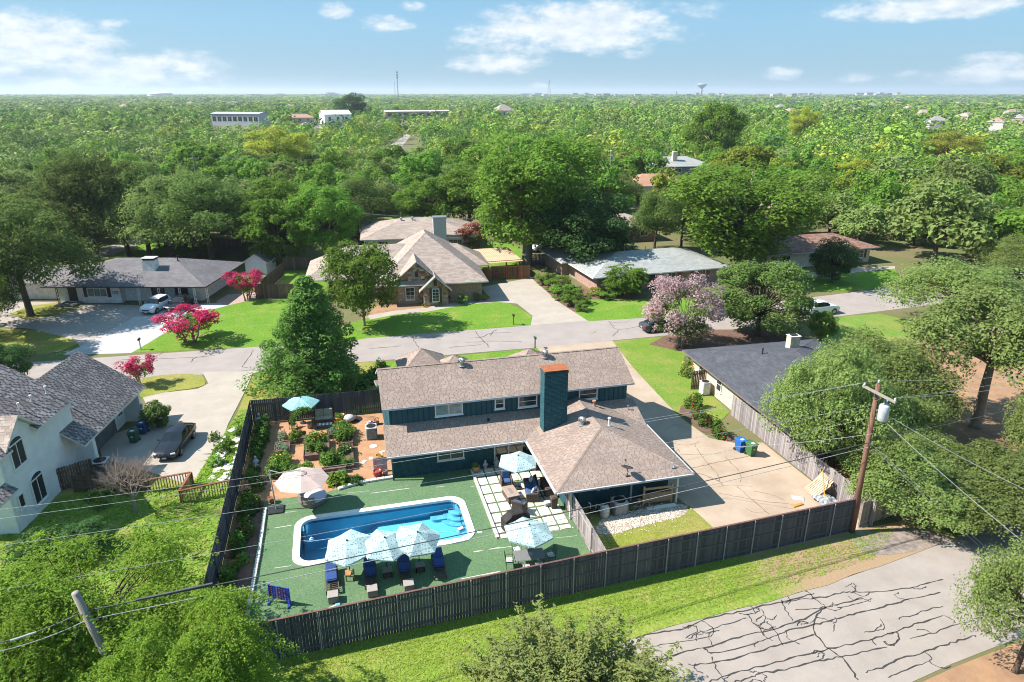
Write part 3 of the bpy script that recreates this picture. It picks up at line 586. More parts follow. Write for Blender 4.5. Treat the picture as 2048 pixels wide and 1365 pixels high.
for (x, z) in ((15.2,1.35),(15.55,1.4),(15.85,1.38)): MB().box(x,x+.22,36.5,36.598,z-.2,z+.22).build("meter_box", M_gutter, HM, HO)
MB().box(17.6,17.72,36.5,36.598,0,2.3).build("downspout", M_gutter, HM, HO)
ch = MB().box(13.25,15.0,42.35,43.35,2.4,7.35).build("chimney", brickmat("teal_chimney_brick", (0.036,0.125,0.145), (0.022,0.085,0.10), (0.011,0.042,0.052), bump=1.0, msize=0.016, bw=.26, bh=.10), HM, HO)
MB().box(13.2,15.05,42.3,43.4,7.352,7.44).build("chimney_crown", M_teal_brick, ch)
cc = MB(); cc.box(13.3,14.95,42.4,43.3,7.445,7.54); cc.add([(13.2,42.25,7.60),(15.05,42.25,7.60),(15.05,43.45,7.60),(13.2,43.45,7.60),(13.2,42.25,7.57),(15.05,42.25,7.57),(15.05,43.45,7.57),(13.2,43.45,7.57)], [(0,1,2,3),(7,6,5,4),(0,4,5,1),(1,5,6,2),(2,6,7,3),(3,7,4,0)])
cc.build("chimney_cap", mat("rusty_sheet", (0.36,0.125,0.045), 0.75, col2=(0.24,0.08,0.035), scale=2.5, metal=0.1), ch)
turbine(HM, (gp(924,735,6.35).x-12, 47.75-45, 6.42)); turbine(HM, (gp(1090,716,6.45).x-12, 47.8-45, 6.45))
def on_slope(px, py, z0, sl, ax, c0):
    d = _fw*FPX + _rt*(px-1024) - _up*(py-682.5); k = ax; t = (z0 - sl*c0 - CAM_H)/(d.z - sl*d[k]); return Vector((0, 0, CAM_H)) + d*t
p = on_slope(1166,848,ZE,-.356,0,21.4); 
for (px, py, f) in ((1164,850,'W'),): 
    q = on_slope(px, py, ZE, .356, 0, 11.95); turbine(HM, (q.x-12, q.y-45, q.z))
q = on_slope(1218,852,ZE,-.356,0,21.4); pipe(HM, (q.x-12, q.y-45, q.z), .55, .07, M_trim)
q = on_slope(1188,812,ZE,-.356,0,21.4); pipe(HM, (q.x-12, q.y-45, q.z), .35, .09, mat("clay_pipe", (0.4,0.22,0.14), 0.8))
q = on_slope(1256,820,3.42,.39,1,45.1); pipe(HM, (q.x-12, q.y-45, q.z), .3, .04)
q = on_slope(977,840,3.42,.39,1,45.1); pipe(HM, (q.x-12, q.y-45, q.z), .12, .08, M_black, False)
q = on_slope(1255,952,ZE,.35,1,35.2)
ds = MB(); ds.tube([(0,0,0),(0,0,.35),(-.08,-.05,.55)], .03); ds.cbox((0,0,.01), (.3,.2,.04)); ds.smooth = True
M_ = Matrix.Translation((-.1,-.05,.6)) @ Euler((R(-12), R(14), 0)).to_matrix().to_4x4()
ds.lathe([(.02,-.02),(.24,.02),(.40,.09),(.41,.10),(.24,.04),(.02,.0)], 16, M=M_); ds.tube([(-.1,.3,.62),(-.05,.35,.95)], .015, 4); ds.cbox((-.05,.33,1.0), (.08,.06,.12))
ds.build("satellite_dish", mat("dish_grey", (0.06,0.06,0.065), 0.5), HM, (q.x-12, q.y-45, q.z))
q = on_slope(1347,935,ZE,.35,1,35.2); mm_ = MB(); mm_.tube([(0,0,0),(.05,.05,1.1)], .025); mm_.tube([(.05,.05,1.1),(.2,-.05,1.35),(.3,-.1,1.2)], .02); mm_.cbox((0,0,.02), (.35,.25,.06)); mm_.build("service_mast", M_metal, HM, (q.x-12, q.y-45, q.z))

# ---------------------------------------------------------------- white stucco house, left
th = R(-9); HL = house("stucco_house", "tall white stucco house with dark shingle roofs and arched screened windows at the left edge", (-20.8, 51.3), th)
MB().box(-9,1.25,-8.6,-0.4,0,5.5).build("main_wall", M_stucco, HL)
MB().box(-6,1.15,-0.39,7.3,0,2.6).build("garage_wall", M_stucco, HL)
gf = [[(2.75,-2.3,2.75),(2.75,8.1,2.75),(-2.0,8.1,6.1),(-2.0,-2.3,6.1)], [(-6.7,8.1,2.75),(-6.7,-2.3,2.75),(-2.0,-2.3,6.1),(-2.0,8.1,6.1)]]
roof(HL, gf, M_underd, fascia=M_trim, name="garage_roof"); shingles(HL, [gf[0]], M_shB, 0.19, 0.42, gap=0.14, th=0.012, seed=6)
uf = [[(1.75,-5.2,5.55),(1.75,-0.3,5.55),(-2.6,-0.3,8.3),(-2.6,-5.2,8.3)], [(-7.0,-0.3,5.55),(-7,-9,5.55),(-2.6,-9,8.3),(-2.6,-0.3,8.3)], [(1.75,-9.2,5.55),(1.75,-7.9,5.55),(-2.6,-7.9,8.3),(-2.6,-9.2,8.3)]]
roof(HL, uf, M_underd, fascia=M_trim, name="upper_roof"); shingles(HL, [uf[0], uf[2]], M_shB, 0.19, 0.42, gap=0.14, th=0.012, seed=7)
gw = MB(); gw.prism([(1.0,0),(1.05,0)], 0, 0) if False else None
xg = 1.30; y0, y1, ym = -8.4, -4.6, -6.5; gw.add([(xg,y0,0),(xg,y1,0),(xg,y1,5.5),(xg,ym,7.0),(xg,y0,5.5),(-2,y0,0),(-2,y1,0),(-2,y1,5.5),(-2,ym,7.0),(-2,y0,5.5)], [(0,1,2,3,4),(1,6,7,2),(0,4,9,5)]); gw.build("gable_wall", M_stucco, HL)
cg = [[(xg+.35,ym,7.2),(-3,ym,7.2),(-3,y1+.35,5.35),(xg+.35,y1+.35,5.35)], [(xg+.35,y0-.35,5.35),(-3,y0-.35,5.35),(-3,ym,7.2),(xg+.35,ym,7.2)]]
roof(HL, cg, M_underd, fascia=M_trim, name="gable_roof"); shingles(HL, cg, mat("shingle_buff", (0.40,0.32,0.27), 0.95, col2=(0.3,0.24,0.2), scale=1, island=0.25), 0.2, 0.42, th=0.012, seed=8)
lf = [[(2.0,-11.5,3.3),(2.0,-8.7,3.3),(1.3,-8.7,3.75),(1.3,-11.5,3.75)]]; roof(HL, lf, M_underd, fascia=M_trim, name="lower_roof"); shingles(HL, lf, M_shB, 0.19, 0.42, gap=0.14, th=.010, seed=9)
def face_x(px, py, x0):       # point of HL's east wall plane at a pixel, in the house's own axes
    d = _fw*FPX + _rt*(px-1024) - _up*(py-682.5); Rm = Matrix.Rotation(-th, 3, 'Z'); o = Rm @ (Vector((0,0,CAM_H))-Vector((-20.8,51.3,0))); dd = Rm @ d; t = (x0-o.x)/dd.x; return o+dd*t
for (px, py, w_, h_, ar, xx) in ((35,905,1.45,1.6,True,1.335),(77,975,1.4,1.75,True,1.335),(42,998,.62,1.0,False,1.335)):
    q = face_x(px, py, xx); window(HL, (xx-.0, q.y, max(.3, q.z-h_/2-.15)), w_, h_, R(90), m=M_white, glass=M_screen, panes=2 if ar else 1, arch=ar)
gd = MB().box(1.152,1.2,0.8,5.2,0.03,2.2).build("garage_door", mat("dark_grey_door", (0.16,0.15,0.15), 0.7), HL)  # door in dark grey
MB().box(1.152,2.5,7.0,7.3,0,2.6).build("wing_wall", M_stucco, HL); MB().box(1.26,2.5,-0.9,-0.5,0,2.6).build("wing_wall", M_stucco, HL)
window(HL, (1.18,6.2,.9), .9, 1.2, R(90), glass=M_glass, mull=1, rows=2)
MB().cbox((2.55,7.15,1.3), (.1,.25,.4)).build("meter_box", mat("meter_blue", (0.3,0.36,0.45), .5), HL)
for (px, py) in ((117,790),(145,815)):
    q = face_x(px, py, 1.0); pipe(HL, (-.2 if px < 130 else .5, q.y+.5, 4.75 if px < 130 else 4.3), .75, .07, M_trim)
for y in (-1.3,-2.8,-4): pipe(HL, (.6-abs(y)*.1, y, 6.35), .5, .05, M_trim)

# ---------------------------------------------------------------- white brick ranch
rz = R(-14.5); HR = house("ranch_house", "white brick ranch house numbered 102 with grey hip roof and white chimney", (-26, 100), rz)
MB().prism([(-9.5,-4.3),(-1.2,-4.3),(-1.2,-3.2),(9.0,-3.2),(9.0,7),(-9.5,7)], 0, 2.45).build("wall", M_wbrick, HR)
hf = hip_faces(-10.8, 10.6, -5.4, 8.2, 2.5, .33)
roof(HR, hf, M_under, fascia=mat("dark_fascia", (0.05,0.05,0.055), .6)); shingles(HR, [hf[0], hf[2]], M_shD, 0.2, 0.5, seed=10)
wf = gable_faces(-19.5,-9.6,-3.4,5.2,2.45,.28); roof(HR, wf, M_shD, name="wing_roof"); MB().box(-18.6,-9.6,-2.6,4.6,0,2.4).build("wing_wall", M_wbrick, HR)
window(HR, (-4.2,-4.34,.85), 2.6, 1.2, panes=3, glass=M_glass_lit, m=M_trim)
for sx in (-5.75,-2.65): MB().box(sx-.22,sx+.22,-4.37,-4.302,.8,2.1).build("shutter", M_black, HR)
window(HR, (3.2,-3.24,.8), 1.7, 1.25, panes=2, m=M_black); window(HR, (6.3,-3.24,.8), 1.7, 1.25, panes=2, m=M_black)
MB().box(-8.0,-6.9,-4.36,-4.302,0,2.2).build("door", mat("front_door", (0.03,0.04,0.05), .4), HR)
MB().box(-7.9,-7.0,-4.5,-4.302,0,.3).build("step", M_trim, HR)
MB().box(-9.0,-6.3,-6.2,-4.31,.0,.22).build("porch_slab", mat("slate_porch", (0.16,0.17,0.17), .8), HR)
for (x, y) in ((-8.8,-5.3),(1.6,-5.1),(4.3,-5.1),(7.0,-5.1),(8.9,-5.1),(10.2,-4.4)):
    pb = MB()
    for q in (-.12,.12): pb.box(x+q-.025,x+q+.025,y-.025,y+.025,.0,2.4)
    for z in range(5): pb.tube([(x-.1,y,.2+z*.45),(x+.1,y,.5+z*.45)], .02, 4); pb.tube([(x+.1,y,.2+z*.45),(x-.1,y,.5+z*.45)], .02, 4)
    pb.build("iron_post", M_black if x < 0 else M_trim, HR)
cb = MB().box(1.0,2.6,-1.9,-0.6,3.0,5.1).build("chimney", M_wbrick, HR); MB().box(1.05,2.55,-1.85,-.65,5.102,5.35).build("chimney_cap", M_black, cb); MB().box(.95,2.65,-1.95,-.55,5.352,5.42).build("chimney_crown", M_trim, cb)
pipe(HR, (4.6,.6,4.6), .5, .06, M_black)
def text_obj(s, size, m, parent, loc, rot, ext=0.01):
    cu = bpy.data.curves.new("number_text", 'FONT'); cu.body = s; cu.size = size; cu.extrude = ext
    o = bpy.data.objects.new("number_text", cu); dg = bpy.context.evaluated_depsgraph_get(); COL.objects.link(o)
    bpy.context.view_layer.update(); me = bpy.data.meshes.new_from_object(o.evaluated_get(bpy.context.evaluated_depsgraph_get())); bpy.data.objects.remove(o)
    me.materials.clear(); me.materials.append(m); q = link("house_number", me, parent, loc); q.rotation_euler = rot; return q
text_obj("102", .62, M_black, HR, (-2.3,-4.33,1.2), (R(90),0,0))

# ---------------------------------------------------------------- white shed
HS = house("garden_shed", "small white gabled shed beside the grey ranch roof", (-12.0, 109.5), R(-14), "shed")
MB().prism([(-1.6,-2),(1.6,-2),(1.6,2.4),(-1.6,2.4)], 0, 2.0).build("wall", M_white, HS)
sg = MB(); sg.add([(-1.6,-2.002,2),(1.6,-2.002,2),(0,-2.002,3.0)], [(0,1,2)]); sg.build("gable_wall", M_white, HS)
sf = gable_faces(-2.0,2.0,-2.3,2.7,1.85,.62,'y'); roof(HS, sf, M_shC, .1, fascia=M_white); MB().box(-.9,.9,-2.04,-2.004,.05,1.85).build("door", M_white, HS)

# ---------------------------------------------------------------- stone house, centre
HC = house("stone_house", "brick and stone house with steep taupe hip roofs and a small gabled entry", (12, 92), R(-3))
MB().prism([(-12,-1),(-7,-1),(-7,-5.6),(-1.2,-5.6),(-1.2,-6.8),(1.7,-6.8),(1.7,-6.0),(6.2,-6.0),(6.2,4),(6,9),(-12,9)], 0, 2.75).build("wall", M_brick, HC)
A_, B_ = (-.4,2.2,7.7), (-.4,5,7.7); hc1 = [[(-7.6,-6.8,2.75),(7,-6.8,2.75),A_],[(7,-6.8,2.75),(7,11.5,2.75),B_,A_],[(7,11.5,2.75),(-7.6,11.5,2.75),B_],[(-7.6,11.5,2.75),(-7.6,-6.8,2.75),A_,B_]]
hc2 = hip_faces(-16.8,2.5,-2.0,9.8,2.75,.55)
hc3 = hip_faces(-4,8.6,2.2,10.6,2.7,.6)
roof(HC, hc1, M_under, fascia=M_trim, name="main_roof"); roof(HC, hc2, M_under, fascia=M_trim, name="wing_roof"); roof(HC, hc3, M_under, fascia=M_trim, name="rear_roof")
shingles(HC, [f for f in hc1+hc2+hc3], M_shE, 0.24, 0.55, th=.010, seed=11)
# stone gables: each stone its own block
def stone_gable(parent, x0, x1, y, z0, zt, slope, seed, holes=()):
    rg = random.Random(seed); mm = [mat("stone_buff", (0.50,0.36,0.20), .9, col2=(0.4,0.27,0.14), objrand=.45), mat("stone_grey", (0.42,0.36,0.29), .9, col2=(0.32,0.27,0.21), objrand=.3), mat("stone_rust", (0.36,0.19,0.09), .9, objrand=.3)]
    z = z0; xm = (x0+x1)/2
    while z < zt:
        h = rg.uniform(.22,.4); x = x0
        while x < x1-.1:
            w_ = min(rg.uniform(.3,.75), x1-x); cx = x+w_/2
            if z+h < zt-abs(cx-xm)*slope+.12 and not any(a-.02 < cx+w_/2 and cx-w_/2 < b+.02 and c < z+h and z < d for a, b, c, d in holes):
                MB().rbox((cx, y+rg.uniform(-.02,.01), z+h/2), (w_-.03, .09, h-.03), .02).build("stone", rg.choice(mm), parent)
            x += w_
        z += h
HG1 = HC; n0_ = len(KIDS[HC.name])
gm = MB(); gm.add([(-3.4,-6.0,0),(1.6,-6.0,0),(1.6,-6.0,3.3),(-0.9,-6.0,5.4),(-3.4,-6.0,3.3),(-3.4,-3,0),(1.6,-3,0),(1.6,-3,3.3),(-.9,-3,5.4),(-3.4,-3,3.3)], [(0,1,2,3,4),(1,6,7,2),(0,4,9,5)]); gm.build("stone_gable_wall", mat("stone_mortar", (0.40,0.34,0.27), .95), HG1)
stone_gable(HG1, -3.35, 1.55, -6.05, .1, 5.4, .85, 1, ((-2.6,-1.1,.3,2.3),(-1.2,-.6,3.5,4.3)))
g2 = [[(-4.3,-6.6,2.8),(-4.3,1,2.8),(-.9,1,5.75),(-.9,-6.6,5.75)][::-1], [(2.5,-6.6,2.8),(2.5,1,2.8),(-.9,1,5.75),(-.9,-6.6,5.75)]]
roof(HG1, g2, M_under, fascia=M_trim, name="gable_roof"); shingles(HG1, g2, M_shE, .24, .55, th=.010, seed=12)
ge = MB(); ge.add([(-.2,-7.3,0),(2.9,-7.3,0),(2.9,-7.3,2.2),(1.35,-7.3,3.6),(-.2,-7.3,2.2),(-.2,-5.9,0),(2.9,-5.9,0),(2.9,-5.9,2.2),(1.35,-5.9,3.6),(-.2,-5.9,2.2)], [(0,1,2,3,4),(1,6,7,2),(0,4,9,5)]); ge.build("entry_wall", mat("stone_mortar", (0,0,0)), HG1)
stone_gable(HG1, -.15, 2.85, -7.35, .05, 3.55, .9, 2, ((.75,1.95,.2,2.3),(1.1,1.6,2.5,3.2)))
g3 = [[(1.35,-7.8,3.95),(1.35,-4,3.95),(-.75,-4,2.05),(-.75,-7.8,2.05)][::-1], [(1.35,-7.8,3.95),(1.35,-4,3.95),(3.45,-4,2.05),(3.45,-7.8,2.05)]]
roof(HG1, g3, M_under, fascia=M_trim, name="entry_roof"); shingles(HG1, g3, M_shE, .24, .55, th=.010, seed=13)
window(HG1, (1.35,-7.42,.55), .95, 1.75, rows=4, mull=1, m=M_trim); window(HG1, (-1.85,-6.12,.6), 1.2, 1.7, rows=3, mull=1, m=M_trim)
for x in (.72,1.98): MB().box(x-.16,x+.16,-7.44,-7.405,.5,2.35).build("shutter", mat("shutter_brown", (.09,.045,.03), .7), HG1)
for (x, y, z) in ((1.35,-7.42,2.65),(-.9,-6.12,3.6)): MB().box(x-.2,x+.2,y,y+.06,z,z+.75).build("louvre", mat("shutter_brown", (.09,.045,.03), .7), HG1)

for c_ in KIDS[HC.name][n0_:]: c_.location.x -= 1.4
# ---------------------------------------------------------------- ranch behind it with a pale chimney
HB = house("ranch_house", "low ranch house with pale chimney behind the stone house", (14, 121), R(-4))
MB().box(-9.2,9.3,-4,4.6,0,2.6).build("wall", M_white, HB); bf = hip_faces(-10.2,10.4,-5,11,2.6,.28); roof(HB, bf, M_under, fascia=M_white); shingles(HB, [bf[0],bf[2],bf[3]], M_shE, .28, .7, th=.010, seed=14)
cb = MB().box(2.2,4.4,-5.6,-4.02,0,6.0).build("chimney", mat("pale_siding", (0.42,0.46,0.48), .7, var=.04), HB); MB().box(2.1,4.5,-5.7,-3.9,6.002,6.2).build("chimney_cap", M_metal, cb)
window(HB, (6.0,-4.04,.9), 2.4, 1.1, panes=3, m=M_white); window(HB, (-6.5,-4.04,.9), 1.8, 1.2, panes=2)
for x in (-3,-1,5): turbine(HB, (x,1.9,4.5), .16)

# ---------------------------------------------------------------- grey-roofed brick ranch, right of the drive
HG = house("ranch_house", "red brick ranch house under a broad pale grey hip roof right of the concrete drive", (43.5, 91), R(3))
MB().box(-9.9,9.8,-5.4,5,0,2.4).build("wall", M_redbrick, HG); gf = hip_faces(-11,10.9,-6.5,6.2,2.45,.30); roof(HG, gf, M_under, fascia=M_trim); shingles(HG, [gf[0],gf[2],gf[3]], M_shF, .2, .5, seed=15)
gw_ = hip_faces(-11.8,-4.5,3,13,2.4,.3); roof(HG, gw_, M_shF, name="wing_roof"); MB().box(-11,-5.2,5.01,12.4,0,2.35).build("wing_wall", M_redbrick, HG)
for (x, w_) in ((-7.5,1.6),(1.6,1.4),(6.2,1.8)): window(HG, (x,-5.44,.8), w_, 1.3, panes=2, m=M_trim)
for x in (0.3,2.9,4.9,7.6): MB().box(x-.2,x+.2,-5.46,-5.402,.7,2.2).build("shutter", M_wood, HG)
MB().box(-2.0,-1.0,-5.46,-5.402,0,2.1).build("door", M_black, HG); pipe(HG, (0,-.2,4.3), .4, .06); pipe(HG, (-3,.6,4.2), .4, .05)

# ---------------------------------------------------------------- cream brick neighbour, right of the drive
HN = house("brick_house", "cream brick house with blue grey shingle roof behind the grey side fence", (38.5, 47.5), R(-2))
MB().box(-6.6,6.2,-9.2,7.2,0,2.55).build("wall", M_brickc, HN)
nf = hip_faces(-7.5,7.0,-10,8.0,2.6,.27); roof(HN, nf, M_under, fascia=mat("neighbour_fascia", (.2,.16,.14), .7)); shingles(HN, nf, M_shC, .16, .42, seed=16)
cb = MB().cbox((1.2,3.4,4.35), (.95,.7,1.3)).build("chimney", M_brickc, HN); MB().cbox((1.2,3.4,5.08), (.6,.4,.1)).build("chimney_cap", M_black, cb); MB().cbox((1.2,3.4,5.015),(1.1,.85,.03)).build("chimney_crown", M_trim, cb)
pipe(HN, (-2.6,2.2,3.8), .6, .06, M_black); pipe(HN, (-2.8,-4,3.7), .12, .09, M_black, False)
for y in (5.4,2.0,-7.4): window(HN, (-6.64,y,.75), .9, 1.35, R(-90), m=M_trim, rows=2)

# ---------------------------------------------------------------- brown-roofed house on the right
p0 = gp(1640,535); HW = house("brown_roof_house", "cream house with red brown roof half hidden behind street trees", (p0.x+1, p0.y+5), R(2))
MB().box(-10.5,9,-4,4.5,0,2.5).build("wall", M_brickc, HW); wf = hip_faces(-11.5,10,-5,5.5,2.55,.32); roof(HW, wf, M_under); shingles(HW, [wf[0],wf[2],wf[3]], M_shG, .25, .6, th=.010, seed=17)
for x in (-7,-2,7): window(HW, (x,-4.04,.8), 1.5, 1.3, mull=1, rows=2, m=M_trim)
for x in (5.9,8.1): MB().box(x-.18,x+.18,-4.07,-4.002,.75,2.2).build("shutter", mat("shutter_red", (.2,.05,.03), .7), HW)
# houses glimpsed among the trees
def glimpse(px, py, w_, d_, ze, sl, rm, wm, label, rz=0.0, base=None, wins=3, name="house", cat="house", gable=None):
    p = gp(px, py); H = house(name, label, (p.x, p.y+d_/2), rz, cat); MB().box(-w_/2+.6,w_/2-.6,-d_/2+.6,d_/2-.6,0,ze-.02).build("wall", wm, H)
    f = gable_faces(-w_/2,w_/2,-d_/2,d_/2,ze,sl) if gable else hip_faces(-w_/2,w_/2,-d_/2,d_/2,ze,sl)
    if gable: MB().add([(-w_/2+.7,-d_/2+.6,ze-.02),(-w_/2+.7,d_/2-.6,ze-.02),(-w_/2+.7,0,ze+sl*(d_/2-.6))], [(0,1,2)]).build("gable_wall", wm, H); MB().add([(w_/2-.7,-d_/2+.6,ze-.02),(w_/2-.7,d_/2-.6,ze-.02),(w_/2-.7,0,ze+sl*(d_/2-.6))], [(0,1,2)]).build("gable_wall", wm, H)
    roof(H, f, rm, fascia=M_trim)
    for k in range(wins): window(H, (-w_/2+w_*(k+.7)/(wins+.4), -d_/2+.56, ze*.35), w_*.07+.5, ze*.42, panes=2, m=M_trim)
    return H
H1 = glimpse(1248,486,14,10,2.8,.35,M_shE,M_brick,"low taupe-roofed house above the lilac crape myrtle")
H2 = glimpse(1330,395,20,13,3,.38,mat("shingle_orange", (.40,.23,.14), .95, col2=(.3,.16,.1), scale=.4),M_brickc,"house with a terracotta orange roof among the trees", R(-6)); MB().cbox((-7,4,5.2),(1,1,2)).build("chimney", M_brick, H2)
H3 = glimpse(1360,352,26,15,3,.35,M_shF,mat("grey_wall", (.2,.24,.28), .8),"grey-roofed house with a brick chimney beyond the terracotta roof", R(-4)); MB().cbox((0,-3,6),(1.6,1.2,3)).build("chimney", M_brickc, H3)
H4 = glimpse(1790,372,16,11,3.2,.35,M_shC,M_white,"blue-grey roofed house showing between the trunks of a yellow green tree")
H5 = glimpse(480,252,46,16,9.5,.16,mat("metal_roof", (.40,.46,.52), .5, var=.06),mat("school_wall", (.42,.47,.55), .8),"long two-storey hall with pale blue metal roof above the trees", R(-28), wins=9, name="school_hall", cat="building", gable=True)
H6 = glimpse(672,250,24,26,8.5,.25,mat("white_metal_roof", (.7,.72,.74), .5, var=.05),M_white,"white gabled hall beside the car park", R(10), wins=3, name="church_hall", cat="building", gable=True)
H7 = glimpse(835,238,70,16,7.5,.12,mat("white_metal_roof", (0,0,0)),mat("tan_wall", (.45,.36,.28), .8),"long low building with a white roof behind the white hall", R(5), wins=8, name="long_building", cat="building", gable=True)
H8 = glimpse(600,246,26,14,4.5,.45,mat("roof_salmon", (.42,.25,.19), .9),mat("tan_wall", (0,0,0)),"salmon-roofed house left of the white hall", wins=3)
H9 = glimpse(1010,236,22,18,7.5,.7,M_shE,M_brickc,"tall grey brown roofed house standing over the far trees", R(12), wins=4)
H10 = glimpse(610,378,13,9,2.8,.35,M_shE,M_white,"small pale house front showing through the trees under the yellow pine", wins=2)
# ================================================================ FENCES
M_fdark = mat("stained_charcoal_board", (0.085,0.083,0.09), 0.85, col2=(0.06,0.058,0.064), scale=2, objrand=0.35, stretch=(6,6,.5))
M_fpost = mat("galvanised_post", (0.36,0.33,0.31), 0.6, var=0.15, scale=6)
M_frail = mat("stained_rail", (0.10,0.097,0.103), 0.8, var=.15)
M_fgrey = mat("weathered_board", (0.30,0.27,0.265), 0.9, col2=(0.21,0.185,0.18), scale=2, objrand=0.3, stretch=(6,6,.5))
M_fbrown = mat("brown_board", (0.17,0.11,0.075), 0.9, col2=(0.11,0.07,0.05), scale=2, objrand=0.3, stretch=(6,6,.5))
def fence(name, label, a, b, h, m, post_m=None, rail_m=None, bw=0.145, gap=0.012, side=1, spacing=2.0, rails=(0.25, 1.2, 2.1), cap=None, post_out=True, limit=290, group=None):
    a, b = Vector((*a, 0)), Vector((*b, 0)); d = b-a; Ln = d.length; rz = math.atan2(d.y, d.x)
    F = thing(name, label, "fence", a, rz, group); n = int(Ln/(bw+gap)); me = MB().box(0, bw, -.01, .01, 0, 1).mesh("board", m)
    extra = MB()
    for i in range(n):
        x = i*Ln/n; hh = h+random.uniform(-.025, .02)
        if i < limit:
            o = link("board", me, F, (x, random.uniform(-.004, .004), .03)); o.scale = (1, 1, hh)
        else: extra.box(x, x+bw, -.01, .01, .03, hh)
    if extra.v: extra.build("board", m, F)["kind"] = 'stuff'
    k = max(1, round(Ln/spacing)); pm = MB().lathe([(.035, 0), (.035, h+.02), (.01, h+.04)], 6).mesh("post", post_m or m)
    for i in range(k+1): link("post", pm, F, (Ln*i/k, -side*.075, 0))
    rm_ = {}
    for i in range(k):
        for z in rails: link("rail", MB().box(.04, Ln/k-.04, -.02, .02, -.045, .045).mesh("rail", rail_m or m) if 'r' not in rm_ else rm_['r'], F, (Ln*i/k, -side*.032, z)); rm_['r'] = KIDS[F.name][-1].data
    if cap: MB().box(0, Ln, -.06, .05, h+.03, h+.07).build("cap_rail", cap, F)
    return F
FL, FR = (-8.25, 27.8), (29.95, 29.9)
fence("charcoal_fence", "long charcoal stained board fence along the rear grass verge", FL, FR, 2.35, M_fdark, M_fpost, M_frail, side=1, spacing=1.9, rails=(.35,1.2,2.0), cap=mat("red_brown_cap", (.17,.085,.075), .8))
fence("charcoal_fence", "charcoal stained board fence down the garden and pool side next to the weedy yard", (-8.25,27.9), (-8.2,54.9), 2.2, M_fdark, M_frail, M_frail, side=1, spacing=2.3, rails=(.35,1.2,1.9))
fence("charcoal_fence", "charcoal gated board fence behind the raised garden beds", (-8.1,55.0), (2.35,54.7), 2.1, M_fdark, M_frail, M_frail, side=1, spacing=1.75, rails=(.4,1.75))
fence("grey_fence", "weathered grey board fence between the patio and the small back lawn", (13.15,36.5), (13.05,29.45), 1.9, M_fgrey, M_fgrey, M_fgrey, side=1, spacing=2.4, rails=(.35,1.5))
fence("grey_fence", "weathered grey board fence along the right side of the tan driveway", (31.3,46.5), (31.3,30.0), 1.9, M_fgrey, M_fgrey, M_fgrey, side=-1, spacing=2.4, rails=(.35,1.5))
fence("short_fence", "short brown fence screening the neighbour's white air conditioner", (30.6,52.3), (32.0,52.3), 1.8, M_fbrown, rails=(.3,1.5))
fence("grey_fence", "weathered tan board fence beside the tall utility pole under the oaks", (30.4,30.1), (43.5,32.4), 1.8, mat("tan_board", (.34,.27,.2), .9, col2=(.25,.19,.14), scale=2, objrand=.3), rails=(.35,1.5), spacing=2.4)
fence("cedar_fence", "cedar board fence at the back of the stone house lawn", tuple(gp(512,597)[:2]), tuple(gp(601,597)[:2]), 2.0, M_fbrown, rails=(.4,1.6), side=-1)
fence("cedar_fence", "brown board fence running back from the crape myrtle to the shed", tuple(gp(524,590)[:2]), tuple(gp(568,552)[:2]), 2.0, M_fbrown, rails=(.4,1.6))
fence("cedar_fence", "dark brown board fence closing the lawn behind the stone house", tuple(gp(568,541)[:2]), tuple(gp(655,540)[:2]), 2.0, M_fbrown, rails=(.4,1.6), side=-1)
F_ = fence("picket_gate", "red cedar slatted drive gate with visible gaps in front of the pergola", tuple(gp(985,560)[:2]), tuple(gp(1036,559)[:2]), 2.0, M_wood, mat("black_paint", (0,0,0)), M_wood, bw=.15, gap=.09, rails=(.3,1.1,1.9), spacing=4.2)
fence("cedar_fence", "solid red cedar panel right of the slatted drive gate", tuple(gp(1037,559)[:2]), tuple(gp(1060,557)[:2]), 2.0, M_wood, rails=(.4,1.6), side=-1)
fence("cedar_fence", "solid red cedar panel between the stone house and the slatted gate", tuple(gp(966,562)[:2]), tuple(gp(984,561)[:2]), 2.0, M_wood, rails=(.4,1.6), side=-1)
fence("dark_fence", "dark board fence behind the white ranch house under the oaks", tuple(gp(330,495)[:2]), tuple(gp(485,500)[:2]), 1.9, M_fbrown, spacing=2.4, rails=(.4,1.6))
fence("dark_fence", "dark board fence under the big tree behind the cottage garden", tuple(gp(1062,530)[:2]), tuple(gp(1128,530)[:2]), 1.8, M_fdark, spacing=2.4, rails=(.4,1.6), gap=.06)
fence("brown_fence", "old brown board fence by the stucco house garage corner", tuple(gp(98,990)[:2]), tuple(gp(190,960)[:2]), 1.7, M_fbrown, rails=(.4,1.4))
fence("brown_fence", "old brown board fence behind the bare dead tree", tuple(gp(150,985)[:2]), tuple(gp(300,985)[:2]), 1.3, M_fbrown, rails=(.4,1.0))
def railing(label, a, b, h=1.0):
    a, b = Vector((*a, 0)), Vector((*b, 0)); d = b-a; Ln = d.length; T = thing("deck_railing", label, "railing", a, math.atan2(d.y, d.x)); n = int(Ln/.17)
    me = MB().box(-.03, .03, -.02, .02, .02, h-.03).mesh("baluster", M_woodp)
    for i in range(n): link("baluster", me, T, (Ln*(i+.5)/n, 0, 0))
    MB().box(-.05, Ln+.05, -.09, .09, h-.028, h+.02).build("handrail", M_wood, T)
    for x in (0, Ln): MB().box(x-.05, x+.05, .022, .12, 0, h-.03).build("post", M_wood, T)
railing("wooden baluster railing in front of the parked black sedan", tuple(gp(300,985)[:2]), tuple(gp(383,970)[:2])); railing("wooden baluster railing ending at the charcoal side fence", tuple(gp(363,1008)[:2]), tuple(gp(466,985)[:2]))
railing("short wooden railing joining the two baluster runs", tuple(gp(385,970)[:2]), tuple(gp(364,1006)[:2]))

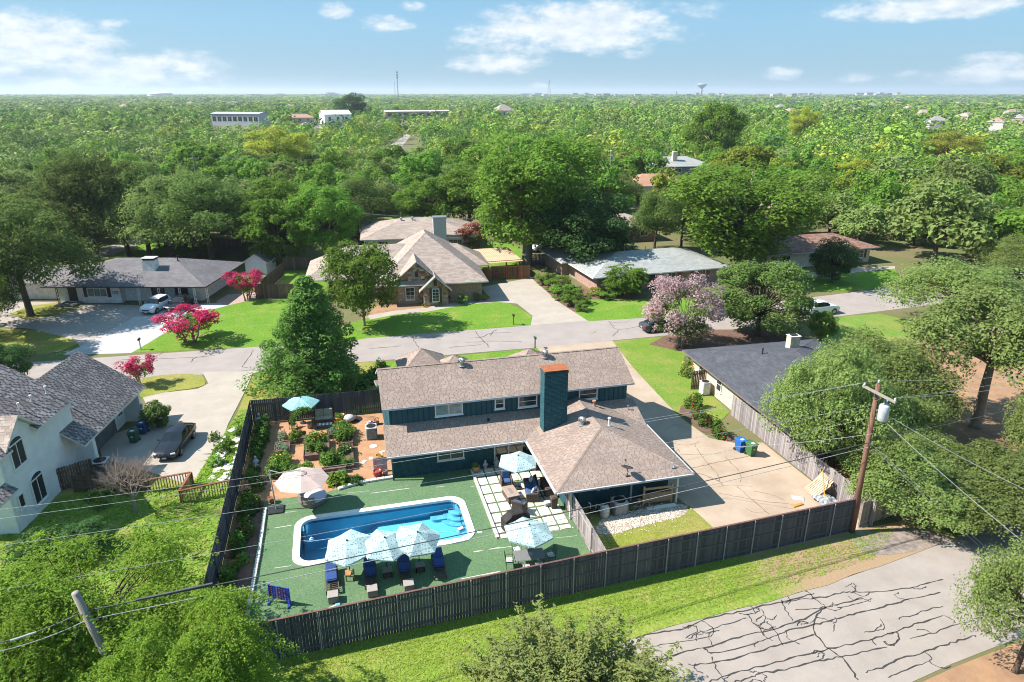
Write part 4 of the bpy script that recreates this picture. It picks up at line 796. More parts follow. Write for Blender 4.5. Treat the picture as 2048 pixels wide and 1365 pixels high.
# ================================================================ POOL
SP = thing("swimming_pool", "long rectangular blue swimming pool with rounded white coping", "pool", ((PX0+PX1)/2, (PY0+PY1)/2, 0)); PO = (-(PX0+PX1)/2, -(PY0+PY1)/2, 0)
def rrect(x0, x1, y0, y1, r, n=8):
    P = []
    for cx, cy, a0 in ((x1-r, y0+r, -90), (x1-r, y1-r, 0), (x0+r, y1-r, 90), (x0+r, y0+r, 180)):
        for i in range(n+1): a = R(a0+90*i/n); P.append((cx+r*math.cos(a), cy+r*math.sin(a)))
    return P
inn = rrect(PX0, PX1, PY0, PY1, .75); out_ = rrect(PX0-.42, PX1+.42, PY0-.42, PY1+.42, 1.1)
cp = MB(); n = len(inn)
cp.add([(p[0],p[1],.09) for p in inn]+[(p[0],p[1],.08) for p in out_]+[(p[0],p[1],-.1) for p in inn]+[(p[0],p[1],-.02) for p in out_],
       [(i,n+i,n+(i+1)%n,(i+1)%n) for i in range(n)]+[(i,(i+1)%n,2*n+(i+1)%n,2*n+i) for i in range(n)]+[(n+(i+1)%n,n+i,3*n+i,3*n+(i+1)%n) for i in range(n)])
cp.build("coping", mat("coping_white", (.74,.71,.68), .85, col2=(.64,.60,.56), scale=1.5), SP, PO)
bs = MB(); bn = rrect(PX0-.005, PX1+.005, PY0-.005, PY1+.005, .755)
def depth(x): 
    t = (x-PX0)/(PX1-PX0); return -2.3 if t < .26 else (-2.3+1.2*(t-.26)/.2 if t < .46 else -1.1)
bs.add([(p[0],p[1],-.08) for p in bn]+[(p[0],p[1],depth(p[0])) for p in bn], [((i+1)%n,i,n+i,n+(i+1)%n) for i in range(n)])
xs = [PX0, PX0+.26*(PX1-PX0), PX0+.46*(PX1-PX0), PX1]
bs.add([(x,y,depth(x)) for x in xs for y in (PY0,PY1)], [(2*i,2*i+2,2*i+3,2*i+1) for i in range(3)])
bs.build("basin", mat("pool_plaster", (.34,.62,.76), .8, col2=(.29,.57,.72), scale=1.0), SP, PO)
tl = MB(); tl.add([(p[0]*1,p[1],-.081) for p in inn]+[(p[0],p[1],-.25) for p in inn], [((i+1)%n,i,n+i,n+(i+1)%n) for i in range(n)]); tl.build("tile_band", mat("tile_blue", (.03,.10,.24), .3, col2=(.05,.16,.33), scale=8), SP, PO)
mw = bpy.data.materials.new("pool_water"); mw.use_nodes = True; tt = mw.node_tree; nn, ll = tt.nodes, tt.links; nn.clear()
om = nn.new("ShaderNodeOutputMaterial"); tb_ = nn.new("ShaderNodeBsdfTransparent"); gl = nn.new("ShaderNodeBsdfGlossy"); gl.inputs["Roughness"].default_value = .03
fr = nn.new("ShaderNodeFresnel"); fr.inputs[0].default_value = 1.33; mx = nn.new("ShaderNodeMixShader"); no_ = nn.new("ShaderNodeTexNoise"); no_.inputs["Scale"].default_value = 1.6; no_.inputs["Detail"].default_value = 3
tcx = nn.new("ShaderNodeTexCoord"); ll.new(tcx.outputs["Object"], no_.inputs[0]); bp = nn.new("ShaderNodeBump"); bp.inputs["Strength"].default_value = .35; bp.inputs["Distance"].default_value = .06; ll.new(no_.outputs[0], bp.inputs["Height"]); ll.new(bp.outputs[0], gl.inputs["Normal"]); ll.new(bp.outputs[0], fr.inputs["Normal"])
tb_.inputs[0].default_value = (.60,.90,.97,1)
ll.new(fr.outputs[0], mx.inputs[0]); ll.new(tb_.outputs[0], mx.inputs[1]); ll.new(gl.outputs[0], mx.inputs[2]); ll.new(mx.outputs[0], om.inputs[0])
va = nn.new("ShaderNodeVolumeAbsorption"); va.inputs["Color"].default_value = (.14,.76,.92,1); va.inputs["Density"].default_value = .075; ll.new(va.outputs[0], om.inputs["Volume"])
wb = MB(); wp = rrect(PX0+.004, PX1-.004, PY0+.004, PY1-.004, .75)
wb.prism(wp, -2.6, -.13); wb.build("water", mw, SP, PO)
M_step = mat("pool_step", (.34,.60,.74), .8)
sb = MB(); sb.prism(rrect(4.4,6.34,38.9,39.59,.3), -1.1, -.9).build("bench", M_step, SP, PO)
for k, (r, z) in enumerate(((.7,-.66),(1.05,-.85),(1.4,-1.0))):
    P = [(6.33,39.58)]+[(6.33-r*math.cos(R(a)), 39.58-r*math.sin(R(a))*1.15) for a in range(0, 91, 10)]; MB().prism(P[::-1], -1.1, z).build("step", M_step, SP, PO)
# things in and round the pool
rb = thing("pool_cleaner", "white and blue robot pool cleaner lying in the shallow end", "pool cleaner", (5.95,36.25,-.10), R(25))
MB().rbox((0,0,.02), (.62,.48,.16), .08).build("body", mat("cleaner_blue", (.10,.28,.5), .4), rb); MB().rbox((0,0,.15), (.40,.26,.12), .05).build("cover", M_white, rb)
hz = MB(); hp = [gp(480+x/3.938, 960+y/3.938, -.11) for x, y in ((1700,405),(1560,415),(1520,395),(1330,375),(1300,385),(1200,395),(1000,430),(700,465),(560,485),(480,480),(440,470))]; hz.tube(hp, .018, 5)
tag(hz.build("floating_hose", mat("hose_pale_blue", (.45,.65,.78), .4)), "thin pale blue hose floating along the pool surface", "hose")
sk = thing("float_dispenser", "round white and blue chlorine float drifting at the dark deep end", "pool float", tuple(gp(623,1079,-.12))); MB().lathe([(.05,-.1),(.14,-.08),(.14,.03),(.06,.05),(.06,.12)], 12).build("body", mat("float_blue", (.3,.55,.8), .4), sk)
MB().lathe([(.0601,.05),(.061,.125),(.02,.135)], 10).build("cap", M_white, sk)
tag(MB().lathe([(.16,.036),(.16,.05),(.1,.06)], 16).build("drain_lid", M_trim, None, tuple(gp(959,1065))), "round pale skimmer lid in the turf beyond the pool corner", "lid")
# seams in the turf
sm = [((1030,898),(1335,858),.06),((850,895),(1015,878),.03),((1815,848),(1845,846),.05),((1545,850),(1615,842),.04)]
for (a, b, w_) in sm:
    p, q = gp(480+a[0]/3.938, 760+a[1]/3.938), gp(480+b[0]/3.938, 760+b[1]/3.938); mb = MB(); ribbon([(p.x,p.y),(q.x,q.y)], w_*2.2, .042, mb); mb.build("turf_seam", M_whitestone)["kind"] = 'structure'
for (a, b, w_) in [((270,385),(405,362),.06),((270,700),(400,682),.05),((1745,785),(2048,725),.06),((1840,575),(2048,535),.05),((300,270),(450,250),.04)]:
    p, q = gp(480+a[0]/3.938, 960+a[1]/3.938), gp(480+b[0]/3.938, 960+b[1]/3.938); mb = MB(); ribbon([(p.x,p.y),(q.x,q.y)], w_*2.2, .042, mb); mb.build("turf_seam", M_whitestone)["kind"] = 'structure'
for (a, b, w_) in [((230,1095),(600,1045),.05),((930,905),(1200,858),.10),((300,1335),(490,1290),.05),((960,970),(1240,940),.03)]:
    p, q = gp(900+a[0]/4.875, 880+a[1]/4.875), gp(900+b[0]/4.875, 880+b[1]/4.875); mb = MB(); ribbon([(p.x,p.y),(q.x,q.y)], w_*2.2, .042, mb); mb.build("turf_seam", M_whitestone)["kind"] = 'structure'
# stone edgings
def edging(name, pts, w_, h, ln, label):
    T = thing(name, label, "edging", (*pts[0], 0)); P = [Vector((*p, 0)) for p in pts]
    for a, b in zip(P, P[1:]):
        d = b-a; k = max(1, int(d.length/ln))
        for i in range(k):
            c = a+d*((i+.5)/k)-P[0]; MB().rbox((0,0,0), (d.length/k-.02, w_*random.uniform(.9,1.1), h), .02).build("stone", M_whitestone, T, (c.x, c.y, h/2+.03)).rotation_euler = (0, 0, math.atan2(d.y, d.x)+random.uniform(-.05,.05))
edging("brick_edging", [(-6.35,29.9),(-6.3,33),(-6.2,37),(-6.2,41.6)], .22, .16, .26, "line of pale bricks edging the planting bed beside the turf")
edging("stone_edging", [(2.35,43.42),(1.2,43.38),(0.2,43.3),(-.6,43.1),(-1.5,42.8)], .28, .16, .5, "pale stone edging between the garden and the turf")
ps = thing("patio_kerb", "long pale timber kerb between the pool turf and the paved patio", "kerb", (7.98,43,0)); MB().box(-.09,.09,-8.4,0,.03,.2).build("beam", mat("pale_kerb", (.62,.56,.47), .8), ps); MB().box(.094,.2,-8.4,0,.03,.06).build("channel", M_soil, ps)
# patio pavers, each a slab of its own
pt = MB().add([(8.05,34.4,.0365),(13.1,34.4,.0365),(13.1,43.3,.0365),(8.05,43.3,.0365)], [(0,1,2,3)]).build("patio", M_turf); pt["kind"] = 'structure'
M_pav = mat("paver_cream", (.66,.60,.48), .9, col2=(.58,.51,.40), scale=1.5, objrand=.08)
pme = MB().rbox((0,0,0), (.70,.98,.05), .015).mesh("paver", M_pav)
for r in range(7):
    for c in range(6): link("paver", pme, pt, (8.43+c*.80, 35.6+r*1.15, .06))
for c in range(6): o = link("paver", pme, pt, (8.43+c*.80, 34.75, .06)); o.scale = (1,.4,1)

# ================================================================ POOL FURNITURE
M_navy = mat("navy_cushion", (.028,.065,.20), .85, col2=(.022,.05,.16), scale=3); M_wick = mat("brown_wicker", (.07,.05,.042), .8, col2=(.11,.08,.066), scale=40)
M_wickg = mat("grey_wicker", (.17,.14,.125), .8, col2=(.25,.21,.19), scale=40); M_dkm = mat("dark_metal", (.03,.03,.032), .45, var=.1)
def dotted(name, base, dot, scale=6.5, size=.26, rough=.85):
    m = mat(name, base, rough, var=.04, scale=2); t = m.node_tree; n = t.nodes; l = t.links; b = n["Principled BSDF"]
    v = n.new("ShaderNodeTexVoronoi"); v.inputs["Scale"].default_value = scale; v.inputs["Randomness"].default_value = .55; tc = n.new("ShaderNodeTexCoord"); l.new(tc.outputs["Object"], v.inputs["Vector"])
    c = n.new("ShaderNodeMath"); c.operation = 'LESS_THAN'; c.inputs[1].default_value = size; l.new(v.outputs["Distance"], c.inputs[0])
    x = n.new("ShaderNodeMixRGB"); src = b.inputs["Base Color"].links[0].from_socket; l.new(c.outputs[0], x.inputs[0]); l.new(src, x.inputs[1]); x.inputs[2].default_value = (*dot, 1); l.new(x.outputs[0], b.inputs["Base Color"])
    tr = n.new("ShaderNodeBsdfTranslucent"); l.new(x.outputs[0], tr.inputs[0]); ms = n.new("ShaderNodeMixShader"); ms.inputs[0].default_value = .25; l.new(b.outputs[0], ms.inputs[1]); l.new(tr.outputs[0], ms.inputs[2]); l.new(ms.outputs[0], n["Material Output"].inputs[0]); return m
M_aqua = dotted("umbrella_aqua", (.47,.61,.60), (.12,.27,.31), 7, .29); M_aqua2 = dotted("umbrella_teal", (.28,.56,.56), (.45,.68,.66), 5, .3)
def umbrella(label, loc, r, h, m, sides=6, tilt=(0,0), rot=0, base=True, drop=.45, group=None, name="parasol"):
    T = thing(name, label, "umbrella", loc, 0, group); MB().tube([(0,0,.02),(0,0,h+.02)], .024, 8).build("pole", M_dkm, T)
    cb = MB(); n = sides; ring = []
    for f, z in ((.02,h),(.5,h-drop*.42),(1.0,h-drop)):
        for k in range(n*2):
            a = rot+math.pi*k/n; rr = r*f*(1 if k % 2 == 0 else math.cos(math.pi/n)*(.985 if f > .9 else 1)); ring.append((rr*math.cos(a), rr*math.sin(a), z-(0 if k % 2 == 0 else .05*f)))
    k2 = 2*n; m_ = [(r_*k2+i, r_*k2+(i+1) % k2, (r_+1)*k2+(i+1) % k2, (r_+1)*k2+i) for r_ in range(2) for i in range(k2)]
    cb.add(ring, [f[::-1] for f in m_]); cb.add([(x*.995,y*.995,z-.012) for x,y,z in ring], m_); 
    va_ = [(ring[2*k2+i]) for i in range(k2)]; cb.add(va_+[(x,y,z-.10) for x,y,z in va_], [(i,(i+1)%k2,k2+(i+1)%k2,k2+i) for i in range(k2)])
    M_ = Matrix.Translation((0,0,h)) @ Euler((R(tilt[0]),R(tilt[1]),0)).to_matrix().to_4x4() @ Matrix.Translation((0,0,-h)); cb.v = [tuple(M_ @ Vector(v)) for v in cb.v]
    cb.build("canopy", m, T); MB().lathe([(.05,h-.01),(.06,h+.02),(.03,h+.06),(.01,h+.1)], 8).build("finial", M_dkm, T)
    rbm = MB()
    for k in range(n): a = rot+2*math.pi*k/n; rbm = MB(); rbm.tube([M_ @ Vector((.03*math.cos(a),.03*math.sin(a),h-.03)), M_ @ Vector((r*.97*math.cos(a),r*.97*math.sin(a),h-drop-.03))], .012, 4); rbm.build("rib", M_dkm, T)
    if base: MB().lathe([(.26,.035),(.26,.08),(.06,.12),(.045,.3)], 12).build("base", M_dkm, T)
    return T
for i, (x, y, tl_, lb) in enumerate(((-.98,33.3,(8,-6),"pale aqua patterned parasol over the pool edge, beside the loose wooden table"),(1.1,33.05,(5,4),"pale aqua patterned parasol between the two others over the pool edge"),(2.95,33.1,(8,8),"pale aqua patterned parasol over the pool edge, beside the lounger without a wicker cube"))):
    umbrella(lb, (x,y+.0,.04), 1.42, 2.45, M_aqua, 6, tl_, R(20+i*25), False, .5, "parasols over the pool edge")
umbrella("aqua patterned parasol over the patio sofa and armchairs", (10.65,39.8,.08), 1.45, 2.6, M_aqua, 6, (0,0), R(10))
umbrella("aqua patterned parasol standing in the metal dining table", (9.3,32.2,.04), 1.5, 2.45, M_aqua, 6, (0,4), R(28), False)
umbrella("teal striped parasol by the back fence of the garden", (-4.15,54.0,.02), 1.5, 2.35, M_aqua2, 6, (0,0), R(5))
LG = ["navy cushioned lounger nearest the planting bed, beside the orange wooden table", "navy cushioned lounger whose grey cube stands between the two other cubes", "navy cushioned lounger with a folded cushion edge, beside the third wicker cube", "navy cushioned lounger at the umbrella shadow with bare frame and no cube"]
def lounger(loc, rz, label, group):
    T = thing("sun_lounger", label, "sun lounger", loc, rz, group)
    f = MB(); 
    for s in (-.33,.33): f.box(s-.03,s+.03,-1.05,1.0,.22,.30)
    for y in (-1.02,-.35,.95): f.box(-.3,.3,y-.03,y+.03,.225,.295)
    f.build("frame", M_wick, T)
    for s in (-.33,.33):
        for y in (-.98,.9): MB().box(s-.035,s+.035,y-.035,y+.035,0,.219).build("leg", M_wick, T)
    sl = MB(); [sl.box(-.3,.3,-.9+k*.16,-.86+k*.16,.235,.275) for k in range(6)]; sl.build("slat", M_wick, T)["kind"] = 'stuff'
    c = MB(); c.rbox((0,.12,.36), (.62,.75,.11), .04); c.build("seat_cushion", M_navy, T)
    b = MB().rbox((0,0,0), (.62,.72,.11), .04).build("back_cushion", M_navy, T, (0,.83,.47)); b.rotation_euler = (R(17),0,0)
    MB().rbox((0,-.30,.375), (.62,.12,.16), .05).build("bolster", M_navy, T); return T
for i, (x, y) in enumerate(((-1.98,33.05),(.15,32.95),(2.07,32.85),(4.02,32.75))): lounger((x,y,.04), R(2-i*1.5), LG[i], "navy loungers along the pool")
def cube(loc, label, rz=0):
    T = thing("wicker_cube", label, "ottoman", loc, rz, "wicker cubes at the lounger feet"); MB().rbox((0,0,.2), (.56,.56,.40), .03).build("body", M_wickg, T); MB().rbox((0,0,.425), (.58,.58,.04), .015).build("top", mat("grey_slat_top", (.33,.29,.27), .8, col2=(.25,.22,.2), scale=9), T)
cube((-1.93,31.55,.04), "grey wicker cube nearest the planting bed, by the white pool brush"); cube((.17,31.5,.04), "grey wicker cube between two others along the fence"); cube((2.15,31.45,.04), "grey wicker cube next to the lounger without one")
def side_table(loc, m, label, legs=True):
    T = thing("side_table", label, "side table", loc, 0, "little tables under the pool parasols")
    for k in range(5): MB().box(-.26+k*.106,-.26+k*.106+.096,-.24,.24,.40,.43).build("slat", m, T)
    for s in (-.22,.22):
        for y in (-.2,.2): MB().box(s-.03,s+.03,y-.03,y+.03,0,.398).build("leg", M_wick if m is M_wickg else m, T)
    if m is M_wickg: MB().box(-.25,.25,-.23,.23,.06,.3).build("basket", M_wick, T)
side_table((-.98,33.15,.04), mat("orange_wood", (.42,.20,.08), .7, objrand=.1), "orange brown wooden side table under a pool parasol"); side_table((1.1,32.85,.04), M_wickg, "grey slatted wicker side table under the middle pool parasol"); side_table((2.95,32.85,.04), M_wickg, "grey slatted wicker side table beside the lounger with no cube")
# giant four-in-a-row game
GM = thing("four_in_a_row_game", "giant blue four in a row game with red and yellow discs by the planting bed", "garden game", (-4.7,31.98,.04), R(-28))
gb_ = MB(); 
for s in (-.6,.6): gb_.tube([(s,0,0),(s,0,1.15)], .045, 6); gb_.tube([(s,-.3,.03),(s,.3,.03)], .045, 6); gb_.tube([(s,-.28,.05),(s,0,.5)], .025, 5)
gb_.build("frame", mat("game_blue", (.02,.07,.42), .4), GM)
gr = MB(); [gr.box(-.56,.56,-.03,.03,.3+k*.135,.318+k*.135) for k in range(7)]; [gr.box(-.56+k*.158,-.545+k*.158,-.032,.032,.3,1.12) for k in range(8)]; gr.build("grid", mat("game_blue", (0,0,0)), GM)
dm = [MB().lathe([(.062,-.012),(.062,.012)], 10, M=Matrix.Rotation(R(90),4,'X')).mesh("disc", mat(nm, c, .4)) for nm, c in (("disc_red",(.5,.03,.06)),("disc_yellow",(.65,.42,.05)),("disc_pink",(.45,.08,.2)))]
for r in range(6):
    for c in range(7): link("disc", dm[(r*3+c*2+(r*c) % 2) % 3], GM, (-.475+c*.158,0,.375+r*.135))
pb = thing("pool_brush", "white long handled pool brush lying along the fence", "pool brush", tuple(gp(660,1222))); q = gp(838,1184)-gp(660,1222)
b_ = MB(); b_.tube([(.3,.05,.08),(q.x,q.y,.1)], .022, 6); b_.build("handle", M_trim, pb); MB().rbox((.1,.1,.1), (.5,.14,.14), .04, R(20)).build("brush_head", M_white, pb); MB().rbox((.42,.2,.12), (.3,.25,.12), .04).build("net", mat("net_blue", (.15,.4,.6), .6), pb)
# cantilever parasol and daybed
CB = thing("cantilever_parasol", "large pale pink cantilever parasol over the round daybed", "umbrella", (-5.5,41.3,.04))
MB().rbox((0,0,.05), (1.0,1.0,.1), .03).build("base", M_dkm, CB); a_ = MB(); a_.tube([(0,0,.1),(-.15,.25,2.9)], .045, 8); a_.tube([(-.15,.25,2.88),(.5,-.02,2.75),(1.85,-.3,2.95)], .035, 6); a_.build("arm", M_fpost, CB)
cb = MB(); nS = 8; ring = []
for f, z in ((.12,2.72),(.55,2.5),(1,2.2)):
    for k in range(16): a = R(22.5)*k; rr = 1.72*f*(1 if k % 2 == 0 else .935); ring.append((1.85+rr*math.cos(a), -.3+rr*math.sin(a)*.98, z-(0 if k % 2 == 0 else .04*f)))
fs = [(r*16+(i+1) % 16, r*16+i, (r+1)*16+i, (r+1)*16+(i+1) % 16) for r in range(2) for i in range(16)]; cb.add(ring, fs); cb.add([(x,y,z-.012) for x,y,z in ring], [f[::-1] for f in fs])
M_pink = mat("parasol_blush", (.62,.47,.415), .9, var=.05, scale=1.5, trans=.2); cv = cb.build("canopy", M_pink, CB); vt = MB(); vt.lathe([(.36,2.70),(.2,2.79),(.03,2.84)], 8, c=(1.85,-.3,0)); vt.build("vent", M_pink, cv)
DB = thing("round_daybed", "round wicker daybed with pale lilac cushion under the blush parasol", "daybed", (-3.15,41.75,.04), R(20)); MB().lathe([(.85,0),(.95,.3),(.95,.34)], 20).build("base", M_wickg, DB); c_ = MB(); c_.smooth = True; c_.lathe([(.86,.345),(.93,.4),(.9,.5),(.5,.53),(.02,.53)], 20); c_.build("cushion", mat("lilac_cushion", (.50,.50,.58), .9, var=.05), DB)
bk = MB(); P = [(.93*math.cos(R(a)), .93*math.sin(R(a))) for a in range(100, 261, 16)]; bk.add([(x,y,.35) for x,y in P]+[(x,y,.8) for x,y in P]+[(x*.9,y*.9,.35) for x,y in P]+[(x*.9,y*.9,.8) for x,y in P], [(i,i+1,11+i+1,11+i) for i in range(10)]+[(22+i+1,22+i,33+i,33+i+1) for i in range(10)]+[(11+i,12+i,34+i,33+i) for i in range(10)]); bk.build("backrest", M_wickg, DB)
# patio set
M_navy2 = mat("slate_blue_cushion", (.045,.10,.22), .85, col2=(.035,.075,.18), scale=3)
def armchair(loc, rz, label):
    T = thing("wicker_armchair", label, "armchair", loc, rz, "blue cushioned wicker armchairs on the patio")
    b = MB(); b.rbox((0,0,.2), (.78,.75,.34), .03); b.build("frame", M_wick, T)
    for s in (-.36,.36): MB().rbox((s,0,.42), (.12,.78,.5), .04).build("armrest", M_wick, T)
    k = MB().rbox((0,0,0), (.8,.1,.7), .04).build("backrest", M_wick, T, (0,.38,.68)); k.rotation_euler = (R(-14),0,0)
    MB().rbox((0,-.03,.44), (.58,.62,.15), .05).build("seat_cushion", M_navy2, T); c = MB().rbox((0,0,0), (.6,.15,.55), .05).build("back_cushion", M_navy2, T, (0,.27,.75)); c.rotation_euler = (R(-14),0,0); return T
armchair((9.95,40.35,.08), R(-5), "blue wicker armchair facing the fence, at the head of the fire table"); A2 = armchair((10.05,37.1,.08), R(140), "blue wicker armchair with its back to the covered grill")
MB().rbox((0,0,0), (.42,.14,.34), .06).build("pillow", mat("pillow_pale", (.6,.58,.6), .9, var=.2, scale=9), A2, (.1,.12,.66)).rotation_euler = (R(-20),0,R(20))
SF = thing("wicker_sofa", "blue cushioned wicker sofa facing the fire table on the patio", "sofa", (11.35,38.9,.08), R(-100))
MB().rbox((0,0,.2), (2.1,.8,.36), .03).build("frame", M_wick, SF); MB().rbox((0,.38,.55), (2.1,.14,.8), .05).build("backrest", M_wick, SF)
for s in (-.99,.99): MB().rbox((s,-.04,.42), (.15,.85,.5), .05).build("armrest", M_wick, SF)
for s in (-.44,.44): MB().rbox((s,-.05,.45), (.84,.66,.16), .05).build("seat_cushion", M_navy2, SF); MB().rbox((s,.24,.76), (.84,.17,.5), .06, 0, R(-10)).build("back_cushion", M_navy2, SF)
for s in (-.68,.72): MB().rbox((0,0,0), (.44,.15,.42), .07).build("pillow", mat("pillow_pale", (0,0,0)), SF, (s,.05,.75)).rotation_euler = (R(-25),0,R(15 if s < 0 else -20))
FT = thing("fire_table", "low brown fire pit table between the patio sofa and armchairs", "table", (9.85,38.75,.08), R(6)); MB().rbox((0,0,.27), (.78,1.3,.5), .03).build("body", M_wick, FT); MB().rbox((0,0,.545), (.86,1.4,.05), .015).build("top", mat("fire_table_top", (.26,.19,.15), .6, col2=(.38,.30,.25), scale=7), FT); MB().box(-.12,.12,-.35,.35,.572,.578).build("burner", M_wickg, FT)
DX = thing("deck_box", "brown wicker deck box against the teal garage wall", "storage box", (12.55,38.9,.08), R(-2)); MB().rbox((0,0,.36), (.75,1.45,.62), .04).build("body", M_wick, DX); MB().rbox((0,0,.71), (.82,1.52,.08), .03).build("lid", mat("deck_box_lid", (.12,.08,.065), .6), DX)
BB = thing("patio_bin", "dark brown plastic patio bin with handled lid beside the grey fence", "bin", (12.35,36.95,.08)); MB().lathe([(.24,0),(.3,.72)], 4, M=Matrix.Rotation(R(45),4,'Z')).build("body", mat("bin_brown", (.06,.045,.04), .6), BB); MB().rbox((0,0,.77), (.48,.48,.09), .03).build("lid", M_wick, BB); MB().tube([(-.13,-.2,.82),(-.1,-.2,.9),(.1,-.2,.9),(.13,-.2,.82)], .015, 5).build("handle", M_dkm, BB)
SC_ = thing("storage_tub", "small pale tub on the patio between the sofa and the brown bin", "tub", (12.0,37.25,.08)); MB().rbox((0,0,.14), (.4,.3,.26), .04).build("body", mat("tub_grey", (.33,.35,.38), .5), SC_); MB().rbox((0,0,.29), (.43,.33,.05), .02).build("lid", M_white, SC_)
GR = thing("covered_grill", "grill under a black fabric cover on the patio edge", "grill", (9.35,35.5,.05), R(12)); gcv = MB()
prof = [(-.85,0),(-.85,.8),(-.5,1.02),(-.4,1.18),(.4,1.2),(.52,1.02),(.85,.82),(.85,0)]
k = 6; vs = []
for j, (yy, s) in enumerate(((-.36,.0),(-.34,1.),(-.2,1.03),(.2,1.03),(.34,1.),(.36,.0))): vs += [(x*(1.02 if j in (2,3) else 1)+random.uniform(-.02,.02), yy if s else yy, z*(s if s else .98)+random.uniform(-.015,.015)*(z > .1)) for x, z in prof]
gcv.add(vs, [(j*8+i, j*8+i+1, (j+1)*8+i+1, (j+1)*8+i) for j in range(5) for i in range(7)]+[tuple(range(8)), tuple(range(47,39,-1))])
for i in range(9): gcv.tube([(-.8+i*.2,-.37,.02),(-.8+i*.2+random.uniform(-.04,.04),-.375,.75)], [.05,.015], 5)
gcv.build("cover", mat("black_cover", (.032,.027,.027), .75, var=.2, scale=6), GR); MB().box(-.7,.7,-.3,.3,.0,.05).build("base", M_dkm, GR)
# dining set
DT = thing("dining_table", "grey metal mesh dining table with parasol by the rear fence", "table", (9.2,31.75,.04), R(-4)); tp = MB(); tp.rbox((0,0,.72), (1.75,.98,.035), .015); tp.build("top", mat("mesh_metal", (.20,.20,.20), .5, col2=(.12,.12,.12), scale=45), DT)
for s in (-.75,.75):
    for y in (-.4,.4): MB().tube([(s,y,0),(s*.95,y*.9,.36),(s,y,.70)], .022, 6).build("leg", M_dkm, DT)
MB().lathe([(.2,.739),(.2,.745),(.05,.75)], 16).build("table_ring", M_metal, DT)
M_wcush = mat("white_pattern_cushion", (.62,.61,.60), .9, col2=(.35,.36,.38), scale=14)
def dchair(loc, rz, label):
    T = thing("dining_chair", label, "chair", loc, rz, "metal dining chairs round the parasol table"); f = MB()
    for s in (-.22,.22): f.tube([(s,.22,.0),(s,.2,.44),(s*1.05,.3,.95)], .016, 5); f.tube([(s,-.22,0),(s,-.2,.44)], .016, 5); f.tube([(s*1.2,-.18,.64),(s*1.2,.22,.66)], .014, 5); f.tube([(s,-.2,.44),(s*1.2,-.18,.64)], .012, 5)
    f.tube([(-.23,.3,.95),(0,.31,1.02),(.23,.3,.95)], .016, 5); f.build("frame", M_dkm, T); MB().box(-.23,.23,-.22,.21,.425,.445).build("seat", M_dkm, T)
    for k in range(5): MB().tube([(-.16+k*.08,.21,.47),(-.16+k*.08,.3,.96)], .009, 4).build("spindle", M_dkm, T)
    MB().rbox((0,-.01,.48), (.43,.42,.07), .03).build("cushion", M_wcush, T)
dchair((8.05,31.9,.04), R(80), "black metal dining chair at the pool end of the table"); dchair((8.85,31.02,.04), R(183), "black metal dining chair between table and fence, nearer the pool"); dchair((9.6,31.05,.04), R(176), "black metal dining chair between table and fence, nearer the wooden box")
dchair((10.5,31.75,.04), R(-85), "black metal dining chair in the parasol shadow at the table end"); dchair((8.7,32.75,.04), R(3), "black metal dining chair on the patio side, nearer the pool"); dchair((9.6,32.8,.04), R(-3), "black metal dining chair on the patio side beneath the parasol")
# plants: leaf tuft meshes
def tuft(name, n, r, h, size, m, seed=0, flower=None, ff=.08, shape='dome', up=.75, extra=None):
    g_ = np.random.default_rng(seed); d = g_.normal(size=(n,3)); d /= np.linalg.norm(d,axis=1)[:,None]; d[:,2] = np.abs(d[:,2]) if shape == 'dome' else d[:,2]
    k = g_.uniform(.25,1,n)**.5; lump = 1+.28*np.sin(d[:,0]*5+seed)*np.cos(d[:,1]*4+seed*2)
    c = d*k[:,None]*np.array([r,r,h])*lump[:,None]
    if shape == 'ball': c[:,2] += h
    if shape == 'cone': z = g_.uniform(0,1,n)**1.3; a = g_.uniform(0,6.283,n); rr = r*(1-z)**.8*g_.uniform(.5,1,n)+.02; c = np.stack([rr*np.cos(a),rr*np.sin(a),z*h],1); d = np.stack([np.cos(a),np.sin(a),.4+0*z],1)
    c[:,2] = np.maximum(c[:,2], .02)
    nrm = d*.6+g_.normal(size=(n,3))*.6+np.array([0,0,up]); return leafmesh(name, c, nrm, size*g_.uniform(.6,1.4,n), m, g_, flower, ff)
def leafmesh(name, c, nrm, s, m, g_, flower=None, ff=0.0, asp=.62):
    n = len(c); nrm = nrm/np.linalg.norm(nrm,axis=1)[:,None]; t = np.cross(nrm, g_.normal(size=(n,3))); t /= np.linalg.norm(t,axis=1)[:,None]; b = np.cross(nrm,t)
    S = s[:,None]; bend = nrm*S*.22
    V = np.stack([c-t*S, c-b*S*asp+bend, c+t*S, c+b*S*asp+bend],1).reshape(-1,3); Q = np.arange(4*n).reshape(n,4)
    if flower is None: return npmesh(name, V, Q, m)
    mi = (g_.uniform(size=n) < ff).astype(int) if np.isscalar(ff) else ff.astype(int); return npmesh(name, V, Q, [m, flower], mi)
def leafmat(name, c, rand=.24, objrand=.24, trans=.5, rough=.55): return mat(name, c, rough, var=.12, scale=.8, island=rand, objrand=objrand, trans=trans, spec=.06)
L_gard = leafmat("leaf_garden", (.16,.30,.055)); L_sage = leafmat("leaf_sage", (.24,.34,.21)); L_dark = leafmat("leaf_dark", (.07,.15,.035)); L_lime = leafmat("leaf_lime", (.22,.34,.05)); L_mid = leafmat("leaf_mid", (.11,.22,.04))
P_or = mat("petal_orange", (.62,.20,.03), .7); P_yel = mat("petal_yellow", (.65,.48,.06), .7); P_red = mat("petal_red", (.50,.02,.04), .7); P_wh = mat("petal_white", (.7,.66,.6), .7)
M_stem = mat("stem_brown", (.12,.08,.05), .9)
